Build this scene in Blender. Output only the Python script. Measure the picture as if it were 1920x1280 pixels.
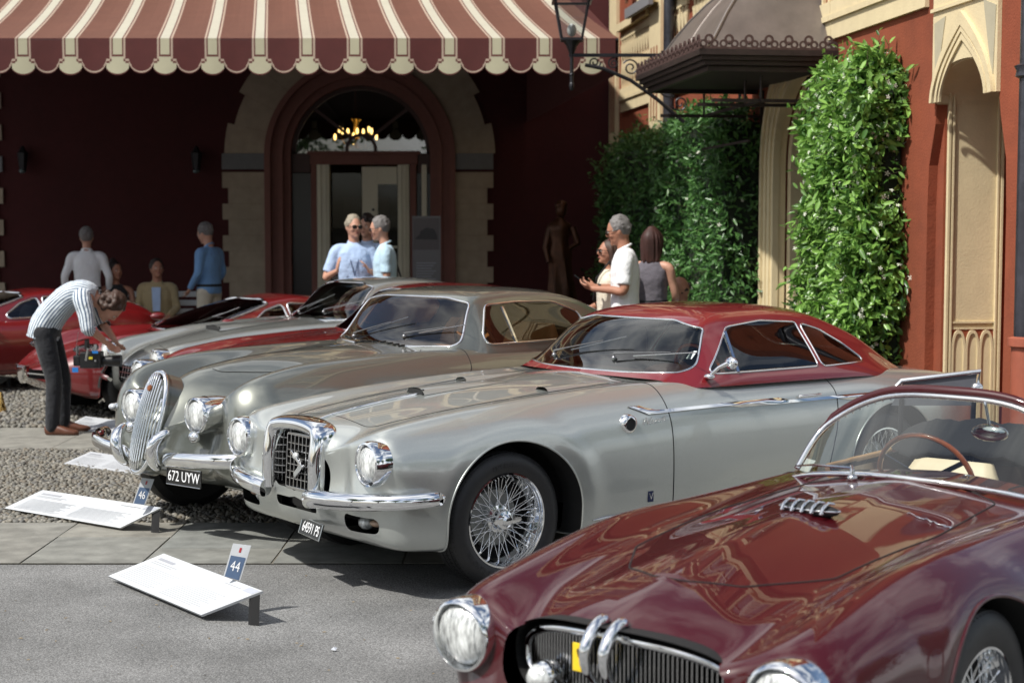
import bpy, bmesh, math, random
import numpy as np
from mathutils import Vector, Matrix, noise as mnoise
R = math.radians
rnd = random.Random(7)
for o in list(bpy.data.objects):
    bpy.data.objects.remove(o)
SC = bpy.context.scene
# ---------------------------------------------------------------- camera
CAMH = 1.775
FPX = 3000.0
PITCH = math.atan((640 - 425) / FPX)
cam_d = bpy.data.cameras.new('camera')
cam = bpy.data.objects.new('camera', cam_d)
SC.collection.objects.link(cam)
cam.location = (0, 0, CAMH)
cam.rotation_euler = (math.pi / 2 - PITCH, 0, 0)
cam_d.sensor_width = 36
cam_d.lens = FPX / 1920 * 36
cam_d.clip_end = 2000
cam_d.clip_start = 0.05
cam_d.dof.use_dof = True
cam_d.dof.focus_distance = 8.1
cam_d.dof.aperture_fstop = 3.4
SC.camera = cam
# ---------------------------------------------------------------- world
SUN_TO = Vector((-0.50, -0.36, 0.79)).normalized()
world = bpy.data.worlds.new('World')
SC.world = world
world.use_nodes = True
wn = world.node_tree
wn.nodes.clear()
w_out = wn.nodes.new('ShaderNodeOutputWorld')
w_bg = wn.nodes.new('ShaderNodeBackground')
w_bg.inputs['Strength'].default_value = 0.10
sky = wn.nodes.new('ShaderNodeTexSky')
sky.sky_type = 'NISHITA'
sky.sun_disc = False
sky.sun_elevation = math.asin(SUN_TO.z)
sky.sun_rotation = math.atan2(SUN_TO.x, SUN_TO.y)
sky.air_density = 1.0
sky.dust_density = 2.2
sky.ozone_density = 1.0
# soft clouds over the blue
tc = wn.nodes.new('ShaderNodeTexCoord')
mp = wn.nodes.new('ShaderNodeMapping')
mp.inputs['Scale'].default_value = (1.0, 1.0, 2.6)
nz = wn.nodes.new('ShaderNodeTexNoise')
nz.inputs['Scale'].default_value = 1.9
nz.inputs['Detail'].default_value = 7
nz.inputs['Roughness'].default_value = 0.55
cr = wn.nodes.new('ShaderNodeValToRGB')
cr.color_ramp.elements[0].position = 0.44
cr.color_ramp.elements[1].position = 0.62
mixc = wn.nodes.new('ShaderNodeMixRGB')
mixc.inputs[2].default_value = (10.5, 10.7, 10.8, 1)
wn.links.new(tc.outputs['Generated'], mp.inputs[0])
wn.links.new(mp.outputs[0], nz.inputs[0])
wn.links.new(nz.outputs[0], cr.inputs[0])
wn.links.new(cr.outputs[0], mixc.inputs[0])
wn.links.new(sky.outputs[0], mixc.inputs[1])
wn.links.new(mixc.outputs[0], w_bg.inputs[0])
wn.links.new(w_bg.outputs[0], w_out.inputs[0])
# ---------------------------------------------------------------- sun
sun_d = bpy.data.lights.new('sun', 'SUN')
sun_d.energy = 4.3
sun_d.angle = R(1.2)
sun_d.color = (1.0, 0.965, 0.90)
sun = bpy.data.objects.new('sun', sun_d)
SC.collection.objects.link(sun)
sun.rotation_euler = SUN_TO.to_track_quat('Z', 'Y').to_euler()
vs = SC.view_settings
vs.view_transform = 'Standard'
vs.look = 'None'
vs.gamma = 1
vs.use_curve_mapping = False
vs.exposure = 0.22
SC.cycles.max_bounces = 10
SC.cycles.transparent_max_bounces = 16
SC.cycles.glossy_bounces = 5
SC.cycles.transmission_bounces = 6
SC.cycles.caustics_reflective = False
SC.cycles.caustics_refractive = False
SC.cycles.use_denoising = True
SC.cycles.sample_clamp_indirect = 6

# ---------------------------------------------------------------- projection helpers (a pixel of the 1920 photo -> a place)
CP, SP = math.cos(PITCH), math.sin(PITCH)
def ray(px, py):
    u = (px - 960) / FPX
    v = (640 - py) / FPX
    return Vector((u, CP + v * SP, -SP + v * CP))
def W(px, py, Y):
    d = ray(px, py)
    t = Y / d.y
    return Vector((d.x * t, Y, CAMH + d.z * t))
def G(px, py, z=0.0):
    d = ray(px, py)
    t = (z - CAMH) / d.z
    return Vector((d.x * t, d.y * t, z))
WC = Vector((1.48, 24.0))                     # corner where the back wall meets the wing
WD = Vector((0.137, -1.0)).normalized()        # along the wing, towards the camera
WN = Vector((-WD.y, WD.x)) * -1                # out of the wing wall, into the court
W_ROT = math.atan2(WD.y, WD.x)
def wallpt(px, py, off=0.0):
    """pixel -> (s, z) on the wing wall plane moved off metres out of the wall"""
    d = ray(px, py)
    c = WC + WN * off
    # dot((d.xy*t - c), WN) = 0
    t = c.dot(WN) / (d.x * WN.x + d.y * WN.y)
    p = Vector((d.x * t, d.y * t))
    return (p - WC).dot(WD), CAMH + d.z * t

# ---------------------------------------------------------------- object helpers
COL = SC.collection
def tag(o, label=None, cat=None, group=None, kind=None):
    if label: o['label'] = label
    if cat: o['category'] = cat
    if group: o['group'] = group
    if kind: o['kind'] = kind
    return o
def empty(name, loc=(0, 0, 0), rz=0.0, label=None, cat=None, group=None, kind=None):
    o = bpy.data.objects.new(name, None)
    COL.objects.link(o)
    o.location = loc
    o.rotation_euler = (0, 0, rz)
    o.empty_display_size = 0.1
    return tag(o, label, cat, group, kind)
def link(name, me, parent=None, loc=None, rot=None, scale=None):
    o = bpy.data.objects.new(name, me)
    COL.objects.link(o)
    if parent is not None: o.parent = parent
    if loc is not None: o.location = loc
    if rot is not None: o.rotation_euler = rot
    if scale is not None: o.scale = scale
    return o
def copy_tree(o, parent=None):
    c = o.copy()
    COL.objects.link(c)
    c.parent = parent
    for ch in list(o.children):
        copy_tree(ch, c)
    return c

class MB:
    """collects shapes into one mesh"""
    def __init__(s):
        s.v = []; s.f = []; s.m = []; s.cur = 0
    def mat(s, i): s.cur = i; return s
    def add(s, vs_, fs_):
        b = len(s.v)
        s.v += [tuple(map(float, p)) for p in vs_]
        s.f += [tuple(b + i for i in f) for f in fs_]
        s.m += [s.cur] * len(fs_)
        return s
    def box(s, x0, x1, y0, y1, z0, z1):
        if x0 > x1: x0, x1 = x1, x0
        if y0 > y1: y0, y1 = y1, y0
        if z0 > z1: z0, z1 = z1, z0
        v = [(x, y, z) for z in (z0, z1) for y in (y0, y1) for x in (x0, x1)]
        return s.add(v, [(0, 2, 3, 1), (4, 5, 7, 6), (0, 1, 5, 4), (2, 6, 7, 3), (0, 4, 6, 2), (1, 3, 7, 5)])
    def bar(s, a, b, w, h=None, up=(0, 0, 1)):
        """square bar a->b"""
        a = Vector(a); b = Vector(b); h = h or w
        d = (b - a).normalized()
        u = Vector(up)
        if abs(d.dot(u)) > 0.95: u = Vector((1, 0, 0))
        l = d.cross(u).normalized(); u = l.cross(d)
        v = []
        for p in (a, b):
            for i, j in ((-1, -1), (1, -1), (1, 1), (-1, 1)):
                v.append(p + l * (i * w / 2) + u * (j * h / 2))
        return s.add(v, [(3, 2, 1, 0), (4, 5, 6, 7), (0, 1, 5, 4), (1, 2, 6, 5), (2, 3, 7, 6), (3, 0, 4, 7)])
    def tube(s, pts, r, n=8, closed=False, cap=True):
        pts = [Vector(p) for p in pts]
        N = len(pts)
        rs = r if hasattr(r, '__len__') else [r] * N
        rings = []
        up = None
        for i in range(N):
            if closed: t = pts[(i + 1) % N] - pts[i - 1]
            else: t = pts[min(i + 1, N - 1)] - pts[max(i - 1, 0)]
            if t.length < 1e-9: t = Vector((0, 0, 1))
            t.normalize()
            if up is None:
                up = Vector((0, 0, 1)) if abs(t.z) < 0.9 else Vector((1, 0, 0))
            l = t.cross(up)
            if l.length < 1e-6: l = t.orthogonal()
            l.normalize(); up = l.cross(t).normalized()
            rings.append([pts[i] + l * (rs[i] * math.cos(2 * math.pi * k / n)) + up * (rs[i] * math.sin(2 * math.pi * k / n)) for k in range(n)])
        v = [p for rg in rings for p in rg]
        f = []
        for i in range(N if closed else N - 1):
            a = i * n; b = ((i + 1) % N) * n
            for k in range(n):
                k2 = (k + 1) % n
                f.append((a + k2, a + k, b + k, b + k2))
        if not closed and cap:
            f.append(tuple(range(n)))
            f.append(tuple((N - 1) * n + k for k in reversed(range(n))))
        return s.add(v, f)
    def lathe(s, prof, n=24, axis='z', origin=(0, 0, 0), M=None):
        """prof: list of (r, h)"""
        v = []
        for r, h in prof:
            for k in range(n):
                a = 2 * math.pi * k / n
                c, d = r * math.cos(a), r * math.sin(a)
                if axis == 'z': p = (c, d, h)
                elif axis == 'y': p = (c, h, d)
                else: p = (h, c, d)
                v.append(p)
        if M is not None: v = [tuple(M @ Vector(p)) for p in v]
        v = [(p[0] + origin[0], p[1] + origin[1], p[2] + origin[2]) for p in v]
        f = []
        for i in range(len(prof) - 1):
            for k in range(n):
                k2 = (k + 1) % n
                q = (i * n + k, i * n + k2, (i + 1) * n + k2, (i + 1) * n + k)
                f.append(q if axis != 'y' else tuple(reversed(q)))
        return s.add(v, f)
    def ell(s, c, r, n=14, m=9, M=None):
        v = []; f = []
        for i in range(m + 1):
            th = math.pi * i / m
            for k in range(n):
                a = 2 * math.pi * k / n
                p = Vector((r[0] * math.sin(th) * math.cos(a), r[1] * math.sin(th) * math.sin(a), r[2] * math.cos(th)))
                if M is not None: p = M @ p
                v.append(p + Vector(c))
        for i in range(m):
            for k in range(n):
                k2 = (k + 1) % n
                f.append((i * n + k, (i + 1) * n + k, (i + 1) * n + k2, i * n + k2))
        return s.add(v, f)
    def prism(s, poly, h0, h1, axis='z'):
        """extrude a 2D polygon; axis y: poly is (x,z), extruded in y"""
        n = len(poly)
        def P(a, b, h):
            return (a, b, h) if axis == 'z' else ((a, h, b) if axis == 'y' else (h, a, b))
        v = [P(a, b, h0) for a, b in poly] + [P(a, b, h1) for a, b in poly]
        f = [tuple(range(n)), tuple(reversed(range(n, 2 * n)))]
        for i in range(n):
            j = (i + 1) % n
            f.append((i, n + i, n + j, j))
        return s.add(v, f)
    def band(s, A, B, h0, h1, closed=False):
        """strip between two polylines A and B ((x,z) pairs) extruded in y from h0 to h1"""
        n = len(A)
        v = [(a[0], h0, a[1]) for a in A] + [(b[0], h0, b[1]) for b in B] + [(a[0], h1, a[1]) for a in A] + [(b[0], h1, b[1]) for b in B]
        f = []
        for i in range(n - 1 + (1 if closed else 0)):
            j = (i + 1) % n
            f += [(i, j, n + j, n + i), (2 * n + i, 3 * n + i, 3 * n + j, 2 * n + j), (i, 2 * n + i, 2 * n + j, j), (n + i, n + j, 3 * n + j, 3 * n + i)]
        if not closed:
            f += [(0, n, 3 * n, 2 * n), (n - 1, 3 * n - 1 + 0, 4 * n - 1, 2 * n - 1)][:1]
            f += [(n - 1, 3 * n - 1, 4 * n - 1, 2 * n - 1)]
        return s.add(v, f)
    def mesh(s, name, mats, smooth=None, fix=True):
        me = bpy.data.meshes.new(name)
        me.from_pydata(s.v, [], s.f)
        if not isinstance(mats, (list, tuple)): mats = [mats]
        for m in mats: me.materials.append(m)
        if len(mats) > 1: me.polygons.foreach_set('material_index', s.m)
        me.validate()
        if fix:
            bm = bmesh.new(); bm.from_mesh(me)
            bmesh.ops.remove_doubles(bm, verts=bm.verts, dist=1e-5)
            bmesh.ops.recalc_face_normals(bm, faces=bm.faces)
            bm.to_mesh(me); bm.free()
        if smooth is not None:
            me.polygons.foreach_set('use_smooth', [True] * len(me.polygons))
            if smooth < 180:
                me.set_sharp_from_angle(angle=R(smooth))
        me.update()
        return me
    def build(s, name, mats, parent=None, smooth=None, loc=None, rot=None, bevel=0, fix=True):
        o = link(name, s.mesh(name, mats, smooth, fix), parent, loc, rot)
        if bevel:
            b = o.modifiers.new('bevel', 'BEVEL'); b.width = bevel; b.segments = 2; b.limit_method = 'ANGLE'
        return o

# ---------------------------------------------------------------- materials
MATS = {}
def mat(name, col, rough=0.6, metal=0.0, coat=0.0, noise=None, bump=None, emit=None, spec=0.5, obj=True, coatr=0.03, sheen=0, stretch=None):
    """noise=(scale, amount[, detail]) varies the colour, bump=(scale, strength, distance)"""
    if name in MATS: return MATS[name]
    m = bpy.data.materials.new(name)
    m.use_nodes = True
    nt = m.node_tree
    b = nt.nodes['Principled BSDF']
    c = tuple(col) + (1,) if len(col) == 3 else col
    b.inputs['Base Color'].default_value = c
    b.inputs['Roughness'].default_value = rough
    b.inputs['Metallic'].default_value = metal
    b.inputs['Coat Weight'].default_value = coat
    b.inputs['Coat Roughness'].default_value = coatr
    b.inputs['Specular IOR Level'].default_value = spec
    if sheen: b.inputs['Sheen Weight'].default_value = sheen
    if noise or bump:
        t = nt.nodes.new('ShaderNodeTexCoord')
        src = t.outputs['Object']
        if stretch:
            mpn = nt.nodes.new('ShaderNodeMapping'); mpn.inputs['Scale'].default_value = stretch
            nt.links.new(src, mpn.inputs[0]); src = mpn.outputs[0]
    if noise:
        n1 = nt.nodes.new('ShaderNodeTexNoise'); n1.inputs['Scale'].default_value = noise[0]
        n1.inputs['Detail'].default_value = 6 if len(noise) < 3 else noise[2]
        n1.inputs['Roughness'].default_value = 0.62
        nt.links.new(src, n1.inputs[0])
        n2 = nt.nodes.new('ShaderNodeTexNoise'); n2.inputs['Scale'].default_value = noise[0] * 0.13
        n2.inputs['Detail'].default_value = 3
        nt.links.new(src, n2.inputs[0])
        ad = nt.nodes.new('ShaderNodeMath'); ad.operation = 'ADD'
        nt.links.new(n1.outputs[0], ad.inputs[0]); nt.links.new(n2.outputs[0], ad.inputs[1])
        mr = nt.nodes.new('ShaderNodeMapRange')
        mr.inputs[1].default_value = 0.65; mr.inputs[2].default_value = 1.35
        mr.inputs[3].default_value = 1 - noise[1]; mr.inputs[4].default_value = 1 + noise[1]
        nt.links.new(ad.outputs[0], mr.inputs[0])
        mx = nt.nodes.new('ShaderNodeVectorMath'); mx.operation = 'SCALE'
        mx.inputs[0].default_value = c[:3]
        nt.links.new(mr.outputs[0], mx.inputs['Scale'])
        nt.links.new(mx.outputs[0], b.inputs['Base Color'])
    if bump:
        n3 = nt.nodes.new('ShaderNodeTexNoise'); n3.inputs['Scale'].default_value = bump[0]; n3.inputs['Detail'].default_value = 5
        nt.links.new(src, n3.inputs[0])
        bp = nt.nodes.new('ShaderNodeBump'); bp.inputs['Strength'].default_value = bump[1]; bp.inputs['Distance'].default_value = bump[2]
        nt.links.new(n3.outputs[0], bp.inputs['Height'])
        nt.links.new(bp.outputs[0], b.inputs['Normal'])
    if emit:
        b.inputs['Emission Color'].default_value = tuple(emit[:3]) + (1,)
        b.inputs['Emission Strength'].default_value = emit[3]
    MATS[name] = m
    return m
def glass(name, tint=(0.75, 0.8, 0.78), refl=1.0, ior=1.5, rough=0.0):
    """thin pane: fresnel mix of a tinted see-through and a mirror"""
    if name in MATS: return MATS[name]
    m = bpy.data.materials.new(name); m.use_nodes = True
    nt = m.node_tree; nt.nodes.clear()
    out = nt.nodes.new('ShaderNodeOutputMaterial')
    tr = nt.nodes.new('ShaderNodeBsdfTransparent'); tr.inputs[0].default_value = tuple(tint) + (1,)
    gl = nt.nodes.new('ShaderNodeBsdfGlossy'); gl.inputs['Roughness'].default_value = rough
    fr = nt.nodes.new('ShaderNodeFresnel'); fr.inputs[0].default_value = ior
    mu = nt.nodes.new('ShaderNodeMath'); mu.operation = 'MULTIPLY'; mu.inputs[1].default_value = 1.7 * refl; mu.use_clamp = True
    mx = nt.nodes.new('ShaderNodeMixShader')
    nt.links.new(fr.outputs[0], mu.inputs[0]); nt.links.new(mu.outputs[0], mx.inputs[0])
    nt.links.new(tr.outputs[0], mx.inputs[1]); nt.links.new(gl.outputs[0], mx.inputs[2])
    nt.links.new(mx.outputs[0], out.inputs[0])
    MATS[name] = m
    return m
def rock_mat(name, cols, scale_noise=30, rough=0.7, bump=(60, 0.4, 0.004)):
    """colour differs from island to island"""
    m = bpy.data.materials.new(name); m.use_nodes = True
    nt = m.node_tree; b = nt.nodes['Principled BSDF']
    b.inputs['Roughness'].default_value = rough
    g = nt.nodes.new('ShaderNodeNewGeometry')
    oi = nt.nodes.new('ShaderNodeObjectInfo')
    ad = nt.nodes.new('ShaderNodeMath'); ad.operation = 'ADD'
    fr = nt.nodes.new('ShaderNodeMath'); fr.operation = 'FRACT'
    nt.links.new(g.outputs['Random Per Island'], ad.inputs[0]); nt.links.new(oi.outputs['Random'], ad.inputs[1])
    nt.links.new(ad.outputs[0], fr.inputs[0])
    r = nt.nodes.new('ShaderNodeValToRGB'); r.color_ramp.interpolation = 'LINEAR'
    els = r.color_ramp.elements
    for i, c in enumerate(cols):
        p = i / (len(cols) - 1)
        e = els[0] if i == 0 else (els[1] if i == len(cols) - 1 else els.new(p))
        if i == len(cols) - 1: e = els[-1]
        e.color = tuple(c) + (1,)
    nt.links.new(fr.outputs[0], r.inputs[0])
    t = nt.nodes.new('ShaderNodeTexCoord'); n = nt.nodes.new('ShaderNodeTexNoise'); n.inputs['Scale'].default_value = scale_noise; n.inputs['Detail'].default_value = 5
    nt.links.new(t.outputs['Object'], n.inputs[0])
    mr = nt.nodes.new('ShaderNodeMapRange'); mr.inputs[1].default_value = 0.3; mr.inputs[2].default_value = 0.7; mr.inputs[3].default_value = 0.72; mr.inputs[4].default_value = 1.25
    nt.links.new(n.outputs[0], mr.inputs[0])
    sc = nt.nodes.new('ShaderNodeVectorMath'); sc.operation = 'SCALE'
    nt.links.new(r.outputs[0], sc.inputs[0]); nt.links.new(mr.outputs[0], sc.inputs['Scale'])
    nt.links.new(sc.outputs[0], b.inputs['Base Color'])
    n3 = nt.nodes.new('ShaderNodeTexNoise'); n3.inputs['Scale'].default_value = bump[0]
    nt.links.new(t.outputs['Object'], n3.inputs[0])
    bp = nt.nodes.new('ShaderNodeBump'); bp.inputs['Strength'].default_value = bump[1]; bp.inputs['Distance'].default_value = bump[2]
    nt.links.new(n3.outputs[0], bp.inputs['Height']); nt.links.new(bp.outputs[0], b.inputs['Normal'])
    MATS[name] = m
    return m

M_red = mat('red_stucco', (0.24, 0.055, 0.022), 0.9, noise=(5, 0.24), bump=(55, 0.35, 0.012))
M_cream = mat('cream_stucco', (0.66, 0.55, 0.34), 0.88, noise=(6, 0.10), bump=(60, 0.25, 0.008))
M_creamd = mat('shade_darkened_cream_stone', (0.38, 0.31, 0.24), 0.88, noise=(7, 0.2), bump=(60, 0.25, 0.008))  # quoin cream with the shade under the awning put into its colour
M_greyband = mat('grey_band_stone', (0.19, 0.19, 0.20), 0.85, noise=(12, 0.12))
M_pinkmould = mat('dusky_pink_moulding', (0.21, 0.085, 0.07), 0.7, noise=(14, 0.12))
M_iron = mat('black_iron', (0.022, 0.022, 0.026), 0.45, 0.6, noise=(30, 0.3))
M_chrome = mat('chrome', (0.86, 0.87, 0.88), 0.045, 1.0)
M_chromed = mat('worn_chrome', (0.62, 0.62, 0.62), 0.16, 1.0)
M_rubber = mat('tyre_rubber', (0.022, 0.022, 0.023), 0.5, noise=(40, 0.25), bump=(220, 0.25, 0.002))
M_black = mat('matt_black', (0.012, 0.012, 0.013), 0.7)
M_seam = mat('dark_gap', (0.01, 0.01, 0.01), 0.9)
M_white = mat('white_print_board', (0.52, 0.54, 0.565), 0.5, noise=(20, 0.03))
M_text = mat('grey_ink', (0.30, 0.31, 0.34), 0.6)
M_navy = mat('slate_blue_ink', (0.075, 0.12, 0.21), 0.5)
M_whiteink = mat('white_ink', (0.85, 0.86, 0.88), 0.5)
M_gwin = glass('window_pane', (0.55, 0.6, 0.6), .45)
def mkmesh_text(s, size, name='lettering', extrude=0.0008, align='CENTER', shear=0.0, font_w=1.0):
    c = bpy.data.curves.new(name, 'FONT')
    c.body = s; c.size = size; c.extrude = extrude; c.align_x = align; c.align_y = 'CENTER'; c.shear = shear
    c.resolution_u = 3
    c.offset = font_w * 0.0 
    o = bpy.data.objects.new('tmp_text', c); COL.objects.link(o)
    dg = bpy.context.evaluated_depsgraph_get()
    me = bpy.data.meshes.new_from_object(o.evaluated_get(dg))
    me.name = name
    bpy.data.objects.remove(o)
    return me
def text(s, size, m, parent, loc, rot=(0, 0, 0), name='lettering', sx=1.0, **k):
    me = mkmesh_text(s, size, name, **k)
    me.materials.clear(); me.materials.append(m)
    return link(name, me, parent, loc, rot, (sx, 1, 1))
# ================================================================ GROUND
def asphalt_mat():
    m = mat('grey_asphalt', (0.15, 0.15, 0.148), 0.92)
    nt = m.node_tree; b = nt.nodes['Principled BSDF']
    t = nt.nodes.new('ShaderNodeTexCoord')
    n1 = nt.nodes.new('ShaderNodeTexNoise'); n1.inputs['Scale'].default_value = 1.4; n1.inputs['Detail'].default_value = 8
    v = nt.nodes.new('ShaderNodeTexVoronoi'); v.inputs['Scale'].default_value = 210
    n2 = nt.nodes.new('ShaderNodeTexNoise'); n2.inputs['Scale'].default_value = 90; n2.inputs['Detail'].default_value = 3
    for q in (n1, v, n2): nt.links.new(t.outputs['Object'], q.inputs[0])
    r = nt.nodes.new('ShaderNodeValToRGB')
    r.color_ramp.elements[0].color = (0.085, 0.085, 0.083, 1); r.color_ramp.elements[1].color = (0.27, 0.27, 0.265, 1)
    e = r.color_ramp.elements.new(0.62); e.color = (0.185, 0.185, 0.183, 1)
    sep = nt.nodes.new('ShaderNodeSeparateColor')
    nt.links.new(v.outputs['Color'], sep.inputs[0]); nt.links.new(sep.outputs[0], r.inputs[0])
    mr = nt.nodes.new('ShaderNodeMapRange'); mr.inputs[1].default_value = 0.35; mr.inputs[2].default_value = 0.65; mr.inputs[3].default_value = 0.72; mr.inputs[4].default_value = 1.2
    nt.links.new(n1.outputs[0], mr.inputs[0])
    sc = nt.nodes.new('ShaderNodeVectorMath'); sc.operation = 'SCALE'
    nt.links.new(r.outputs[0], sc.inputs[0]); nt.links.new(mr.outputs[0], sc.inputs['Scale'])
    nt.links.new(sc.outputs[0], b.inputs['Base Color'])
    bp = nt.nodes.new('ShaderNodeBump'); bp.inputs['Strength'].default_value = 0.9; bp.inputs['Distance'].default_value = 0.006
    nt.links.new(n2.outputs[0], bp.inputs['Height']); nt.links.new(bp.outputs[0], b.inputs['Normal'])
    return m
M_asph = asphalt_mat()
mb = MB(); mb.add([(-60, -50, 0), (60, -50, 0), (60, 70, 0), (-60, 70, 0)], [(0, 1, 2, 3)])
tag(mb.build('asphalt_ground', M_asph), kind='structure')
M_dirt = mat('packed_sand', (0.16, 0.145, 0.12), 0.95, noise=(25, 0.25), bump=(80, 0.5, 0.01))
def sheet(name, x0, x1, y0, y1, z, m, wob=0.0):
    mb = MB(); N = 60
    v = []; f = []
    for i in range(N + 1):
        x = x0 + (x1 - x0) * i / N
        v += [(x, y0 + wob * math.sin(x * 2.3) * 0.4, z), (x, y1, z)]
    for i in range(N): f.append((2 * i, 2 * i + 2, 2 * i + 3, 2 * i + 1))
    mb.add(v, f)
    return tag(mb.build(name, m, fix=False), kind='structure')
# stone slab bands, each slab an object
M_slab = rock_mat('grey_slab_stone', [(0.205, 0.20, 0.178), (0.225, 0.215, 0.185), (0.19, 0.20, 0.19), (0.235, 0.222, 0.19), (0.205, 0.205, 0.185)], 7, 0.75, (40, 0.35, 0.006))
def band(y0, y1, x0, x1, wmin, wmax, splits, seedn, name):
    rr = random.Random(seedn)
    base = sheet(name, x0, x1, y0, y1, 0.004, M_dirt)
    x = x0
    while x < x1 - 0.1:
        w = rr.uniform(wmin, wmax)
        xe = min(x + w, x1)
        parts = [(y0, y1)]
        if rr.random() < splits:
            c = y0 + (y1 - y0) * rr.uniform(0.28, 0.62)
            parts = [(y0, c), (c, y1)]
        for (a, b_) in parts:
            g = 0.0035
            j = [rr.uniform(-0.02, 0.02) for _ in range(4)]
            poly = [(x + g + j[0] * 0.3, a + g), (xe - g + j[1] * 0.3, a + g), (xe - g, b_ - g), (x + g, b_ - g)]
            h = 0.0095 + rr.uniform(-0.001, 0.0015)
            mb = MB(); mb.prism(poly, 0.005, h)
            mb.build('stone_slab', M_slab, base, bevel=0.004)
        x = xe
BAND1 = (G(600, 1058).y, G(600, 982).y)
BAND2 = (G(60, 845).y, G(60, 803).y)
band(BAND1[0], BAND1[1], -5.6, 4.4, 0.55, 1.0, 0.4, 5, 'front_stone_band')
band(BAND2[0], BAND2[1], -8.5, 4.2, 0.7, 1.3, 0.3, 9, 'rear_stone_band')
# pebble fields
M_peb = rock_mat('river_pebble', [(0.07, 0.068, 0.06), (0.21, 0.195, 0.16), (0.11, 0.105, 0.09), (0.26, 0.245, 0.21), (0.15, 0.125, 0.09), (0.13, 0.127, 0.12), (0.19, 0.18, 0.15)], 40, 0.62)
def ico():
    bm = bmesh.new(); bmesh.ops.create_icosphere(bm, subdivisions=1, radius=1)
    v = np.array([p.co[:] for p in bm.verts]); f = np.array([[q.index for q in p.verts] for p in bm.faces]); bm.free()
    return v, f
ICV, ICF = ico()
def dome():
    """42-vertex stone"""
    bm = bmesh.new(); bmesh.ops.create_icosphere(bm, subdivisions=2, radius=1)
    v = np.array([p.co[:] for p in bm.verts]); f = np.array([[q.index for q in p.verts] for p in bm.faces]); bm.free()
    return v, f
def np_mesh(name, V, F, mats, smooth=True):
    me = bpy.data.meshes.new(name)
    n, m = len(V), len(F)
    k = F.shape[1]
    me.vertices.add(n); me.vertices.foreach_set('co', V.astype(np.float32).ravel())
    me.loops.add(m * k); me.loops.foreach_set('vertex_index', F.astype(np.int32).ravel())
    me.polygons.add(m); me.polygons.foreach_set('loop_start', np.arange(0, m * k, k, dtype=np.int32))
    me.polygons.foreach_set('use_smooth', np.full(m, smooth))
    me.update(calc_edges=True)
    for q in (mats if isinstance(mats, (list, tuple)) else [mats]): me.materials.append(q)
    return me
def pebbles(x0, x1, y0, y1, d, n_single, seedn, name, lim=None):
    r = np.random.RandomState(seedn)
    base = sheet(name, x0, x1, y0, y1, 0.004, M_dirt)
    xs, ys = [], []
    row = 0; y = y0 + d * 0.4
    while y < y1 - d * .3:
        n = int((x1 - x0) / d)
        xr = x0 + (np.arange(n) + 0.5 * (row % 2)) * d + r.uniform(-.28, .28, n) * d
        xs.append(xr); ys.append(np.full(n, y) + r.uniform(-.25, .25, n) * d)
        y += d * 0.80; row += 1
    X = np.concatenate(xs); Y = np.concatenate(ys)
    if lim is not None:
        k = lim(X, Y); X, Y = X[k], Y[k]
    N = len(X)
    a = r.uniform(0, np.pi, N); L = d * r.uniform(.42, .72, N); Wd = L * r.uniform(.6, .95, N); H = d * r.uniform(.28, .5, N)
    z = 0.004 + r.uniform(-.1, .25, N) * d
    tx = r.uniform(-.3, .3, N); ty = r.uniform(-.3, .3, N)
    def stone(i, v):
        p = v * np.stack([L[i], Wd[i], H[i]], -1)[..., None, :]
        c, s = np.cos(a[i])[..., None], np.sin(a[i])[..., None]
        q = np.stack([p[..., 0] * c - p[..., 1] * s, p[..., 0] * s + p[..., 1] * c, p[..., 2] + p[..., 0] * tx[i][..., None] + p[..., 1] * ty[i][..., None]], -1)
        return q + np.stack([X[i], Y[i], z[i]], -1)[..., None, :]
    # how large each shows: distance, inside the frame
    u = 960 + 3000 * X / Y
    vis = (u > -10) & (u < 520)
    order = np.argsort(np.where(vis, Y, 1e6))
    single = order[:n_single]; rest = order[n_single:]
    if n_single:
        DV, DF = dome()
        for i in single:
            me_v = stone(np.array([i]), DV)[0]
            me = np_mesh('pebble', me_v, DF, M_peb)
            link('pebble', me, base)
    upf = ICF[(ICV[ICF].mean(1)[:, 2] > -0.5)]
    V = stone(rest, ICV).reshape(-1, 3)
    F = (upf[None] + (np.arange(len(rest)) * len(ICV))[:, None, None]).reshape(-1, 3)
    o = link('pebble_bed', np_mesh('pebble_bed', V, F, M_peb), base)
    o['kind'] = 'stuff'
    return base
pebbles(-6.4, 0.9, BAND1[1], BAND2[0], 0.038, 300, 3, 'pebble_paving', lambda X, Y: X > -0.345 * Y - 1.7)
pebbles(-9.2, 1.5, BAND2[1], 20.2, 0.06, 0, 4, 'rear_pebble_paving', lambda X, Y: (X > -0.345 * Y - 1.7))
# small scrap of paper on the asphalt and a few dry leaves
mb = MB(); mb.add([(0, 0, 0.012), (.02, .005, .006), (.026, .022, .014), (.004, .018, .006), (.012, .01, .02)], [(0, 1, 4), (1, 2, 4), (2, 3, 4), (3, 0, 4)])
sp = mb.build('paper_scrap', mat('scrap_paper', (.75, .78, .85), .7)); sp.location = G(620, 1222)
tag(sp, 'tiny crumpled white scrap of paper lying on open asphalt', 'paper scrap')

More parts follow.
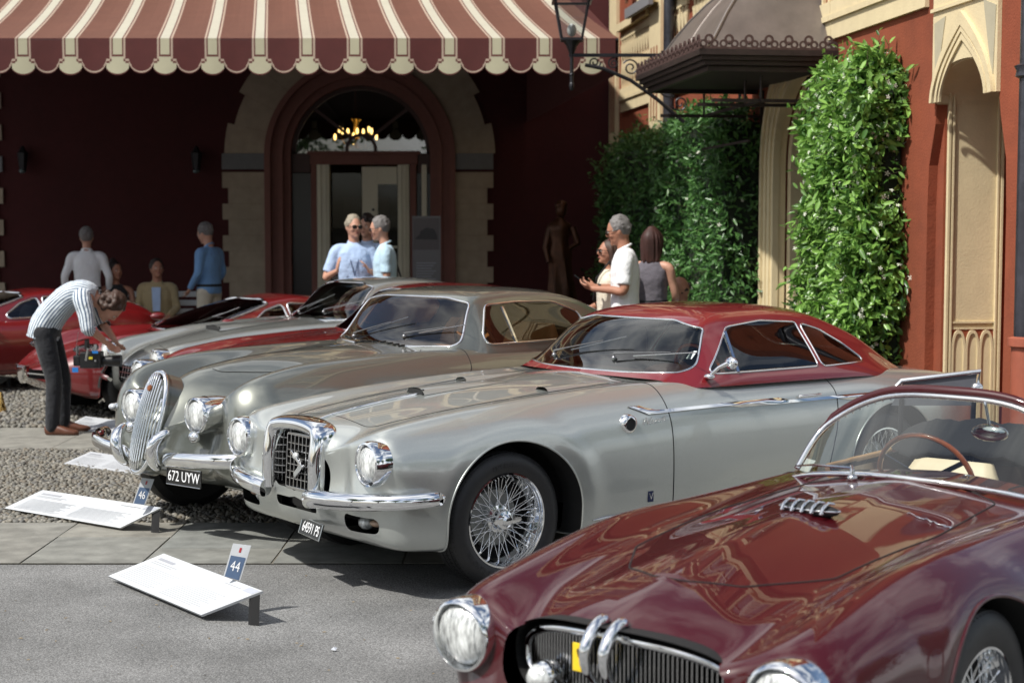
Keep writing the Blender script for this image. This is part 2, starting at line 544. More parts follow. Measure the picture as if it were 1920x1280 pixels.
rr = random.Random(12); mb = MB()
for i in range(60):
    px_ = rr.uniform(0, 820); py_ = rr.uniform(1070, 1275); g_ = G(px_, py_)
    a = rr.uniform(0, 6.28); l_ = rr.uniform(.004, .014); c_, s_ = math.cos(a), math.sin(a)
    mb.add([(g_.x, g_.y, .003), (g_.x + l_ * c_ - l_ * .3 * s_, g_.y + l_ * s_ + l_ * .3 * c_, .006), (g_.x + 2 * l_ * c_, g_.y + 2 * l_ * s_, .004), (g_.x + l_ * c_ + l_ * .3 * s_, g_.y + l_ * s_ - l_ * .3 * c_, .003)], [(0, 1, 2, 3)])
tag(mb.build('grit_and_leaf_bits', mat('dry_leaf_bits', (.22, .17, .10), .8), fix=False), kind='stuff')

# ================================================================ BACK BUILDING
YB = 24.0
def BW(px, py): 
    p = W(px, py, YB); return p.x, p.z
bk = empty('villa_building', (0, YB, 0), 0, 'dark red villa wall with arched doorway and cream quoins behind the striped awning', 'building')
def bl(px, py):  # local coordinates x,z on the back wall
    x, z = BW(px, py); return x, z
cx, cz = bl(675, 292)                                  # centre of the arch
SB = FPX / YB
r_out = 178 / SB; r_in = 132 / SB; r_q = 252 / SB
# wall sheet with the arched opening
def arch_pts(cx, cz, r, z0, n=24):
    return [(cx - r, z0)] + [(cx - r * math.cos(math.pi * i / n), cz + r * math.sin(math.pi * i / n)) for i in range(n + 1)] + [(cx + r, z0)]
def arch_ring(cx, cz, r0, r1, z0, n=24):
    return arch_pts(cx, cz, r0, z0, n), arch_pts(cx, cz, r1, z0, n)
def wall_with_arch(mb, x0, x1, z0, z1, cx, cz, r, y0, y1, n=24):
    A = arch_pts(cx, cz, r, z0, n)
    B = [(x0, z0)]
    for i in range(n + 1):
        t = i / n
        if t < 0.25: B.append((x0, z0 + (z1 - z0) * (t / .25)))
        elif t < 0.75: B.append((x0 + (x1 - x0) * ((t - .25) / .5), z1))
        else: B.append((x1, z1 - (z1 - z0) * ((t - .75) / .25)))
    B.append((x1, z0))
    return mb.band(A, B, y0, y1)
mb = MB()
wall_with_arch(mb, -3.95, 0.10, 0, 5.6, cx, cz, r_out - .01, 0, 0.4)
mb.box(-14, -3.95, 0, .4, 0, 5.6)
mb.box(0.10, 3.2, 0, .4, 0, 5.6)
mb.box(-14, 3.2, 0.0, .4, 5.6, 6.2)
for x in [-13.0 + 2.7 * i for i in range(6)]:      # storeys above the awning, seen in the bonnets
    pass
mb.build('wall', mat('shaded_oxblood_stucco', (.050, .006, .007), .9, noise=(9, 0.2), bump=(55, .3, .012)), bk)  # deep red, darkened further with the shade under the awning
# quoin stones round the arch: straight part
qx_l = bl(418, 400)[0]; qx_r = bl(925, 400)[0]; ix_l = cx - r_out; ix_r = cx + r_out
ys_ = [590, 557, 520, 490, 460, 432, 405, 375, 347, 318]
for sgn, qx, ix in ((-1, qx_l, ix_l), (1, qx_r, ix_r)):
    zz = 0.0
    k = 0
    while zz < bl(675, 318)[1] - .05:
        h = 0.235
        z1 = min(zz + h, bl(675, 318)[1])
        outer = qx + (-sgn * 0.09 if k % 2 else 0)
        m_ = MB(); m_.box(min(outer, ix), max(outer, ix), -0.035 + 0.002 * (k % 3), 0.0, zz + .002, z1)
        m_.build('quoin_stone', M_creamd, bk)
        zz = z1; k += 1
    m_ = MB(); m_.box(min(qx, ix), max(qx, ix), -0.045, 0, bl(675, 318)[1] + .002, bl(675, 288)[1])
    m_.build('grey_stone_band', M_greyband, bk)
# voussoirs
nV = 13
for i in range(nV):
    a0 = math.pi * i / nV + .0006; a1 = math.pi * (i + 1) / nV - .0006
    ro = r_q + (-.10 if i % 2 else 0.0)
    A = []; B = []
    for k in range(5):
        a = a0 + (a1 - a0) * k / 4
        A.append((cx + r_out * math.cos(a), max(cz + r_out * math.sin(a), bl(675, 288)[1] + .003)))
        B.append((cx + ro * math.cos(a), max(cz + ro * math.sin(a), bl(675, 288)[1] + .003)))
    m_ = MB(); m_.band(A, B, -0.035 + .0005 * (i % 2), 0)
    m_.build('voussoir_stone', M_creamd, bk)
# stepped mouldings of the arch
for r0, r1, y0, y1 in ((r_out - .09, r_out, -.075, .03), (r_out - .20, r_out - .09, .0, .06), (r_out - .27, r_out - .20, -.02, .10), (r_out - .38, r_out - .27, .05, .16)):
    A, B = arch_ring(cx, cz, r0, r1 - .002, 0.0, 32)
    m_ = MB(); m_.band(A, B, y0, y1)
    m_.build('arch_moulding', M_pinkmould, bk, smooth=30)
ri = r_out - .38
# doorway: entrance thing
dz = bl(675, 308)[1]; dz2 = bl(675, 283)[1]
door = empty('entrance_door', (0, YB, 0), 0, 'glazed cream double doors under a fanlight in the arched villa entrance, left leaf open', 'door')
M_crpaint = mat('cream_door_paint', (0.74, 0.70, 0.58), 0.55, noise=(20, 0.05))
M_dkwood = mat('dark_red_wood', (0.05, 0.017, 0.014), 0.5, noise=(20, 0.2))
x0l, x1l = bl(580, 300)[0], bl(782, 300)[0]
m_ = MB(); m_.box(x0l, x1l, .08, .26, dz, dz2 - .05); m_.box(x0l - .04, x1l + .04, .05, .26, dz2 - .05, dz2)
m_.build('lintel', M_pinkmould, door, bevel=.006)
m_ = MB(); m_.box(cx - ri, x0l - .002, .14, .24, dz - .12, dz2 - .03); m_.box(x1l + .002, cx + ri, .14, .24, dz - .12, dz2 - .03)
m_.build('transom', M_dkwood, door, bevel=.006)
for a, b_, mm, nm in ((582, 593, M_pinkmould, 'outer_jamb'), (768, 780, M_pinkmould, 'outer_jamb'), (593, 617, M_crpaint, 'door_frame'), (745, 767, M_crpaint, 'door_frame'), (790, 800, M_crpaint, 'door_frame')):
    xa, xb = bl(a, 400)[0], bl(b_, 400)[0]
    m_ = MB(); m_.box(xa, xb - .003, .10, .24, 0, dz - .002)
    if nm == 'door_frame' and b_ - a > 15:
        m_.box(xa + .05, xa + .06, .085, .1, 0, dz - .01); m_.box(xb - .06, xb - .05, .085, .1, 0, dz - .01)
    m_.build(nm, mm, door, bevel=.004)
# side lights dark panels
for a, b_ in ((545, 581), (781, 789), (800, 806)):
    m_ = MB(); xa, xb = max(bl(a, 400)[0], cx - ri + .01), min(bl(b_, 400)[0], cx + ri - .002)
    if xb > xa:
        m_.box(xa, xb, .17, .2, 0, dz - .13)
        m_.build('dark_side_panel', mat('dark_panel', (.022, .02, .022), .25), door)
# right door leaf (cream, glazed), standing half open
leaf = MB()
xa, xb = bl(676, 400)[0], bl(745, 400)[0]
zg0, zg1 = .75, bl(700, 345)[1]
leaf.box(xa, bl(706, 400)[0], .25, .30, 0, dz - .03)
leaf.box(bl(706, 400)[0], xb - .02, .25, .30, zg1, dz - .03)
leaf.box(bl(706, 400)[0], xb - .02, .25, .30, 0, zg0)
for k in range(3):
    leaf.box(bl(706, 400)[0], xb - .02, .255, .295, zg0 + .25 * k + .2, zg0 + .25 * k + .235)
lf = leaf.build('door_leaf', M_crpaint, door, bevel=.004)
m_ = MB(); m_.box(bl(706, 400)[0], xb - .02, .27, .28, zg0, zg1); m_.build('door_glass', M_gwin, lf)
m_ = MB(); m_.ell((bl(697, 393)[0], .24, bl(697, 393)[1]), (.02, .03, .02)); m_.build('door_knob', M_iron, lf, smooth=60)
xa0 = bl(617, 400)[0]
m_ = MB(); m_.box(xa0, xa - .02, .30, .31, 0.3, dz - .12); m_.build('open_door_glass', M_gwin, door)
# fanlight
A = arch_pts(cx, cz, ri - .02, dz2 + .02, 28)
m_ = MB(); m_.prism(A, .20, .212, 'y'); m_.build('fanlight_glass', glass('fanlight_pane', (.8, .8, .8), 2.4), door)
m_ = MB()
for a in (45, 90, 135):
    c_, s_ = math.cos(R(a)), math.sin(R(a))
    if a == 90: continue
    m_.bar((cx + .22 * c_, .19, dz2 + .06 + .22 * s_), (cx + ri * .99 * c_, .19, cz + ri * .99 * s_), .045, .03, up=(0, 1, 0))
A, B = arch_ring(cx, dz2 + .03, .19, .24, dz2, 16); m_.band(A, B, .175, .205)
A, B = arch_ring(cx, cz, ri - .06, ri - .002, dz2, 32); m_.band(A, B, .16, .23)
m_.build('fanlight_bars', M_dkwood, door)
# room behind the glass
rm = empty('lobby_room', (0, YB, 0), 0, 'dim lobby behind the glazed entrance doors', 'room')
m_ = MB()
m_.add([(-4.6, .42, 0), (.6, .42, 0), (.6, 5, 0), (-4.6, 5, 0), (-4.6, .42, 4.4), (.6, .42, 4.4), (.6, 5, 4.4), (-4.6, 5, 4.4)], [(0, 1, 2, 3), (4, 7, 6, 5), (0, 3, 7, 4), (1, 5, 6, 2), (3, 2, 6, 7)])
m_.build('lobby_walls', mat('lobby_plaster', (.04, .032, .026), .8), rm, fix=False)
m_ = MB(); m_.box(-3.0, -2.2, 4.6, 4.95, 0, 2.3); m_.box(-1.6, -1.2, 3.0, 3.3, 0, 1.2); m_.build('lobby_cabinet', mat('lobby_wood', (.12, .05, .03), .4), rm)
# chandelier
chx, chz = bl(656, 262)
ch = empty('chandelier', (chx, YB + .9, chz), 0, 'brass candle chandelier with lit bulbs hanging behind the fanlight', 'chandelier')
M_brass = mat('brass', (.75, .5, .18), .2, 1.0)
m_ = MB(); m_.lathe([(.0, -.10), (.05, -.08), (.03, 0), (.07, .06), (.03, .12), (.04, .3), (.09, .36), (.03, .42), (.015, .9), (0, .9)], 12)
for k in range(8): m_.tube([(0, 0, -.02), (.15 * math.cos(k * .785), .15 * math.sin(k * .785), -.1), (.32 * math.cos(k * .785), .32 * math.sin(k * .785), 0.0 + .1 * (k % 2))], .009, 6)
m_.build('brass_stem', M_brass, ch, smooth=50)
M_bulb = mat('candle_bulb', (1, .8, .4), .4, emit=(1, .62, .18, 7))
m_ = MB(); m_.ell((0, 0, 0), (.020, .020, .05), 8, 6); bme = m_.mesh('candle_bulb', M_bulb, 180)
for k in range(8):
    link('candle_bulb', bme, ch, (.32 * math.cos(k * .785), .32 * math.sin(k * .785), .09 + .1 * (k % 2)))
for k in range(4):
    link('candle_bulb', bme, ch, (.12 * math.cos(k * 1.57 + .3), .12 * math.sin(k * 1.57 + .3), .17 - .2 * (k == 1)))
# wing wall of the left side quoins at the very left edge of the frame
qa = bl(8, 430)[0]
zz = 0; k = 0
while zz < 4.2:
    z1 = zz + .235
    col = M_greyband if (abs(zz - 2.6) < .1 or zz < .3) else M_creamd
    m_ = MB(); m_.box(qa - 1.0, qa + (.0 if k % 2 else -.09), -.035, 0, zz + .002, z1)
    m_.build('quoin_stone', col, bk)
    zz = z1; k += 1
# stone eaves and upper storeys (seen in the paintwork)
def window_set(parent, x, z, w=1.0, h=1.7, y=0.0, shutters=True, panes=True):
    fr = MB(); fr.box(x - w / 2 - .16, x - w / 2, y - .06, y, z - .12, z + h + .16); fr.box(x + w / 2, x + w / 2 + .16, y - .06, y, z - .12, z + h + .16)
    fr.box(x - w / 2 - .2, x + w / 2 + .2, y - .08, y, z + h + .162, z + h + .34); fr.box(x - w / 2 - .22, x + w / 2 + .22, y - .14, y, z - .22, z - .122)
    fo = fr.build('window_frame', M_cream, parent)
    g = MB(); g.box(x - w / 2, x + w / 2, y - .02, y - .008, z, z + h); g.build('pane', mat('dark_window_glass', (.03, .035, .04), .05, spec=.9), fo)
    g = MB(); g.bar((x, y - .03, z), (x, y - .03, z + h), .05); g.bar((x - w / 2, y - .03, z + h * .62), (x + w / 2, y - .03, z + h * .62), .05); g.build('glazing_bar', M_crpaint, fo)
    if shutters:
        for sg in (-1, 1):
            s_ = MB()
            xa = x + sg * (w / 2 + .18); xb = x + sg * (w / 2 + .66)
            lo, hi = min(xa, xb), max(xa, xb)
            s_.box(lo, lo + .05, y - .12, y - .085, z, z + h); s_.box(hi - .05, hi, y - .12, y - .085, z, z + h)
            nsl = int(h / .11)
            for q in range(nsl): s_.bar((lo + .05, y - .10, z + .06 + q * .11), (hi - .05, y - .10, z + .06 + q * .11), .05, .012, up=(0, .6, .8))
            s_.build('shutter', mat('brown_shutter_paint', (.16, .07, .04), .6), fo)
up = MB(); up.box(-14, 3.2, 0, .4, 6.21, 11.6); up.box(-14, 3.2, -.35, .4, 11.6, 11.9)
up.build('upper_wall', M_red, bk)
for cz0, hh in ((6.0, .28), (8.9, .2), (11.3, .3)):
    m_ = MB(); m_.box(-14, 1.4, -.10, 0, cz0, cz0 + hh); m_.build('string_course', M_cream, bk)
for fl in (6.75, 9.45):
    for k in range(6): window_set(bk, -12.2 + k * 2.35, fl, 1.05, 1.6)
rf = MB(); rf.prism([(-1.0, 11.9), (3.5, 14.2), (8, 11.9)], -14.4, 3.4, 'x'); 
rfo = rf.build('roof', mat('terracotta_roof', (.30, .12, .07), .85, noise=(20, .3)), bk)
# wall lanterns
for px, py, lab in ((47, 300, 'dark wall lantern on the shaded red wall near the left edge'), (371, 300, 'dark wall lantern on the shaded red wall left of the arch stones')):
    x, z = bl(px, py)
    t = empty('wall_lantern', (x, YB - .12, z), 0, lab, 'wall lantern', 'dark lanterns on the back wall')
    m_ = MB(); m_.lathe([(0, -.2), (.05, -.18), (.085, .1), (.06, .12), (.02, .2), (0, .2)], 6); m_.box(-.02, .02, 0, .11, .05, .09); m_.build('lantern_body', M_iron, t)
    m_ = MB(); m_.ell((0, -.02, -.17), (.05, .05, .035), 8, 5); m_.build('lamp_glass', mat('milky_glass', (.10, .14, .15), .2), t, smooth=60)

# ---------------------------------------------------------------- awning
AY = 17.6; SA = FPX / AY
sp_px = 88.0
ax0 = W(398, 72, AY)                     # a stripe centre on the front edge
aw = empty('striped_awning', (ax0.x, AY, ax0.z), 0, 'large red awning with cream stripes and scalloped valance over the entrance', 'awning')
per = sp_px / SA
M_awr = mat('awning_red_cloth', (0.125, 0.048, 0.030), 0.85, noise=(4, 0.12), bump=(300, .15, .002))
M_awc = mat('awning_cream_cloth', (0.44, 0.42, 0.34), 0.85, noise=(5, 0.06))
M_awl = mat('awning_cream_piping', (0.40, 0.31, 0.24), 0.85)
M_awd = mat('awning_dark_line', (0.10, 0.03, 0.024), 0.85)
M_awv_shade = mat('awning_valance_shaded_red', (0.075, 0.014, 0.012), 0.85, noise=(6, 0.15), bump=(300, .15, .002))  # red and cream valance copies of the cloth, front-face shade put into the colour
M_awvc_shade = mat('awning_valance_shaded_cream', (0.42, 0.40, 0.28), 0.85, noise=(6, 0.06))
pr = [(-15.5, 'd'), (-14.5, 'l'), (-11, 'd'), (-8.5, 'c'), (8.5, 'd'), (11, 'l'), (14.5, 'd'), (15.5, 'r'), (72.5, None)]
idx = {'r': 0, 'c': 1, 'l': 2, 'd': 3}
right_edge = W(1160, 72, AY).x - ax0.x
K0, K1 = -14, 9
DEP = YB - AY
dx_b = -0.147 * DEP; dz_b = 0.335 * DEP
topm = MB()
def fold(x): return 0.0
for k in range(K0, K1):
    for j in range(len(pr) - 1):
        xa = k * per + pr[j][0] / SA; xb = k * per + pr[j + 1][0] / SA
        if xa >= right_edge: continue
        xb = min(xb, right_edge)
        nseg = 1 if pr[j][1] != 'r' else 4
        topm.mat(idx[pr[j][1]])
        for q in range(nseg):
            u0 = xa + (xb - xa) * q / nseg; u1 = xa + (xb - xa) * (q + 1) / nseg
            NS = 10
            vv = []
            for i in range(NS + 1):
                t = i / NS
                sag = -0.16 * math.sin(math.pi * t) 
                for u in (u0, u1):
                    c = math.cos(2 * math.pi * u / per)
                    vv.append((u + dx_b * t, DEP * t, dz_b * t + sag + 0.012 * c * math.sin(math.pi * min(1, t * 1.0))))
            topm.add(vv, [(2 * i, 2 * i + 1, 2 * i + 3, 2 * i + 2) for i in range(NS)])
tp = topm.build('awning_cloth', [M_awr, M_awc, M_awl, M_awd], aw, fix=False)
for m_ in (M_awr, M_awc, M_awl, M_awd):      # underside coloured near black, added to deepen the shade below the awning
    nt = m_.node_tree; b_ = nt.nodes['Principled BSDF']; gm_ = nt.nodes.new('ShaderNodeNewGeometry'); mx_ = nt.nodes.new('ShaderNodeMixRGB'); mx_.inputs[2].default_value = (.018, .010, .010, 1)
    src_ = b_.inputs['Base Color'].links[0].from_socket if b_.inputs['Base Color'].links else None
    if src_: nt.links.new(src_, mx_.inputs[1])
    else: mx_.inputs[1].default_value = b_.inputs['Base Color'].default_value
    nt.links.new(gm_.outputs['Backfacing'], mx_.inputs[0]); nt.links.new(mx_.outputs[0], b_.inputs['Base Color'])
# valance, one drop per stripe interval
def val_bottom(u):
    """u in px from the nearest stripe centre (0..44): depth of the edge in px, and boundaries"""
    u = abs(u)
    if u <= 21: return 31 + 17 + math.sqrt(max(0, 1 - (u / 23.5) ** 2)) * 20
    w = (44 - u) / 24.0
    return 40 + math.sqrt(max(0, 1 - w * w)) * 25 if w < 1 else 40
def col_layers(u):
    """cloth layers down the valance at offset u px from a stripe centre; a string such as 'b2.5' counts up from the scalloped edge"""
    a = abs(u)
    if a < 8.5: return [(0, 30, 'c'), (30, 34, 'd'), (34, 'b2.5', 'c'), ('b2.5', 'b0', 'r')]
    if a < 11: return [(0, 34, 'd'), (34, 'b2.5', 'c'), ('b2.5', 'b0', 'r')]
    if a < 14.5: return [(0, 38, 'l'), (38, 43, 'd'), (43, 'b2.5', 'c'), ('b2.5', 'b0', 'r')]
    if a < 18: return [(0, 38, 'r'), (38, 42, 'l'), (42, 46, 'd'), (46, 'b2.5', 'c'), ('b2.5', 'b0', 'r')]
    if a < 21: return [(0, 38, 'r'), (38, 42, 'l'), (42, 46, 'd'), (46, 'b2.5', 'c'), ('b2.5', 'b0', 'r')]
    th = 4.5 if a > 26 else 7
    return [(0, 'b%g' % th, 'r'), ('b%g' % th, 'b1.8', 'l'), ('b1.8', 'b0', 'r')]
def lay(y, u, um):
    # the edge jumps at |u| = 21, so keep to the side the column is on
    if isinstance(y, str):
        uu = abs(u)
        if abs(um) < 21: uu = min(uu, 20.999)
        else: uu = max(uu, 21.001)
        return val_bottom(uu) - float(y[1:])
    return y
for k in range(K0, K1):
    vm = MB()
    edges = sorted(set([float(i) for i in range(-44, 45)] + [-14.5, -11, -8.5, 8.5, 11, 14.5]))
    x_c = k * per
    if x_c - 44 / SA > right_edge: continue
    def wav(x, d): return 0.015 * math.sin(x * 3.1 + 1) * d / 65.0 - 0.006 * math.cos(2 * math.pi * x / per) * d / 65
    for i in range(len(edges) - 1):
        u0, u1 = edges[i], edges[i + 1]
        if x_c + u1 / SA > right_edge + .01: break
        um = (u0 + u1) / 2
        for L in col_layers(um):
            t0, b0, t1, b1 = lay(L[0], u0, um), lay(L[1], u0, um), lay(L[0], u1, um), lay(L[1], u1, um)
            vm.mat(idx[L[2]])
            xa, xb = x_c + u0 / SA, x_c + u1 / SA
            vm.add([(xa, wav(xa, t0), -t0 / SA), (xb, wav(xb, t1), -t1 / SA), (xb, wav(xb, b1), -b1 / SA), (xa, wav(xa, b0), -b0 / SA)], [(0, 3, 2, 1)])
    vo = vm.build('valance_drop', [M_awv_shade, M_awvc_shade, M_awl, M_awd], aw, fix=False)
m_ = MB(); m_.tube([(K0 * per, .02, -.015), (right_edge, .02, -.015)], .02, 8); 
for k in range(-6, 9, 3): m_.tube([(k * per, .02, -.06), (k * per + dx_b * .5, DEP * .5, dz_b * .5 - .32), (k * per + dx_b, DEP - .05, dz_b - .25)], .02, 6)
m_.build('awning_frame', M_iron, aw)
# ceiling of the porch under the awning keeps it dark: side cheek against the wing
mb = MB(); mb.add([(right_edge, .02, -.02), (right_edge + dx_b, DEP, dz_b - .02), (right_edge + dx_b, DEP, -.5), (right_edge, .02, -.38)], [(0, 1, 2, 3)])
ck = mb.build('awning_cheek', M_awv_shade, aw)
# statue on a pedestal in the shade
stx = W(1052, 540, 21.5)
st = empty('bronze_statue', (stx.x, 21.5, 0), 0, 'dark bronze draped figure on a pedestal in the shade beside the red wall', 'statue')
M_brz = mat('dark_gilt_bronze', (.075, .028, .012), .42, .5, noise=(12, .4))
m_ = MB(); m_.lathe([(0, 0), (.30, 0), (.30, .08), (.22, .12), (.20, .62), (.28, .70), (.28, .78), (0, .78)], 12); m_.build('pedestal', mat('pedestal_stone', (.10, .06, .045), .7, noise=(10, .3)), st, smooth=30)
m_ = MB(); rr = random.Random(3)
prof = [(.19, .78), (.17, .95), (.15, 1.1), (.14, 1.3), (.16, 1.42), (.125, 1.56), (.15, 1.72), (.165, 1.80), (.06, 1.87), (.05, 1.9)]
n = 22; v = []
for i, (r_, h) in enumerate(prof):
    for k in range(n):
        a = 2 * math.pi * k / n
        q = r_ * (1 + (.16 * math.sin(7 * a + h * 3) if h < 1.5 else .04 * math.sin(3 * a)))
        v.append((q * math.cos(a) + .03 * math.sin(h * 3), q * .75 * math.sin(a), h))
m_.add(v, [(i * n + k, i * n + (k + 1) % n, (i + 1) * n + (k + 1) % n, (i + 1) * n + k) for i in range(len(prof) - 1) for k in range(n)])
m_.ell((0, 0, 2.0), (.075, .085, .11)); m_.tube([(.15, 0, 1.76), (.22, -.05, 1.55), (.10, -.14, 1.48)], [.05, .042, .03], 8); m_.tube([(-.15, 0, 1.76), (-.21, -.03, 1.5), (-.17, -.1, 1.3)], [.05, .042, .03], 8)
m_.ell((0, .02, 2.06), (.085, .09, .07))
m_.build('draped_figure', M_brz, st, smooth=60)

# display stand with a car picture
px0 = W(773, 405, 21.0); px1 = W(826, 405, 21.0)
sb = empty('display_banner', ((px0.x + px1.x) / 2, 21.0, 0), 0, 'tall grey display panel with car picture and text, beside the doorway', 'display panel')
hw = (px1.x - px0.x) / 2; hz = px0.z
m_ = MB(); m_.box(-hw, hw, 0, .03, .05, hz); m_.box(-hw - .02, hw + .02, -.12, .15, 0, .05); m_.build('panel', mat('grey_panel_print', (.16, .15, .16), .5), sb)
m_ = MB(); m_.box(-hw + .01, hw - .02, -.004, -.001, hz - .44, hz - .03); m_.build('picture', mat('picture_sky', (.10, .085, .09), .5), sb)
m_ = MB(); m_.prism([(-hw + .03, hz - .30), (-hw + .10, hz - .24), (-.08, hz - .20), (.0, hz - .15), (.1, hz - .17), (hw - .05, hz - .24), (hw - .04, hz - .31)], -.008, -.005, 'y'); m_.build('pictured_car', mat('picture_dark', (.02, .015, .018), .4), sb)
for k in range(16):
    m_ = MB(); m_.box(-hw + .05, hw - .06 - .03 * (k % 3), -.004, -.001, hz - .62 - k * .035, hz - .608 - k * .035)
    m_.build('text_line', M_text, sb)
# ================================================================ WING on the right (local x along the wall to the camera, -y out of the wall)
def wing_local_z(px, py, off=0): return wallpt(px, py, off)
wg = empty('villa_wing', (WC.x, WC.y, 0), W_ROT, 'red stucco villa wing with cream tracery frieze and arches down the right side', 'building')
def s_of(px, off=0.0): return wallpt(px, 425, off)[0]
LEN = 14.15
FZ = wallpt(1645, 47)[1]            # bottom of the frieze
# niche (near arch) and portal (under the canopy)
n0, n1 = s_of(1750), s_of(1868)     # panel sides
nz_top = wallpt(1805, 112)[1]
p0, p1 = s_of(1447), s_of(1572)
pz_top = wallpt(1495, 128)[1]
def parch(x0, x1, zb, zs, zt, n=10, bul=1.0, pt=False):
    """pointed arch from springing height zs to apex zt, going up at x0 and down at x1"""
    c = (x0 + x1) / 2; pts = [(x0, zb), (x0, zs)]
    for i in range(1, n + 1):
        t = i / n
        pts.append((c + (x0 - c) * (1 - t ** 1.75), zs + (zt - zs) * t) if pt else (c + (x0 - c) * math.cos(t * math.pi / 2) ** .85, zs + (zt - zs) * math.sin(t * math.pi / 2)))
    pts += [(2 * c - x, z) for x, z in reversed(pts[:-1])]
    return pts
nzs = wallpt(1753, 195)[1]
n0b, n1b = s_of(1738), s_of(1886)
_a = parch(n0 + .02, n1, nzs, nzs, nz_top, 14)[1:-1]
nic = [(n0b, 0), (n0b, nzs - .75), (n0b + .02, nzs - .45), (n0 + .005, nzs - .15)] + _a + [(n1 + .03, nzs - .15), (n1b - .02, nzs - .45), (n1b, nzs - .8), (n1b, 0)]
por = parch(p0, p1, 0, 2.35, pz_top, 14)
H_W = 12.0; ND = .62
mb = MB()
def wall_hole(mb, x0, x1, hole, y0, y1, ztop):
    """wall piece x0..x1 with a hole outline (starts and ends at z=0)"""
    n = len(hole); B = []
    ts = np.linspace(0, 1, n)
    per_ = [(x0, 0), (x0, ztop), (x1, ztop), (x1, 0)]
    for i in range(n):
        k = i / (n - 1)
        if k < .3: B.append((x0, ztop * k / .3))
        elif k < .7: B.append((x0 + (x1 - x0) * (k - .3) / .4, ztop))
        else: B.append((x1, ztop * (1 - (k - .7) / .3)))
    mb.band(hole, B, y0, y1)
mb.box(-.4, p0 - .5, 0, .5, 0, H_W)
wall_hole(mb, p0 - .5, p1 + .4, por, 0, .5, H_W)
mb.box(p1 + .4, n0 - .25, 0, .5, 0, H_W)
wall_hole(mb, n0 - .25, n1 + .45, nic, 0, ND, H_W)
mb.box(n1 + .45, LEN, 0, .5, 0, H_W)
mb.build('wall', M_red, wg)
# back wall of the niche
ND = .62
mb = MB(); mb.box(n0 - .6, n1 + .7, ND, ND + .2, 0, 4.0); mb.build('niche_back_wall', M_red, wg)
# cream lining of the vault above the springing
AA = parch(n0 + .02, n1, nzs, nzs, nz_top, 14)[1:-1]
BB = [((x - (n0 + n1) / 2) * .985 + (n0 + n1) / 2, z - .008) for x, z in AA]
mb = MB(); mb.band(AA, BB, -.001, ND - .01); mb.build('vault_lining', M_cream, wg)
# the far jamb faces the camera: cream panel with stepped frame and a little gothic arcade
jb = empty('jamb_panel', (n0 + .012, 0, 0), math.pi / 2); jb.parent = wg
Yj = (WC + WD * n0).y
mb = MB(); mb.box(n0b - .02, n0 + .011, .07, ND - .002, 0, nzs - .02); mb.build('inner_jamb', M_red, wg)
def J(px, py):
    p = W(px, py, Yj); q0 = WC + WD * n0
    return (Vector((p.x, Yj)) - q0).dot(-WN) * 1.0, p.z
b0, b1 = J(1773, 400)[0], J(1884, 400)[0]; b1 = min(b1, ND - .01)
bzt = J(1780, 143)[1]
mb = MB(); mb.box(b0 + .04, b1 - .03, -.012, -.001, .2, bzt - .05); mb.build('niche_panel', M_cream, jb)
mb = MB()
for a, w_, d_ in ((0, .020, -.036), (.022, .010, -.026), (.034, .016, -.034)):
    mb.box(b0 + a, b0 + a + w_, d_, -.001, .2, bzt - a); mb.box(b0 + a + w_ + .0005, b1 - a - w_ - .0005, d_, -.001, bzt - a - w_, bzt - a); mb.box(b1 - a - w_, b1 - a, d_, -.001, .2, bzt - a)
mb.build('panel_frame', M_cream, jb, bevel=.002)
mb = MB(); mb.box(.01, b0 - .003, -.03, -.001, bzt - .20, bzt - .03); mb.box(.0, b0 - .003, -.042, -.001, bzt - .028, bzt + .0); mb.build('jamb_cornice', M_cream, jb)
zl0 = J(1790, 606)[1]
mb = MB(); mb.box(b0 + .052, b1 - .052, -.026, -.0125, zl0 + .0, zl0 + .014); mb.box(b0 + .052, b1 - .052, -.022, -.0125, zl0 - .045, zl0 - .03); mb.build('panel_string', M_cream, jb)
mb = MB(); mb.box(b0 + .052, b1 - .052, -.016, -.0125, zl0 - .16, zl0 - .046); mb.build('arcade_red_field', M_red, jb)
aw_ = (b1 - b0 - .11) / 3
for k in range(3):
    c = b0 + .055 + aw_ * (k + .5)
    A = parch(c - aw_ / 2, c + aw_ / 2, 0.25, zl0 - .20, zl0 - .05, 8); B = parch(c - aw_ / 2 + .016, c + aw_ / 2 - .016, 0.25, zl0 - .21, zl0 - .075, 8)
    mb = MB(); mb.band(A, B, -.032, -.0165); mb.build('gothic_arch', M_cream, jb)
    mb = MB(); mb.prism(B, -.020, -.0162, 'y'); mb.build('arch_infill', M_cream, jb)
# cream head of the niche
zp = wallpt(1752, 35)[1]
ztop = H_W
hx0, hx1 = n0, n1 + .0
mb = MB()
HA = parch(n0 + .02, n1, nzs, nzs, nz_top, 14)
B = []
for i in range(len(HA)):
    k = i / (len(HA) - 1)
    zt_ = 4.3
    if k < .25: B.append((hx0, nzs + (zt_ - nzs) * k / .25))
    elif k < .75: B.append((hx0 + (hx1 - hx0 + .02) * (k - .25) / .5, zt_))
    else: B.append((hx1 + .02, zt_ - (zt_ - nzs) * (k - .75) / .25))
mb.band(HA, B, -.03, -.001)
mb.build('arch_head', M_cream, wg)
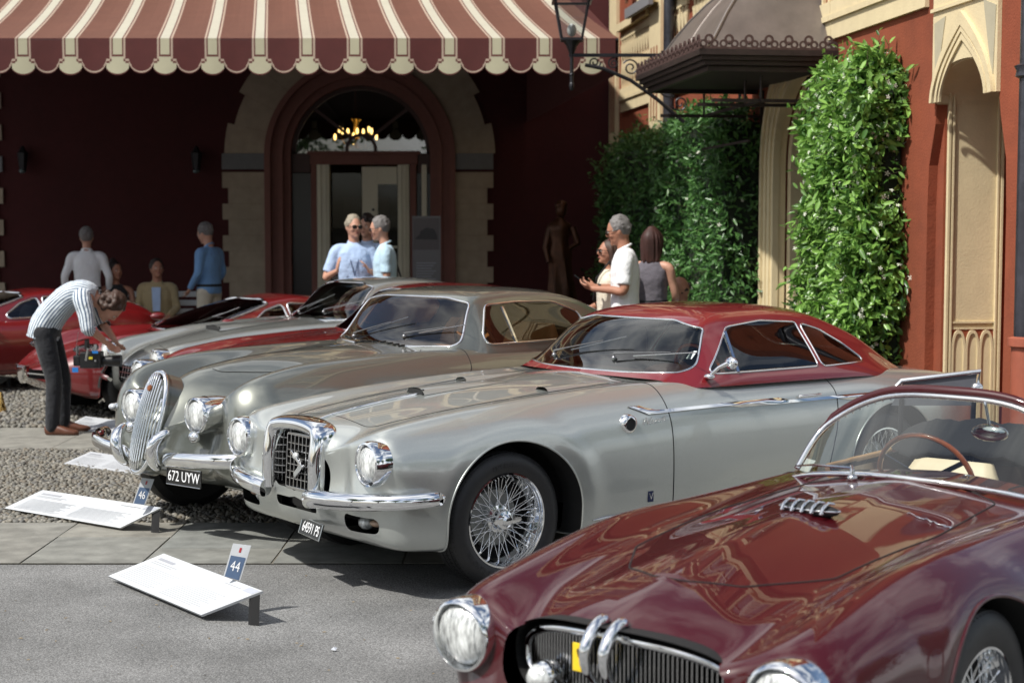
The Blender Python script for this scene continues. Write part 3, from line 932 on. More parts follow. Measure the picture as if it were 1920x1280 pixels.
# pointed mouldings on the head
zt0 = wallpt(1803, 24)[1]; zt1 = wallpt(1803, 66)[1]
for (da, zt_, w_, y_) in ((.02, zt0, .05, -.062), (.085, zt0 - .075, .02, -.05), (.115, zt0 - .11, .018, -.055), (.15, zt1, .022, -.048)):
    A = parch(n0 + da, n1 - da + .02, nzs - .0, nzs, zt_, 14, pt=True); B = parch(n0 + da + w_ * .8, n1 - da - w_ * .8 + .02, nzs, nzs, zt_ - w_ * 2.0, 14, pt=True)
    mb = MB(); mb.band(A, B, y_, -.0305); mb.build('pointed_moulding', M_cream, wg, smooth=30)
for sx_ in (0, 1):
    xa = n0 + .035 if sx_ == 0 else n1 - .0; d = 1 if sx_ == 0 else -1
    tri = [(xa, zt0 - .03), (xa + d * .2, zt0 - .0 + .03 * sx_), (xa + d * .035, zt0 - .55)]
    if d < 0: tri = tri[::-1]
    mb = MB(); mb.prism(tri, -.036, -.0302, 'y'); mb.build('spandrel_panel', mat('grey_cream_panel', (.42, .38, .27), .9, noise=(9, .1)), wg)
mb = MB(); mb.box(hx0 - .01, hx1 + .03, -.05, -.031, zt0 + .05, zt0 + .075); mb.build('head_string', M_cream, wg)
# frieze on the wing: bands and tracery
def frieze(x0, x1, zb=FZ, rows=True):
    for (d_, za_, zb_) in ((-.035, 0, .16), (-.06, .161, .21), (-.045, .211, .33), (-.035, 1.02, 1.14), (-.10, 1.141, 1.24)):
        m_ = MB(); m_.box(x0, x1, d_, -.001, zb + za_, zb + zb_); m_.build('frieze_band', M_cream, wg)
    d = .16; n = max(1, int((x1 - x0) / d)); d = (x1 - x0) / n
    if not rows: return
    g = MB(); w = .022
    g.box(-w, w, -.03, -.001, 0, .69)
    # a tracery leaf: two ogee bars and a lozenge
    for sg in (-1, 1):
        g.bar((sg * w, -.015, .42), (sg * d / 2, -.015, .62), .03, .028, up=(0, 1, 0))
        g.bar((sg * w, -.015, .10), (sg * d * .36, -.015, .24), .025, .028, up=(0, 1, 0))
        g.bar((sg * d * .36, -.015, .24), (sg * w, -.015, .36), .025, .028, up=(0, 1, 0))
    me = g.mesh('tracery_bar', M_cream)
    for k in range(n):
        link('tracery_bar', me, wg, (x0 + d * (k + .5), 0, zb + .331))
fz_end = s_of(1735)
frieze(s_of(1560), fz_end)
frieze(s_of(1300), s_of(1560) - .01)
frieze(s_of(1255), s_of(1290))
frieze(s_of(1166), s_of(1222))
# pilaster strips near the corner
for a, b_ in ((1147, 1160), (1222, 1243)):
    m_ = MB(); xa, xb = s_of(a), s_of(b_)
    m_.box(xa, xb, -.05, -.001, .0, 2.95); m_.box(xa, xb, -.05, -.001, 3.0, 8)
    m_.build('pilaster', M_cream, wg)
    for q in range(3):
        m_ = MB(); xx = xa + (xb - xa) * (q + .8) / 4
        m_.box(xx - .03, xx + .03, -.0525, -.0505, 3.15, 4.1); m_.build('pilaster_slot', M_red, wg)
# windows with shutters above
for px_, wd in ((1218, .9), (1312, .9)):
    window_set(wg, s_of(px_), 4.86, wd, 1.7)
for sx_ in (9.2,):
    window_set(wg, sx_, 5.0, 1.0, 1.7)
for sx_ in (2.6, 6.0, 9.2, 12.5):
    window_set(wg, sx_, 8.2, 1.0, 1.7)
for z_, h_ in ((7.6, .25), (10.6, .2), (11.7, .35)):
    m_ = MB(); m_.box(.6, LEN, -.14, 0, z_, z_ + h_); m_.build('cornice', M_cream, wg)
# grey sills
for px_ in (1218, 1312):
    s_ = s_of(px_); m_ = MB(); m_.box(s_ - .75, s_ + .75, -.2, -.142, 4.60, 4.73); m_.build('window_sill', mat('grey_sill_stone', (.19, .19, .20), .7), wg)
# portal: cream moulded arch, dark glazed door
for da, w_, y0, y1 in ((-.22, .06, -.07, -.001), (-.155, .07, -.045, -.001), (-.08, .075, -.03, .02), (0.0, .05, .05, .12), (.052, .10, .14, .3)):
    A = parch(p0 + da, p1 - da, 0, 2.35, pz_top - da, 14); B = parch(p0 + da + w_, p1 - da - w_, 0, 2.35, pz_top - da - w_, 14)
    mb = MB(); mb.band(A, B, y0, y1); mb.build('portal_moulding', M_cream, wg, smooth=30)
A = parch(p0 - .215, p1 + .215, 0, 2.35, pz_top + .215, 14); B = parch(p0 + .06, p1 - .06, 0, 2.35, pz_top - .06, 14)
mb = MB(); mb.band(A, B, -.012, .05); mb.build('portal_surround', M_cream, wg, smooth=30)
mb = MB(); mb.prism(parch(p0 + .152, p1 - .152, 0, 2.35, pz_top - .152, 14), .32, .34, 'y')
mb.build('portal_glass', mat('dark_portal_glass', (.02, .022, .025), .06, spec=.8), wg)
mb = MB(); mb.box((p0 + p1) / 2 - .03, (p0 + p1) / 2 + .03, .29, .318, 0, pz_top - .2); mb.box(p0 + .16, p1 - .16, .285, .318, 2.2, 2.28)
mb.build('portal_bars', M_dkwood, wg)

# downpipes
def downpipe(px, off, ztop, zbot, r, m_, lab, lower=None, collars=()):
    s_ = s_of(px, off)
    loc = WC + WD * s_ + WN * off
    t = empty('downpipe', (loc.x, loc.y, 0), W_ROT, lab, 'downpipe')
    q = MB(); q.tube([(0, 0, zbot), (0, 0, ztop)], r, 16); q.build('pipe', m_, t, smooth=40)
    for c in collars:
        q = MB(); q.lathe([(r, c - .06), (r * 1.35, c - .045), (r * 1.25, c - .01), (r * 1.45, c + .02), (r, c + .035)], 16); q.build('collar', m_, t, smooth=40)
    if lower:
        q = MB(); q.tube([(0, 0, 0), (0, 0, zbot)], r * 1.18, 16); q.lathe([(r * 1.18, zbot - .06), (r * 1.5, zbot - .05), (r * 1.5, zbot), (r, zbot + .01)], 16); q.build('lower_pipe', lower, t, smooth=40)
    for c in collars[1:] if collars else []:
        q = MB(); q.box(-.02, .02, 0, off, c - .1, c - .07); q.build('bracket', M_iron, t)
    return t
M_pipe = mat('dark_grey_pipe_paint', (.045, .045, .055), .3, .3, noise=(12, .5), bump=(30, .3, .004))
M_terra = mat('terracotta_pipe_paint', (.33, .09, .05), .6, noise=(12, .15))
downpipe(1928, .09, 8, wallpt(1912, 628)[1], .075, M_pipe, 'dark grey downpipe with terracotta foot at the right edge of the wing', M_terra, (wallpt(1912, 140)[1],))
downpipe(1252, .12, 8, 0, .07, M_pipe, 'slim dark downpipe beside the lamp bracket above the middle hedge', None, (4.75, 3.9, 2.9))
downpipe(1550, .10, 3.16, 2.2, .055, M_terra, 'short terracotta pipe stub rising behind the bright hedge under the canopy end', None, ())

# ---------------------------------------------------------------- entrance canopy
c0, c1 = s_of(1573), 0
pf = wallpt(1573, 95)
zc_ = pf[1]
corner_near = W(1305, 97, (WC + WD * pf[0]).y - .05)
proj = (Vector((corner_near.x, corner_near.y)) - WC).dot(WN)
sfar = wallpt(1192, 150, proj)[0]
cn = empty('entrance_canopy', ((WC + WD * sfar).x, (WC + WD * sfar).y, zc_), W_ROT, 'dark iron canopy with domed metal roof and trefoil cresting over the wing portal', 'canopy')
CL = pf[0] - sfar; CPJ = proj
M_can = mat('brown_black_iron', (.035, .024, .022), .5, .4, noise=(20, .4))
M_zinc = mat('weathered_zinc', (.19, .165, .15), .42, .6, noise=(3.5, .35), bump=(12, .15, .01))
q = MB()
for (g0, z0_, z1_) in ((0, -.05, 0), (-.03, -.09, -.05), (-.06, -.13, -.09), (-.10, -.18, -.13)):
    g = -g0
    q.box(g, CL - g, -CPJ + g, -CPJ + g + .05, z0_, z1_ - .001); q.box(g, g + .05, -CPJ + g + .051, 0, z0_, z1_ - .001); q.box(CL - g - .05, CL - g, -CPJ + g + .051, 0, z0_, z1_ - .001)
q.build('eave', M_can, cn)
q = MB(); q.box(.1, CL - .1, -CPJ + .1, -.01, -.14, -.12); q.build('soffit', mat('dark_soffit', (.02, .014, .012), .7), cn)
# domed roof: rises from an inset base with a concave-convex sweep
NU, NV = 24, 12
dv = []; df = []
hz_ = [0, .05, .22, .42, .60, .76, .88, .95, 1.0]
prof = [(1.0, 0.0), (.95, .045), (.90, .11), (.84, .22), (.77, .35), (.68, .49), (.57, .63), (.44, .77), (.30, .89), (.15, .97), (.05, 1.0)]
RH = 1.0
ring = []
for t in range(0, 13): ring.append((0, t / 12.0))
def roof_pt(k, sc, h):
    # three-sided hipped dome: path from wall far end, round the front, to wall near end
    x0_, x1_ = .10, CL - .06; yy = CPJ - .06
    cxm = (x0_ + x1_) / 2
    segs = [((x0_, 0), (x0_, -yy)), ((x0_, -yy), (x1_, -yy)), ((x1_, -yy), (x1_, 0))]
    s_, t = divmod(k, 8)
    if s_ > 2: s_, t = 2, 8
    a, b_ = segs[s_]
    x = a[0] + (b_[0] - a[0]) * t / 8; y = a[1] + (b_[1] - a[1]) * t / 8
    return (cxm + (x - cxm) * sc, y * sc, h)
for i, (sc_, h) in enumerate(prof):
    for k in range(25): dv.append(roof_pt(k, sc_, h * RH))
for i in range(len(prof) - 1):
    for k in range(24): df.append((i * 25 + k, i * 25 + k + 1, (i + 1) * 25 + k + 1, (i + 1) * 25 + k))
df.append(tuple((len(prof) - 1) * 25 + k for k in range(25)))
q = MB(); q.add(dv, df); q.build('domed_roof', M_zinc, cn, smooth=35)
q = MB()
for kk in (0, 8, 16, 24):
    q.tube([Vector(roof_pt(kk, a, b_ * RH)) + Vector((0, 0, .006)) for a, b_ in prof], .014, 6)
for kk in (12,): q.tube([Vector(roof_pt(kk, a, b_ * RH)) + Vector((0, 0, .002)) for a, b_ in prof], .008, 6)
q.build('roof_rib', M_zinc, cn, smooth=50)
# cresting
g = MB()
lobe = []
for cx_, cz_, r_ in ((0, .085, .042), (-.05, .045, .036), (.05, .045, .036)):
    a_ = [(cx_ + r_ * math.cos(2 * math.pi * i / 14), cz_ + r_ * math.sin(2 * math.pi * i / 14)) for i in range(14)]
    b_ = [(cx_ + r_ * .52 * math.cos(2 * math.pi * i / 14), cz_ + r_ * .52 * math.sin(2 * math.pi * i / 14)) for i in range(14)]
    g.band(a_ + a_[:1], b_ + b_[:1], -.006 + .001 * (cx_ > 0) - .001 * (cx_ < 0), .006 + .001 * (cx_ > 0) - .001 * (cx_ < 0))
g.box(-.088, .088, -.009, .009, -.002, .018)
g.ell((0, 0, .055), (.014, .01, .02), 8, 5)
cme = g.mesh('trefoil_crest', mat('rusty_crest_iron', (.085, .05, .045), .55, .4, noise=(30, .4)))
n = 7
for k in range(n): link('trefoil_crest', cme, cn, (CL - .02, -CPJ * (k + .5) / n, 0), (0, 0, math.pi / 2))
n = 16
for k in range(n): link('trefoil_crest', cme, cn, (CL * (k + .5) / n, -CPJ + .01, 0))
# iron brackets
for xx in (.35, CL - .75, CL - .25):
    q = MB(); q.bar((xx, 0, -.42), (xx, -CPJ + .18, -.42), .03); q.bar((xx, -.02, -1.25), (xx, -.02, -.16), .035)
    q.tube([(xx, -.62, -.42), (xx, -.62, -.2)], .012, 6)
    q.build('iron_bracket', M_can, cn)
q = MB(); q.bar((.3, -.62, -.42), (CL - .2, -.62, -.42), .025); q.bar((.3, -.62, -.75), (CL - .6, -.62, -.75), .02); q.build('tie_rod', M_can, cn)
for px_ in (1412, 1438):
    pass

# ---------------------------------------------------------------- lamp on a scrolled bracket
ls = s_of(1392)
lp_w = WC + WD * ls
lamp_y = lp_w.y
la = W(1072, 100, lamp_y)
arm = lp_w.x - la.x
za = W(1100, 104, lamp_y).z
lm = empty('wall_lamp', (lp_w.x, lp_w.y, za), 0, 'black lantern with clear panes on a scrolled iron bracket beside the awning', 'lantern')
q = MB(); q.bar((-.02, 0, 0), (-arm - .03, 0, 0), .035); q.bar((-.04, 0, -.75), (-.04, 0, .2), .03)
SX = arm - 1.24
q.tube([(-.05 - SX, 0, -.7), (-.35 - SX, 0, -.45), (-.62 - SX, 0, -.26), (-.9 - SX, 0, -.14), (-1.1 - SX, 0, -.10)], .02, 8)
q.build('bracket_arm', M_iron, lm)
q = MB()
def spiral(cx_, cz_, r0, turns, a0, sg=1):
    return [(cx_ + r0 * (1 - t / 22 * .8) * math.cos(a0 + sg * turns * 2 * math.pi * t / 22), 0, cz_ + r0 * (1 - t / 22 * .8) * math.sin(a0 + sg * turns * 2 * math.pi * t / 22)) for t in range(23)]
for i, (x_, z_, r_) in enumerate(((-1.0, -.075, .065), (-.8, -.085, .06), (-.62, -.13, .09), (-.42, -.2, .13), (-.22, -.3, .14), (-.2, -.12, .09), (-.42, -.08, .06), (-.1, -.5, .09))):
    q = MB(); q.tube(spiral(x_ - SX, z_, r_, 1.6, i * 1.3, 1 if i % 2 else -1), .009, 5); q.build('iron_scroll', M_iron, lm)
lz = .06
q = MB()
top_w, bot_w, hh = .175, .105, .40
for sx_ in (-1, 1):
    for sy_ in (-1, 1):
        q.bar((-arm + sx_ * bot_w, sy_ * bot_w, lz + .10), (-arm + sx_ * top_w, sy_ * top_w, lz + .10 + hh), .022)
for w_, z_ in ((bot_w, lz + .10), (top_w + .02, lz + .10 + hh)):
    for a in (-1, 1):
        q.bar((-arm - w_ - .01, a * w_, z_), (-arm + w_ + .01, a * w_, z_), .026); q.bar((-arm + a * w_, -w_, z_), (-arm + a * w_, w_, z_), .026)
for sx_ in (-1, 1):
    for sy_ in (-1, 1):
        q.bar((-arm + sx_ * top_w * 1.05, sy_ * top_w * 1.05, lz + .51 + .01), (-arm + sx_ * .09, sy_ * .09, lz + .74), .02)
q.box(-arm - .10, -arm + .10, -.1, .1, lz + .735, lz + .76); q.lathe([(.06, lz + .76), (.07, lz + .82), (.02, lz + .88), (.03, lz + .92), (0, lz + .98)], 10, origin=(-arm, 0, 0))
q.tube([(-arm, 0, -.30), (-arm, 0, lz + .1)], .02, 8); q.ell((-arm, 0, -.32), (.03, .03, .05), 8, 6); q.ell((-arm, 0, -.2), (.028, .028, .02), 8, 6); q.lathe([(.02, 0), (.06, lz + .04), (.10, lz + .09)], 8, origin=(-arm, 0, 0))
q.build('lantern_frame', M_iron, lm)
gm = glass('clear_lamp_glass', (.82, .84, .84), .9)
q = MB()
for sx_ in (-1, 1):
    q.add([(-arm + sx_ * bot_w, -bot_w, lz + .1), (-arm + sx_ * bot_w, bot_w, lz + .1), (-arm + sx_ * top_w, top_w, lz + .5), (-arm + sx_ * top_w, -top_w, lz + .5)], [(0, 1, 2, 3)])
    q.add([(-arm - bot_w, sx_ * bot_w, lz + .1), (-arm + bot_w, sx_ * bot_w, lz + .1), (-arm + top_w, sx_ * top_w, lz + .5), (-arm - top_w, sx_ * top_w, lz + .5)], [(0, 1, 2, 3)])
    q.add([(-arm + sx_ * top_w, -top_w, lz + .52), (-arm + sx_ * top_w, top_w, lz + .52), (-arm + sx_ * .09, .09, lz + .73), (-arm + sx_ * .09, -.09, lz + .73)], [(0, 1, 2, 3)])
q.build('lamp_panes', gm, lm, fix=False)
q = MB(); q.add([(-arm - top_w, -top_w, lz + .52), (-arm + top_w, -top_w, lz + .52), (-arm + .09, -.09, lz + .73), (-arm - .09, -.09, lz + .73)], [(0, 1, 2, 3)])
q.build('top_pane', mat('pale_top_pane', (.45, .43, .42), .25), lm, fix=False)
q = MB(); q.ell((-arm, 0, lz + .2), (.05, .05, .07), 10, 7); q.build('lamp_bulb', mat('frosted_bulb', (.6, .62, .6), .3), lm, smooth=60)

# ---------------------------------------------------------------- jasmine hedges
def leaf_mat(name, c0, c1, trans=0.25):
    m = bpy.data.materials.new(name); m.use_nodes = True
    nt = m.node_tree; b = nt.nodes['Principled BSDF']
    g = nt.nodes.new('ShaderNodeNewGeometry')
    mx = nt.nodes.new('ShaderNodeMixRGB'); mx.inputs[1].default_value = c0 + (1,); mx.inputs[2].default_value = c1 + (1,)
    nt.links.new(g.outputs['Random Per Island'], mx.inputs[0]); nt.links.new(mx.outputs[0], b.inputs['Base Color'])
    b.inputs['Roughness'].default_value = 0.32; b.inputs['Specular IOR Level'].default_value = .5
    tl = nt.nodes.new('ShaderNodeBsdfTranslucent'); nt.links.new(mx.outputs[0], tl.inputs[0])
    ms = nt.nodes.new('ShaderNodeMixShader'); ms.inputs[0].default_value = trans + .07
    nt.links.new(b.outputs[0], ms.inputs[1]); nt.links.new(tl.outputs[0], ms.inputs[2])
    nt.links.new(ms.outputs[0], nt.nodes['Material Output'].inputs[0])
    return m
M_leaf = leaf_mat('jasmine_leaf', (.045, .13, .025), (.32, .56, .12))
M_leafd = leaf_mat('shaded_jasmine_leaf', (.028, .085, .025), (.15, .33, .09))  # darker copy of the jasmine leaf, shade of these hedges in the colour
M_flower = mat('white_jasmine_petal', (.72, .74, .62), .6)
LV = np.array([(0, 0, 0), (.30, .22, .03), (.68, .20, .02), (1, 0, -.10), (.68, -.20, .02), (.30, -.22, .03), (.45, 0, -.05)])
LF = np.array([(0, 6, 1), (1, 6, 2), (2, 6, 3), (3, 6, 4), (4, 6, 5), (5, 6, 0)])
def leaves(P, Nn, L, r, droop=.35):
    """leaves at P (N,3) facing roughly Nn, size L"""
    N = len(P)
    ax = r.normal(size=(N, 3)); ax[:, 2] -= droop
    ax += Nn * .55
    ax /= np.linalg.norm(ax, axis=1)[:, None]
    nn = Nn + r.normal(size=(N, 3)) * .55 + np.array([0, 0, .55])
    nn -= ax * (nn * ax).sum(1)[:, None]; nn /= np.linalg.norm(nn, axis=1)[:, None]
    bt = np.cross(nn, ax)
    V = P[:, None] + L[:, None, None] * (LV[None, :, 0:1] * ax[:, None] + LV[None, :, 1:2] * .75 * bt[:, None] + LV[None, :, 2:3] * nn[:, None])
    F = LF[None] + (np.arange(N) * len(LV))[:, None, None]
    return V.reshape(-1, 3), F.reshape(-1, 3)
def hedge(lab, s0, s1, depth, ztop, nleaf, L, m, seedn, flowers=0, singles=0, name='jasmine_hedge', side_bulge=.1):
    r = np.random.RandomState(seedn)
    loc = WC + WD * s0
    t = empty(name, (loc.x, loc.y, 0), W_ROT, lab, 'hedge', 'climbing jasmine hedges on the wing wall')
    W_ = s1 - s0
    def surf(n):
        # points on the boxy rounded hedge: front, two ends, top
        a = np.array([W_ * ztop, depth * ztop, depth * ztop, W_ * depth * 1.3]); a /= a.sum()
        k = r.choice(4, n, p=a)
        u, v = r.uniform(0, 1, n), r.uniform(0, 1, n)
        P = np.zeros((n, 3)); Nn = np.zeros((n, 3))
        f = k == 0; P[f] = np.stack([u[f] * W_, np.full(f.sum(), -depth), v[f] * ztop], 1); Nn[f] = (0, -1, 0)
        f = k == 1; P[f] = np.stack([np.zeros(f.sum()), -u[f] * depth, v[f] * ztop], 1); Nn[f] = (-1, 0, 0)
        f = k == 2; P[f] = np.stack([np.full(f.sum(), W_), -u[f] * depth, v[f] * ztop], 1); Nn[f] = (1, 0, 0)
        f = k == 3; P[f] = np.stack([u[f] * W_, -v[f] * depth, np.full(f.sum(), ztop)], 1); Nn[f] = (0, 0, 1)
        # rounded, lumpy outline
        c = np.array([W_ / 2, -depth / 2, ztop * .5])
        def lump(Q): return (np.sin(Q[:, 0] * 4.1 + seedn) * np.sin(Q[:, 2] * 3.7 + 1.3 * seedn) + .6 * np.sin(Q[:, 2] * 9 + Q[:, 0] * 7) * np.sin(Q[:, 1] * 8 + 2))
        P += Nn * (lump(P) * .085)[:, None]
        ex = np.clip((P[:, 2] - ztop * .88) / (ztop * .12), 0, 1) ** 2
        P[:, 0] = c[0] + (P[:, 0] - c[0]) * (1 - .14 * ex); P[:, 1] *= (1 - .25 * ex)
        P[:, 2] -= .16 * (np.abs((P[:, 0] - c[0]) / (W_ / 2)) ** 3) * np.clip((P[:, 2] - ztop * .7) / (ztop * .3), 0, 1)
        return P, Nn
    P, Nn = surf(nleaf)
    P -= Nn * (r.uniform(0, 1, nleaf) ** 1.3 * .17)[:, None]
    Ls = L * r.uniform(.6, 1.25, nleaf)
    V, F = leaves(P, Nn, Ls, r)
    o = link('foliage', np_mesh('foliage', V, F, m), t); o['kind'] = 'stuff'
    # sprigs that stick out
    q = MB()
    tips = []
    PS, NS_ = surf(150)
    for i in range(150):
        p = Vector(PS[i]); nrm = Vector(NS_[i])
        d = (nrm + Vector((0, 0, .6)) + Vector(r.normal(size=3)) * .4).normalized()
        ln = r.uniform(.06, .20)
        q.tube([p - nrm * .1, p + d * ln * .5, p + d * ln], [.003, .002, .001], 4)
        for j in range(5): tips.append((p + d * ln * (j + 1) / 5, d))
    q.build('twigs', mat('brown_twig', (.06, .04, .02), .8), t)['kind'] = 'stuff'
    TP = np.array([tuple(a) for a, b_ in tips]); TN = np.array([tuple(b_) for a, b_ in tips])
    V, F = leaves(TP, TN, L * r.uniform(.5, 1, len(TP)), r, 0)
    o = link('sprig_leaves', np_mesh('sprig_leaves', V, F, m), t); o['kind'] = 'stuff'
    # dark woody core so that no wall shows through
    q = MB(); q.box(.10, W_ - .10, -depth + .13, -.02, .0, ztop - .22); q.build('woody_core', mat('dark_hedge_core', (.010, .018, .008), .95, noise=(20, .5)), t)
    if flowers:
        fl = MB()
        for k in range(5):
            a = 2 * math.pi * k / 5
            fl.add([(0, 0, 0), (.018 * math.cos(a - .3), .018 * math.sin(a - .3), .003), (.026 * math.cos(a + .1), .026 * math.sin(a + .1), -.002), (.012 * math.cos(a + .5), .012 * math.sin(a + .5), .003)], [(0, 1, 2, 3)])
        P, Nn = surf(flowers); P += Nn * r.uniform(.0, .05, flowers)[:, None]
        fv = np.array(fl.v); ff = np.array(fl.f)
        VV = []; 
        for i in range(flowers):
            nrm = Vector(Nn[i] + r.normal(size=3) * .6 + np.array([0, 0, .3])).normalized()
            M3 = np.array(nrm.to_track_quat('Z', 'Y').to_matrix())
            VV.append(fv @ M3.T * r.uniform(.7, 1.1) + P[i])
        V = np.concatenate(VV); F = (ff[None] + (np.arange(flowers) * len(fv))[:, None, None]).reshape(-1, 4)
        o = link('blossom', np_mesh('blossom', V, F, M_flower, False), t); o['kind'] = 'stuff'
    if singles:
        lv = LV * np.array([1, .75, 1]); me = np_mesh('leaf', lv, LF, m)
        P, Nn = surf(singles); P += Nn * .02
        f = (Nn[:, 1] < -.5) | (Nn[:, 0] < -.5) | (Nn[:, 2] > .5)
        for i in np.where(f)[0]:
            ax = Vector(Nn[i] * .5 + r.normal(size=3) * .7 + np.array([0, 0, -.4])).normalized()
            link('leaf', me, t, P[i], (ax.to_track_quat('X', 'Z') @ Matrix.Rotation(r.uniform(-.6, .6), 3, 'X').to_quaternion()).to_euler(), (L * 1.15,) * 3)
    return t
hd = .42
hA0, hA1 = s_of(1478, hd * .0) + .1, s_of(1700, 0) - .0
zA = W(1640, 132, (WC + WD * (hA0 + hA1) / 2).y).z
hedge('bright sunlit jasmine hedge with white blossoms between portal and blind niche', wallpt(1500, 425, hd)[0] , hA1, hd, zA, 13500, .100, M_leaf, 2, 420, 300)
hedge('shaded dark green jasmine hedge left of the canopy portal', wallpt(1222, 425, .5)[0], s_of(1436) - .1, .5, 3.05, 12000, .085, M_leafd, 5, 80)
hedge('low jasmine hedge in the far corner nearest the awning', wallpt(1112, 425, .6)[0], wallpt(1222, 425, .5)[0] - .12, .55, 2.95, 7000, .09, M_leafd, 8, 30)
# ================================================================ CAR TOOLS
def pchip(xs, ys):
    xs = np.array(xs, float); ys = np.array(ys, float)
    h = np.diff(xs); d = np.diff(ys) / h
    m = np.zeros(len(xs))
    for i in range(1, len(xs) - 1):
        if d[i - 1] * d[i] > 0:
            w1 = 2 * h[i] + h[i - 1]; w2 = h[i] + 2 * h[i - 1]
            m[i] = (w1 + w2) / (w1 / d[i - 1] + w2 / d[i])
    m[0] = d[0]; m[-1] = d[-1]
    def f(x):
        x = np.clip(x, xs[0], xs[-1]); i = np.clip(np.searchsorted(xs, x) - 1, 0, len(h) - 1)
        t = (x - xs[i]) / h[i]
        return ys[i] * (1 + 2 * t) * (1 - t) ** 2 + h[i] * m[i] * t * (1 - t) ** 2 + ys[i + 1] * t * t * (3 - 2 * t) + h[i] * m[i + 1] * t * t * (t - 1)
    return f
class Tab:
    def __init__(s, pts, sig=0.07):
        if isinstance(pts, (int, float)): pts = [(0, pts), (1, pts)]
        xs = [p[0] for p in pts]; ys = [p[1] for p in pts]
        f = pchip(xs, ys)
        n = int((xs[-1] - xs[0]) / .01) + 2
        X = np.linspace(xs[0], xs[-1], n); Y = f(X)
        k = int(3 * sig / .01)
        if k > 1 and n > 5:
            g = np.exp(-.5 * (np.arange(-k, k + 1) * .01 / sig) ** 2); g /= g.sum()
            # extend by straight continuation so that the ends stay put
            a = Y[0] - (Y[1] - Y[0]) * np.arange(k, 0, -1); b = Y[-1] + (Y[-1] - Y[-2]) * np.arange(1, k + 1)
            Y = np.convolve(np.concatenate([a, Y, b]), g, 'valid')
        s.X, s.Y = X, Y
    def __call__(s, x): return np.interp(x, s.X, s.Y)
def bspline_basis(n, t, p=3):
    kn = np.concatenate([np.zeros(p), np.linspace(0, 1, n - p + 1), np.ones(p)])
    t = np.clip(t, 0, 1 - 1e-9)
    N = [((t >= kn[i]) & (t < kn[i + 1])).astype(float) for i in range(len(kn) - 1)]
    for k in range(1, p + 1):
        M = []
        for i in range(len(N) - 1):
            a = (t - kn[i]) / (kn[i + k] - kn[i]) * N[i] if kn[i + k] > kn[i] else 0
            b = (kn[i + k + 1] - t) / (kn[i + k + 1] - kn[i + 1]) * N[i + 1] if kn[i + k + 1] > kn[i + 1] else 0
            M.append(a + b)
        N = M
    return np.stack(N[:n], -1)
def sd_poly(px, py, poly, r=0.0):
    """signed distance to a polygon (negative inside), corners rounded by r"""
    P = np.array(poly, float)
    if r:
        # shrink towards inside by offsetting edges
        n = len(P); A = np.sum(P[:, 0] * np.roll(P[:, 1], -1) - np.roll(P[:, 0], -1) * P[:, 1])
        if A < 0: P = P[::-1]
        Q = []
        for i in range(n):
            a, b, c = P[i - 1], P[i], P[(i + 1) % n]
            e1 = (b - a) / np.linalg.norm(b - a); e2 = (c - b) / np.linalg.norm(c - b)
            n1 = np.array([-e1[1], e1[0]]); n2 = np.array([-e2[1], e2[0]])
            bis = n1 + n2; L = np.dot(bis, n1)
            Q.append(b + bis * (r / max(L, .25)))
        P = np.array(Q)
    d = np.full(px.shape, 1e9); inside = np.zeros(px.shape, bool)
    n = len(P)
    for i in range(n):
        a, b = P[i], P[(i + 1) % n]
        e = b - a; wx, wy = px - a[0], py - a[1]
        t = np.clip((wx * e[0] + wy * e[1]) / (e @ e + 1e-12), 0, 1)
        d = np.minimum(d, np.hypot(wx - e[0] * t, wy - e[1] * t))
        c1 = (a[1] <= py) & (b[1] > py) | (b[1] <= py) & (a[1] > py)
        xx = a[0] + (py - a[1]) / (b[1] - a[1] + 1e-12) * e[0]
        inside ^= c1 & (px < xx)
    return np.where(inside, -d, d) - r
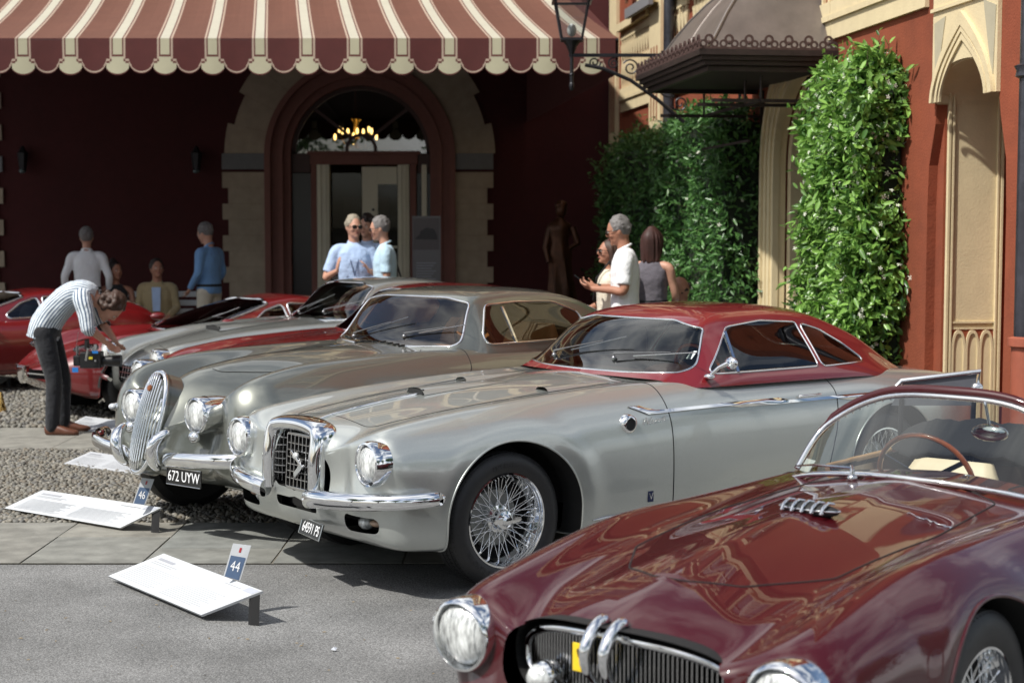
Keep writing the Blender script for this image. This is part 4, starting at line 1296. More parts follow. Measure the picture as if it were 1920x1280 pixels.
class Skin:
    """a parametric sheet S(u, v) cut into regions along smooth outlines"""
    def __init__(s, S, us, vs_):
        s.S = S
        s.U, s.V = [np.ascontiguousarray(q) for q in np.meshgrid(us, vs_, indexing='ij')]
        s.P = np.ascontiguousarray(S(s.U, s.V))
        s.done = np.zeros(s.U.shape, bool)
        s.nu, s.nv = s.U.shape
        s.du = np.gradient(us); s.dv = np.gradient(vs_)
        s.regs = []
    def _step(s, sd, ii, lim, tol, clip):
        """Newton step towards sd = 0 for the flat vertex indices ii"""
        if not len(ii): return ii
        U, V = s.U.reshape(-1), s.V.reshape(-1); Pf = s.P.reshape(-1, 3)
        a, b = ii // s.nv, ii % s.nv
        du, dv = s.du[a], s.dv[b]; e = .02
        u, v = U[ii], V[ii]; d = sd(Pf[ii])
        gu = (sd(s.S(np.clip(u + du * e, 0, 1), v)) - d) / e; gv = (sd(s.S(u, v + dv * e)) - d) / e
        g2 = gu * gu + gv * gv + 1e-12
        su, sv = -d * gu / g2, -d * gv / g2
        m = (np.maximum(np.abs(su), np.abs(sv)) < lim) & (np.abs(d) > tol) if lim else (np.abs(d) > tol)
        m &= (a > 0) & (a < s.nu - 1) & (b > 0) & (b < s.nv - 1)
        if clip: su, sv = np.clip(su, -clip, clip), np.clip(sv, -clip, clip)
        k = ii[m]
        U[k] = np.clip(u[m] + su[m] * du[m], 0, 1); V[k] = v[m] + sv[m] * dv[m]
        Pf[k] = s.S(U[k], V[k])
        return k
    def cut(s, name, sd, hmax=None):
        d = sd(s.P).reshape(-1)
        ii = np.where((np.abs(d) < .05) & ~s.done.reshape(-1))[0]
        k = s._step(sd, ii, .5, 0, 0)
        s._step(sd, k, .3, 0, 0)
        s.done.reshape(-1)[k] = True
        s.regs.append((name, sd))
    def tidy(s):
        """pull every vertex on a region's outline onto that outline"""
        fixed = np.zeros(s.nu * s.nv, bool)
        P, F, lab = s.faces()
        for i, (name, sd) in enumerate(s.regs):
            inn = lab == i + 1
            c0 = np.zeros(len(P), bool); c1 = np.zeros(len(P), bool)
            c0[F[inn].ravel()] = True; c1[F[~inn].ravel()] = True
            bd = c0 & c1 & ~fixed
            for it in range(3):
                ii = np.where(bd)[0]
                ii = ii[np.abs(sd(s.P.reshape(-1, 3)[ii])) < .06]
                s._step(sd, ii, 0, 2e-4, .45)
            fixed |= bd
        s.final = lab
    def faces(s):
        idx = np.arange(s.nu * s.nv).reshape(s.nu, s.nv)
        F = np.stack([idx[:-1, :-1], idx[1:, :-1], idx[1:, 1:], idx[:-1, 1:]], -1).reshape(-1, 4)
        P = s.P.reshape(-1, 3)
        if hasattr(s, 'final'): return P, F, s.final
        C = P[F].mean(1)
        lab = np.zeros(len(F), int)
        for i, (name, sd) in enumerate(s.regs):
            d = sd(C)
            lab[(lab == 0) & (d < 0)] = i + 1
        return P, F, lab
    def normals(s, P, F):
        a = P[F]; n = np.cross(a[:, 2] - a[:, 0], a[:, 3] - a[:, 1])
        N = np.zeros_like(P)
        for k in range(4): np.add.at(N, F[:, k], n)
        # mirror-weld nothing: the sheet is one piece across the centre
        L = np.linalg.norm(N, axis=1); L[L == 0] = 1
        return N / L[:, None]
def sub_mesh(name, P, F, N, sel, mats, parent, thick=0.0, drop_ends=None):
    f = F[sel]
    if not len(f): return None
    used = np.unique(f); remap = np.full(len(P), -1); remap[used] = np.arange(len(used))
    me = bpy.data.meshes.new(name)
    V = P[used]; G_ = remap[f]
    # drop degenerate quads' doubled corners by keeping as is
    n, m = len(V), len(G_)
    me.from_pydata([tuple(v) for v in V], [], [tuple(dict.fromkeys(q)) for q in G_.tolist() if len(set(q)) > 2])
    for q in (mats if isinstance(mats, (list, tuple)) else [mats]): me.materials.append(q)
    me.polygons.foreach_set('use_smooth', [True] * len(me.polygons))
    me.update()
    me.normals_split_custom_set_from_vertices([tuple(q) for q in N[used]])
    o = link(name, me, parent)
    return o
def loops_of(F, sel, nv_total, skip=None):
    """boundary loops of the selected faces"""
    from collections import defaultdict
    cnt = {}
    for q in F[sel].tolist():
        for i in range(4):
            a, b = q[i], q[(i + 1) % 4]
            if a == b: continue
            k = (a, b) if a < b else (b, a)
            if k in cnt: cnt[k] = None
            else: cnt[k] = (a, b)
    nxt = defaultdict(list)
    for k, e in cnt.items():
        if e is not None and (skip is None or not (skip[e[0]] and skip[e[1]])): nxt[e[0]].append(e[1])
    loops = []
    indeg = defaultdict(int)
    for a in nxt:
        for b in nxt[a]: indeg[b] += 1
    starts = [a for a in nxt if indeg[a] == 0] + list(nxt)
    for st in starts:
        while nxt[st]:
            cur = st; lp = [cur]
            while nxt[cur]:
                cur = nxt[cur].pop(); lp.append(cur)
                if cur == st: break
            loops.append(lp)
    return loops
def smooth_line(Q, closed, it=2):
    Q = Q.copy()
    for _ in range(it):
        A = Q.copy()
        if closed: Q = (np.roll(A, 1, 0) + 2 * A + np.roll(A, -1, 0)) / 4
        else: Q[1:-1] = (A[:-2] + 2 * A[1:-1] + A[2:]) / 4
    return Q
def trim_tubes(mb, P, loops, r, off=None, minlen=.15, n=6, it=2, filt=None):
    for lp in loops:
        closed = lp[0] == lp[-1] and len(lp) > 3
        ids = lp[:-1] if closed else lp
        Q = P[ids]
        if filt is not None and not filt(Q): continue
        if len(Q) < 3 or np.linalg.norm(np.diff(Q, axis=0), axis=1).sum() < minlen: continue
        Q = smooth_line(Q, closed, it)
        if off is not None: Q = Q + off(Q)
        mb.tube([tuple(q) for q in Q], r, n, closed=closed)

def body_surface(B):
    """B: dict of tables; returns S(u, v), v in -1..1 (bottom of the -y side to bottom of the +y side)"""
    L = B['L']; T = {k: (Tab(v, B.get('sig', .07)) if not callable(v) else v) for k, v in B['t'].items()}
    rn, rt, pn, pt = B.get('rn', .35), B.get('rt', .4), B.get('pn', 2.3), B.get('pt', 2.2)
    zn, zt = B.get('zn', .55), B.get('zt', .6)
    ys0, ys1 = B.get('yn', .0), B.get('yt', .0)
    warp = B.get('warp')
    def S(u, v):
        u = np.clip(u, 0, 1)
        x = L * (u - .11 * np.sin(2 * np.pi * u))
        a = np.abs(v); sg = np.sign(v); a = np.clip(a, 0, 1)
        t = 1 - a
        w, zb, zm, yf, zf, yv, zv, zc = [T[k](x) for k in ('w', 'zb', 'zm', 'yf', 'zf', 'yv', 'zv', 'zc')]
        zh = T['zh'](x) if 'zh' in T else zc - .004
        cy = [0 * w, w * .55, w - .07, w - .012, w, w + .004, w - .12 * (w - yf), yf + .12 * (w - yf), yf - .35 * (yf - yv), yv, yv * .5, 0 * w]
        cz = [zb - .012, zb - .012, zb - .010, zb + .01, zb + .4 * (zm - zb), zm, zm + .62 * (zf - zm), zf + .015, zf + .01, zv, zh, zc]
        N = bspline_basis(12, t)
        y = sum(N[..., i] * cy[i] for i in range(12)); z = sum(N[..., i] * cz[i] for i in range(12))
        kx = np.clip(1 - x / rn, 0, 1); s1 = (1 - kx ** pn) ** (1 / pn)
        kx2 = np.clip(1 - (L - x) / rt, 0, 1); s2 = (1 - kx2 ** pt) ** (1 / pt)
        z = zn + (z - zn) * s1; z = zt + (z - zt) * s2
        y = y * (ys0 + (1 - ys0) * s1) * (ys1 + (1 - ys1) * s2)
        Pp = np.stack([x + 0 * y, y * np.where(sg == 0, 1, sg), z], -1)
        if warp is not None: Pp = warp(Pp, u, v)
        return Pp
    return S
def cabin_surface(C):
    T = {k: Tab(v, C.get('sig', .05)) for k, v in C['t'].items()}
    xa, xb = C['xa'], C['xb']
    bow = C.get('bow', .15); bowr = C.get('bowr', .12)
    def S(u, v):
        u = np.clip(u, 0, 1)
        x = xa + (xb - xa) * u
        a = np.clip(np.abs(v), 0, 1); sg = np.where(np.sign(v) == 0, 1, np.sign(v)); t = 1 - a
        wb, zb, ws, zs, zr = [T[k](x) for k in ('wb', 'zb', 'ws', 'zs', 'zr')]
        ws = np.minimum(ws, wb)
        h = zs - zb
        cy = [wb, wb - .03 * (wb - ws), wb - .45 * (wb - ws), ws + .06 * (wb - ws), ws - .015, ws - .12, ws * .5, ws * .25, 0 * wb]
        cz = [zb - .0, zb + .12 * h, zb + .5 * h, zb + .86 * h, zs + .35 * (zr - zs), zr - .35 * (zr - zs), zr - .03 * (zr - zs), zr, zr]
        N = bspline_basis(9, t)
        y = sum(N[..., i] * cy[i] for i in range(9)); z = sum(N[..., i] * cz[i] for i in range(9))
        k = np.clip(1 - (y / .75) ** 2, 0, 1)
        x2 = x - bow * k * np.clip(1 - u * 2.2, 0, 1) + bowr * k * np.clip(u * 2.2 - 1.2, 0, 1)
        return np.stack([x2, y * sg, z], -1)
    return S
def lin(n, a=-1, b=1): return np.linspace(a, b, n)

def paint(name, col, metal=.0, rough=.3, coat=1.0, flake=False):
    m = mat(name, col, rough, metal, coat, coatr=.012)
    m.node_tree.nodes['Principled BSDF'].inputs['Coat IOR'].default_value = 1.6
    if flake:
        nt = m.node_tree; b = nt.nodes['Principled BSDF']
        t = nt.nodes.new('ShaderNodeTexCoord'); n = nt.nodes.new('ShaderNodeTexNoise'); n.inputs['Scale'].default_value = 900
        nt.links.new(t.outputs['Object'], n.inputs[0])
        mr = nt.nodes.new('ShaderNodeMapRange'); mr.inputs[1].default_value = .35; mr.inputs[2].default_value = .65; mr.inputs[3].default_value = rough - .05; mr.inputs[4].default_value = rough + .08
        nt.links.new(n.outputs[0], mr.inputs[0]); nt.links.new(mr.outputs[0], b.inputs['Roughness'])
    return m
M_silver = paint('silver_paint', (.50, .525, .50), .70, .32, flake=True)
M_warmgrey = paint('warm_grey_paint', (.20, .21, .185), .70, .31, flake=True)
M_bluegrey = paint('silver_grey_paint', (.37, .385, .365), .70, .31, flake=True)
M_redp = paint('bright_red_paint', (.14, .005, .006), .0, .4)
M_redroof = paint('crimson_roof_paint', (.17, .006, .010), .0, .4)
M_maroon = paint('maroon_paint', (.048, .0015, .004), .0, .4)
M_maroon.node_tree.nodes['Principled BSDF'].inputs['Coat IOR'].default_value = 1.5
M_maroon.node_tree.nodes['Principled BSDF'].inputs['Specular IOR Level'].default_value = .2
M_glass = glass('car_window_glass', (.72, .77, .74), 1.15)
M_glass2 = glass('amber_tinted_glass', (.80, .66, .50), 1.15)
M_under = mat('underbody_black', (.010, .010, .010), .8)
M_lens = mat('headlamp_lens', (.66, .68, .67), .18, .25, coat=1.0, noise=(40, .85, 3), bump=(60, .6, .006), stretch=(1, 2.2, .7))
M_tan = mat('tan_leather', (.42, .25, .12), .5, noise=(30, .1))
M_dleather = mat('dark_leather', (.03, .025, .022), .5, noise=(30, .2))
M_cleather = mat('cream_leather', (.72, .60, .42), .5, noise=(30, .06))
M_wood = mat('orange_wood_rim', (.42, .10, .025), .25, coat=.8, noise=(25, .3))

def spoke_wheel(name, parent, loc, r, width, rim_r, m_disc, steer=0.0, side=-1, nsp=60, tread=True, letters=True, detail=True, hub_cap=False):
    """wheel on the side -y (side=-1) or +y"""
    w = empty('wheel', loc); w.parent = parent
    w.rotation_euler = (0, 0, steer + (0 if side < 0 else math.pi))
    hw = width / 2
    # tyre: outer face towards -y
    q = MB()
    pf_ = [(rim_r * .985, -hw * .62), (rim_r * 1.03, -hw * .88), (rim_r * 1.10, -hw * .98), (rim_r + (r - rim_r) * .45, -hw * 1.07), (rim_r + (r - rim_r) * .72, -hw * 1.02), (rim_r + (r - rim_r) * .90, -hw * .88), (r * .985, -hw * .80)]
    if tread:
        gr = []
        ng = 4
        for i in range(ng):
            y0 = -hw * .76 + (hw * 1.52) * i / ng; y1 = y0 + hw * 1.52 / ng * .82
            gr += [(r * (.995 + .005 * math.sin(math.pi * (i + .5) / ng)), y0), (r * (.995 + .005 * math.sin(math.pi * (i + .5) / ng)), y1), (r * .978, y1 + .001), (r * .978, y1 + hw * 1.52 / ng * .17)]
        pf_ += gr[:-2]
    else: pf_ += [(r, -hw * .4), (r, hw * .4)]
    pf_ += [(r * .985, hw * .80), (rim_r + (r - rim_r) * .6, hw * 1.04), (rim_r * 1.05, hw * .9), (rim_r * .97, hw * .6)]
    q.lathe(pf_, 72, 'y')
    q.build('tyre', M_rubber, w, smooth=28)
    if tread:
        # shoulder blocks cut by cross grooves
        q = MB()
        nb = 88
        for k in range(nb):
            a = 2 * math.pi * k / nb
            for (y0, y1, o) in ((-hw * .86, -hw * .55, 0), (-hw * .2, hw * .2, .5)):
                aa = a + o * math.pi / nb
                c, s_ = math.cos(aa), math.sin(aa); t_ = Vector((-s_, 0, c)); rr_ = Vector((c, 0, s_))
                A = rr_ * (r * 1.0006) + Vector((0, y0, 0)) - t_ * .0005; Bp = rr_ * (r * 1.0006) + Vector((0, y1, 0)) + t_ * .006
                q.bar(A if o else A - rr_ * .008, Bp, .0028, .0022, up=tuple(rr_))
        o = q.build('tread_sipes', M_seam, w, fix=False); o['kind'] = 'stuff'
    q = MB()
    q.lathe([(rim_r * .96, -hw * .55), (rim_r * .975, -hw * .80), (rim_r * 1.005, -hw * .93), (rim_r * 1.04, -hw * .92), (rim_r * 1.035, -hw * .86), (rim_r * .99, -hw * .84), (rim_r * .95, -hw * .7), (rim_r * .93, -hw * .35), (rim_r * .88, -hw * .2), (rim_r * .86, hw * .2), (rim_r * .92, hw * .5), (rim_r * 1.0, hw * .85)], 72, 'y')
    q.build('rim', M_chrome, w, smooth=40)
    q = MB(); q.lathe([(0, hw * .25), (rim_r * .62, hw * .25), (rim_r * .66, hw * .4), (rim_r * .66, hw * .8), (0, hw * .8)], 36, 'y'); q.build('brake_drum', m_disc, w, smooth=40)
    q = MB(); q.lathe([(0, hw * .62), (rim_r * .97, hw * .62), (rim_r * .97, hw * .7)], 36, 'y'); q.build('wheel_back', M_under, w)
    if hub_cap:
        q = MB(); q.lathe([(0, -hw * .75), (rim_r * .3, -hw * .73), (rim_r * .5, -hw * .62), (rim_r * .56, -hw * .45), (rim_r * .75, -hw * .35), (rim_r * .95, -hw * .42), (rim_r * .95, 0)], 40, 'y'); q.build('hub_cap', M_chrome, w, smooth=50)
        return w
    q = MB()
    q.lathe([(0, -hw * 1.10), (.020, -hw * 1.09), (.031, -hw * .98), (.031, -hw * .80), (.045, -hw * .74), (.050, -hw * .62), (.052, -hw * .25), (.068, -hw * .2), (.070, hw * .2), (.045, hw * .3)], 32, 'y')
    for sg in (-1, 1):
        q.prism([(sg * .026, -.016), (sg * .075, -.012), (sg * .088, 0), (sg * .075, .012), (sg * .026, .016)][::sg], -hw * .96, -hw * .83, 'y')
    q.build('hub_spinner', M_chrome, w, smooth=35)
    if detail:
        um = MB(); um.tube([(0, 0, 0), (0, 0, 1)], 1, 5, cap=False); sme = um.mesh('spoke', mat('bright_spoke', (.9, .9, .9), .22, .9), 180)
        nr = MB(); nr.ell((0, 0, 0), (.0045, .0045, .008), 6, 5)
        nip = MB()
        for k in range(nsp):
            a = 2 * math.pi * (k + .5) / nsp
            inner = k % 3 != 0
            a2 = a + (1 if k % 2 else -1) * (.42 if inner else .62)
            if inner: h0 = Vector((.058 * math.cos(a2), -hw * (.10 if k % 3 == 1 else -.15), .058 * math.sin(a2)))
            else: h0 = Vector((.046 * math.cos(a2), -hw * .62, .046 * math.sin(a2)))
            yr = -hw * .62 if k % 3 == 1 else (-hw * .38 if k % 3 == 2 else -hw * .05)
            rr_ = rim_r * (.95 if k % 3 == 1 else .925 if k % 3 == 2 else .885)
            h1 = Vector((rr_ * math.cos(a), yr, rr_ * math.sin(a)))
            d = h1 - h0
            link('spoke', sme, w, h0, d.to_track_quat('Z', 'Y').to_euler(), (.0021, .0021, d.length))
            nip.tube([h1 - d.normalized() * .016, h1], .0034, 5)
        o = nip.build('spoke_nipples', M_chrome, w, smooth=60, fix=False); o['kind'] = 'stuff'
    if letters:
        rr_ = rim_r + (r - rim_r) * .45
        for (word, a0, step) in (('MICHELIN', -2.62, .098), ('ENERGY', 1.9, -.085)):
            for i, chh in enumerate(word):
                a = a0 + i * step
                me = mkmesh_text(chh, .034, 'tyre_letter', .0008)
                me.materials.append(mat('raised_rubber', (.035, .035, .036), .5))
                up_a = a if step < 0 else a + math.pi
                Mx = Matrix.Rotation(math.pi / 2, 4, 'X')
                o = link('tyre_letter', me, w)
                o.matrix_local = Matrix.Translation((rr_ * math.cos(a), -hw * 1.073, rr_ * math.sin(a))) @ Matrix.Rotation(-(up_a - math.pi / 2), 4, 'Y') @ Mx
    return w
def lamp(parent, loc, r, yaw=0.0, pitch=0.0, ring=.022, depth=.05, name='headlamp', pod=None, hood=False):
    """round lamp looking along -x; bezel, lens"""
    t = empty(name, loc); t.parent = parent; t.rotation_euler = (0, pitch, yaw)
    q = MB()
    # profile along x (h): negative is forward
    q.lathe([(r, .01), (r * 1.01, -.012), (r + ring * .3, -.022), (r + ring * .75, -.018), (r + ring, .0), (r + ring * 1.03, depth * .3), (r + ring * .92, depth * .6), (r + ring * .7, depth)], 40, 'x')
    if hood:
        for sg in (0,): q.tube([(-.02, -r * .8, r * .62), (-.045, 0, r + ring * .5), (-.02, r * .8, r * .62)], [.006, .012, .006], 8)
    q.build('bezel', M_chrome, t, smooth=50)
    q = MB(); q.lathe([(r * 1.0, .006), (r * .9, -.010), (r * .6, -.024), (r * .3, -.031), (0.0001, -.033)], 32, 'x'); q.build('lens', M_lens, t, smooth=80)
    q = MB(); q.lathe([(r * .99, .008), (r * .8, .045), (r * .4, .075), (.0001, .085)], 32, 'x')
    rf_ = q.build('reflector', mat('lamp_reflector', (.93, .94, .94), .30, .55, bump=(48, .7, .010)), t, smooth=80)
    q = MB()
    for k in range(-3, 4): 
        y = r * .92 * k / 4; h = math.sqrt(max(0, (r * .93) ** 2 - y * y))
        q.tube([(-.004 - .022 * (1 - (y / r) ** 2) * .9, y, -h * .9), (-.026 - 0 * y, y, 0) if abs(k) < 4 else (-.015, y, 0), (-.004 - .022 * (1 - (y / r) ** 2) * .9, y, h * .9)], .0009, 4)
    q.ell((.015, 0, 0), (.014, .014, .014), 8, 6)
    o = q.build('lens_ribs', mat('lens_rib_glass', (.75, .77, .77), .1, .3), t, fix=False); o['kind'] = 'stuff'
    return t

def pods(P, y0, z0, xl, rad=.135, f=None):
    """fair the wing into a mound that carries the lamp face at x = xl"""
    x, y, z = P[..., 0], P[..., 1], P[..., 2]
    d = np.hypot(np.abs(y) - y0, z - z0)
    k = np.exp(-(d / rad) ** 4) * np.clip(1 - x / .55, 0, 1) ** .5
    return np.stack([x * (1 - k) + xl * k, y, z], -1)
def build_car(B, root, nu=240, nv=110):
    """body, wheels and arches from the spec; returns helpers"""
    S = body_surface(B)
    us = np.linspace(0, 1, nu); vs_ = np.linspace(-1, 1, nv)
    sk = Skin(S, us, vs_)
    arches = B['arches']
    def arch_sd(xc, zc_, rx, rz):
        def f(P):
            k = rz / rx
            q = np.hypot((P[..., 0] - xc) * k, P[..., 2] - zc_) - rz
            side = .30 - np.abs(P[..., 1])
            lo = P[..., 2] - (zc_)
            q2 = np.where(P[..., 2] < zc_, (np.abs(P[..., 0] - xc) - rx - .00), q)
            q = np.where(P[..., 2] < zc_, q2 - (zc_ - P[..., 2]) * .0, q)
            return np.maximum(q, side)
        return f
    for a in arches: sk.cut('hole', arch_sd(*a))
    for (nm, sdf) in B.get('cuts', []): sk.cut(nm, sdf)
    sk.tidy(); P, F, lab = sk.faces()
    N = sk.normals(P, F)
    names = ['body'] + [r[0] for r in sk.regs]
    mats_ = B['mats']
    made = {}
    body = sub_mesh('body', P, F, N, lab == 0, B['paint'], root)
    made['body'] = body
    for i, nm in enumerate(names[1:]):
        if nm in ('hole', 'void'): continue
        o = sub_mesh(nm, P, F, N, lab == i + 1, mats_.get(nm, B['paint']), root)
        made.setdefault(nm, o)
    edge = np.zeros((sk.nu, sk.nv), bool); edge[0] = edge[-1] = True; edge[:, 0] = edge[:, -1] = True; edge = edge.reshape(-1)
    # arch lips and inner flange
    for i, a in enumerate(arches):
        for lp in loops_of(F, lab == i + 1, len(P), edge):
            q = MB(); trim_tubes(q, P, [lp], B.get('lip', .008), it=1)
            if q.v: q.build('arch_lip', B['paint'], body, smooth=180, fix=False)
            Q = P[lp]; I = Q.copy(); I[:, 1] -= np.sign(Q[:, 1]) * .16
            n = len(Q); fl = MB()
            if n > 3:
                fl.add([tuple(x) for x in Q] + [tuple(x) for x in I], [(k, k + 1, n + k + 1, n + k) for k in range(n - 1)])
                fl.build('arch_flange', M_under, body, fix=False)
    # seams
    for i, nm in enumerate(names[1:]):
        if nm in ('hole', 'void', 'glass') or i < len(arches): continue
        st = B.get('seam', {}).get(nm, (.0032, M_seam, 'seam'))
        if st is None: continue
        q = MB(); trim_tubes(q, P, loops_of(F, lab == i + 1, len(P), edge), st[0], it=2)
        q.build(st[2], st[1], made.get(nm) or body, smooth=180, fix=False)
    # underbody and wheel housings
    L = B['L']; q = MB()
    for a in arches:
        q.add(*well(a, B.get('wellw', .55)))
    q.box(.3, L - .35, -B.get('wellw', .55) + .05, B.get('wellw', .55) - .05, .3, .5)
    q.build('underbody', M_under, root, fix=False)
    tree = P
    fc = {'P': P, 'N': N}
    def at(x=None, y=None, z=None, w=(1, 1, 1)):
        """nearest surface point"""
        d = 0
        if x is not None: d = d + (P[:, 0] - x) ** 2
        if y is not None: d = d + (P[:, 1] - y) ** 2
        if z is not None: d = d + (P[:, 2] - z) ** 2
        i = int(np.argmin(d))
        return Vector(P[i]), Vector(N[i])
    return body, made, at, sk
def well(a, wy):
    xc, zc_, rx, rz = a
    v = []; f = []
    n = 16
    for sg in (-1, 1):
        b = len(v)
        for k in range(n + 1):
            t = math.pi * k / n
            x = xc - (rx + .02) * math.cos(t); z = zc_ + (rz + .02) * math.sin(t)
            v += [(x, sg * (wy + .24), z), (x, sg * (wy - .12), z)]
        for k in range(n): f.append((b + 2 * k, b + 2 * k + 1, b + 2 * k + 3, b + 2 * k + 2))
        c = len(v)
        v.append((xc, sg * (wy - .12), zc_ - .1))
        for k in range(n): f.append((b + 2 * k + 1, c, b + 2 * k + 3))
    return v, f
def build_cabin(C, root, nu=110, nv=90, mats_=None):
    S = cabin_surface(C)
    sk = Skin(S, np.linspace(0, 1, nu), np.linspace(-1, 1, nv))
    for nm, sdf in C['cuts']: sk.cut(nm, sdf)
    sk.tidy(); P, F, lab = sk.faces(); N = sk.normals(P, F)
    shell = sub_mesh('roof', P, F, N, lab == 0, C['paint'], root)
    made = {'roof': shell}
    edge = np.zeros((sk.nu, sk.nv), bool); edge[0] = edge[-1] = True; edge[:, 0] = edge[:, -1] = True; edge = edge.reshape(-1)
    for i, (nm, _) in enumerate(C['cuts']):
        if nm == 'void': continue
        o = sub_mesh(nm, P, F, N, lab == i + 1, C['mats'].get(nm, M_glass), root)
        q = MB(); trim_tubes(q, P, loops_of(F, lab == i + 1, len(P), edge), C.get('trim', .008), it=2, n=8)
        if o is not None:
            q.build(nm + '_trim', C.get('trimmat', M_chrome), o, smooth=180, fix=False)
            made.setdefault(nm, o)
    def at(x=None, y=None, z=None):
        d = 0
        if x is not None: d = d + (P[:, 0] - x) ** 2
        if y is not None: d = d + (P[:, 1] - y) ** 2
        if z is not None: d = d + (P[:, 2] - z) ** 2
        i = int(np.argmin(d)); return Vector(P[i]), Vector(N[i])
    return shell, made, at
def side_poly(poly, r=.02, sg=0, ymin=.3):
    """region on the flanks: polygon in (x, z)"""
    def f(P):
        d = sd_poly(P[..., 0], P[..., 2], poly, r)
        s = ymin - (np.abs(P[..., 1]) if sg == 0 else P[..., 1] * sg)
        return np.maximum(d, s)
    return f
def front_poly(poly, xmax, r=.03, rear=False):
    full = list(poly) + [(-a, b) for a, b in reversed(poly)]
    def f(P):
        d = sd_poly(P[..., 1], P[..., 2], full, r)
        s = (P[..., 0] - xmax) if not rear else (xmax - P[..., 0])
        return np.maximum(d, s)
    return f
def top_poly(poly, zmin, r=.03, one=False):
    """region seen from above: polygon in (x, y>0) mirrored, or as given"""
    full = list(poly) + ([] if one else [(a, -b) for a, b in reversed(poly)])
    def f(P):
        d = sd_poly(P[..., 0], P[..., 1], full, r)
        return np.maximum(d, zmin - P[..., 2])
    return f
def on_surface_path(at, pts, off=0.0, flat=None):
    out = []
    for p in pts:
        q, n = at(*p)
        out.append(q + n * off)
    return out
def seat(parent, x, y, z0, m, w=.5, h=.55, tilt=.25):
    q = MB()
    def slab(cx_, cz_, L_, T_, ang):
        n = 8; v = []; rings = []
        Mx = Matrix.Rotation(ang, 4, 'Y')
        for i in range(n + 1):
            t = i / n; s_ = math.sin(math.pi * min(max(t, .0), 1)) ** .25 if 0 < t < 1 else .3
            for k in range(12):
                a = 2 * math.pi * k / 12
                p = Mx @ Vector((T_ / 2 * math.copysign(abs(math.cos(a)) ** .6, math.cos(a)) * s_, w / 2 * math.copysign(abs(math.sin(a)) ** .4, math.sin(a)) * (.7 + .3 * s_), L_ * t))
                v.append(p + Vector((cx_, y, cz_)))
        f = [(i * 12 + k, i * 12 + (k + 1) % 12, (i + 1) * 12 + (k + 1) % 12, (i + 1) * 12 + k) for i in range(n) for k in range(12)] + [tuple(range(12)), tuple(n * 12 + k for k in range(12))]
        q.add(v, f)
    slab(x, z0, h, .14, tilt)
    slab(x - .02, z0, .5, .14, -math.pi / 2 + .1)
    return q.build('seat', m, parent, smooth=50)
def steering(parent, x, y, z, r=.2, tilt=.45, m=None, rivets=False):
    t = empty('steering_wheel', (x, y, z)); t.parent = parent; t.rotation_euler = (0, -tilt, 0)
    q = MB(); n = 40
    q.tube([(0, r * math.cos(2 * math.pi * k / n), r * math.sin(2 * math.pi * k / n)) for k in range(n)], .011, 8, closed=True)
    q.build('wheel_rim', m or M_black, t, smooth=180)
    q = MB()
    for a in (0, 2.1, 4.2): q.bar((.0, 0, 0), (0, r * math.sin(a + math.pi), r * math.cos(a + math.pi)), .02, .003, up=(1, 0, 0))
    q.ell((.01, 0, 0), (.02, .03, .03), 10, 6); q.tube([(0, 0, 0), (-.35, 0, 0)], .014, 6)
    q.build('wheel_spokes', M_chromed, t)
    if rivets:
        q = MB()
        for k in range(28):
            a = 2 * math.pi * k / 28; q.ell((.010, r * math.cos(a), r * math.sin(a)), (.004, .0035, .0035), 6, 4)
        o = q.build('rim_rivets', M_chrome, t, fix=False); o['kind'] = 'stuff'
    return t
def wiper(parent, a, b, h=.02, name='wiper'):
    """arm from pivot a towards b with a blade"""
    q = MB(); a = Vector(a); b = Vector(b); d = (b - a)
    q.tube([a, a + Vector((0, 0, h)), a + d * .25 + Vector((0, 0, h)), b + Vector((0, 0, h * .6))], [.008, .006, .0035, .0025], 6)
    q.ell(a, (.016, .016, .014), 8, 5)
    n = d.normalized()
    q.tube([a + d * .35 + Vector((0, 0, h * .2)), b + d * .45 + Vector((0, 0, h * .25))], .0032, 5)
    return q.build(name, mat('wiper_steel', (.30, .30, .31), .3, .9), parent, smooth=40)
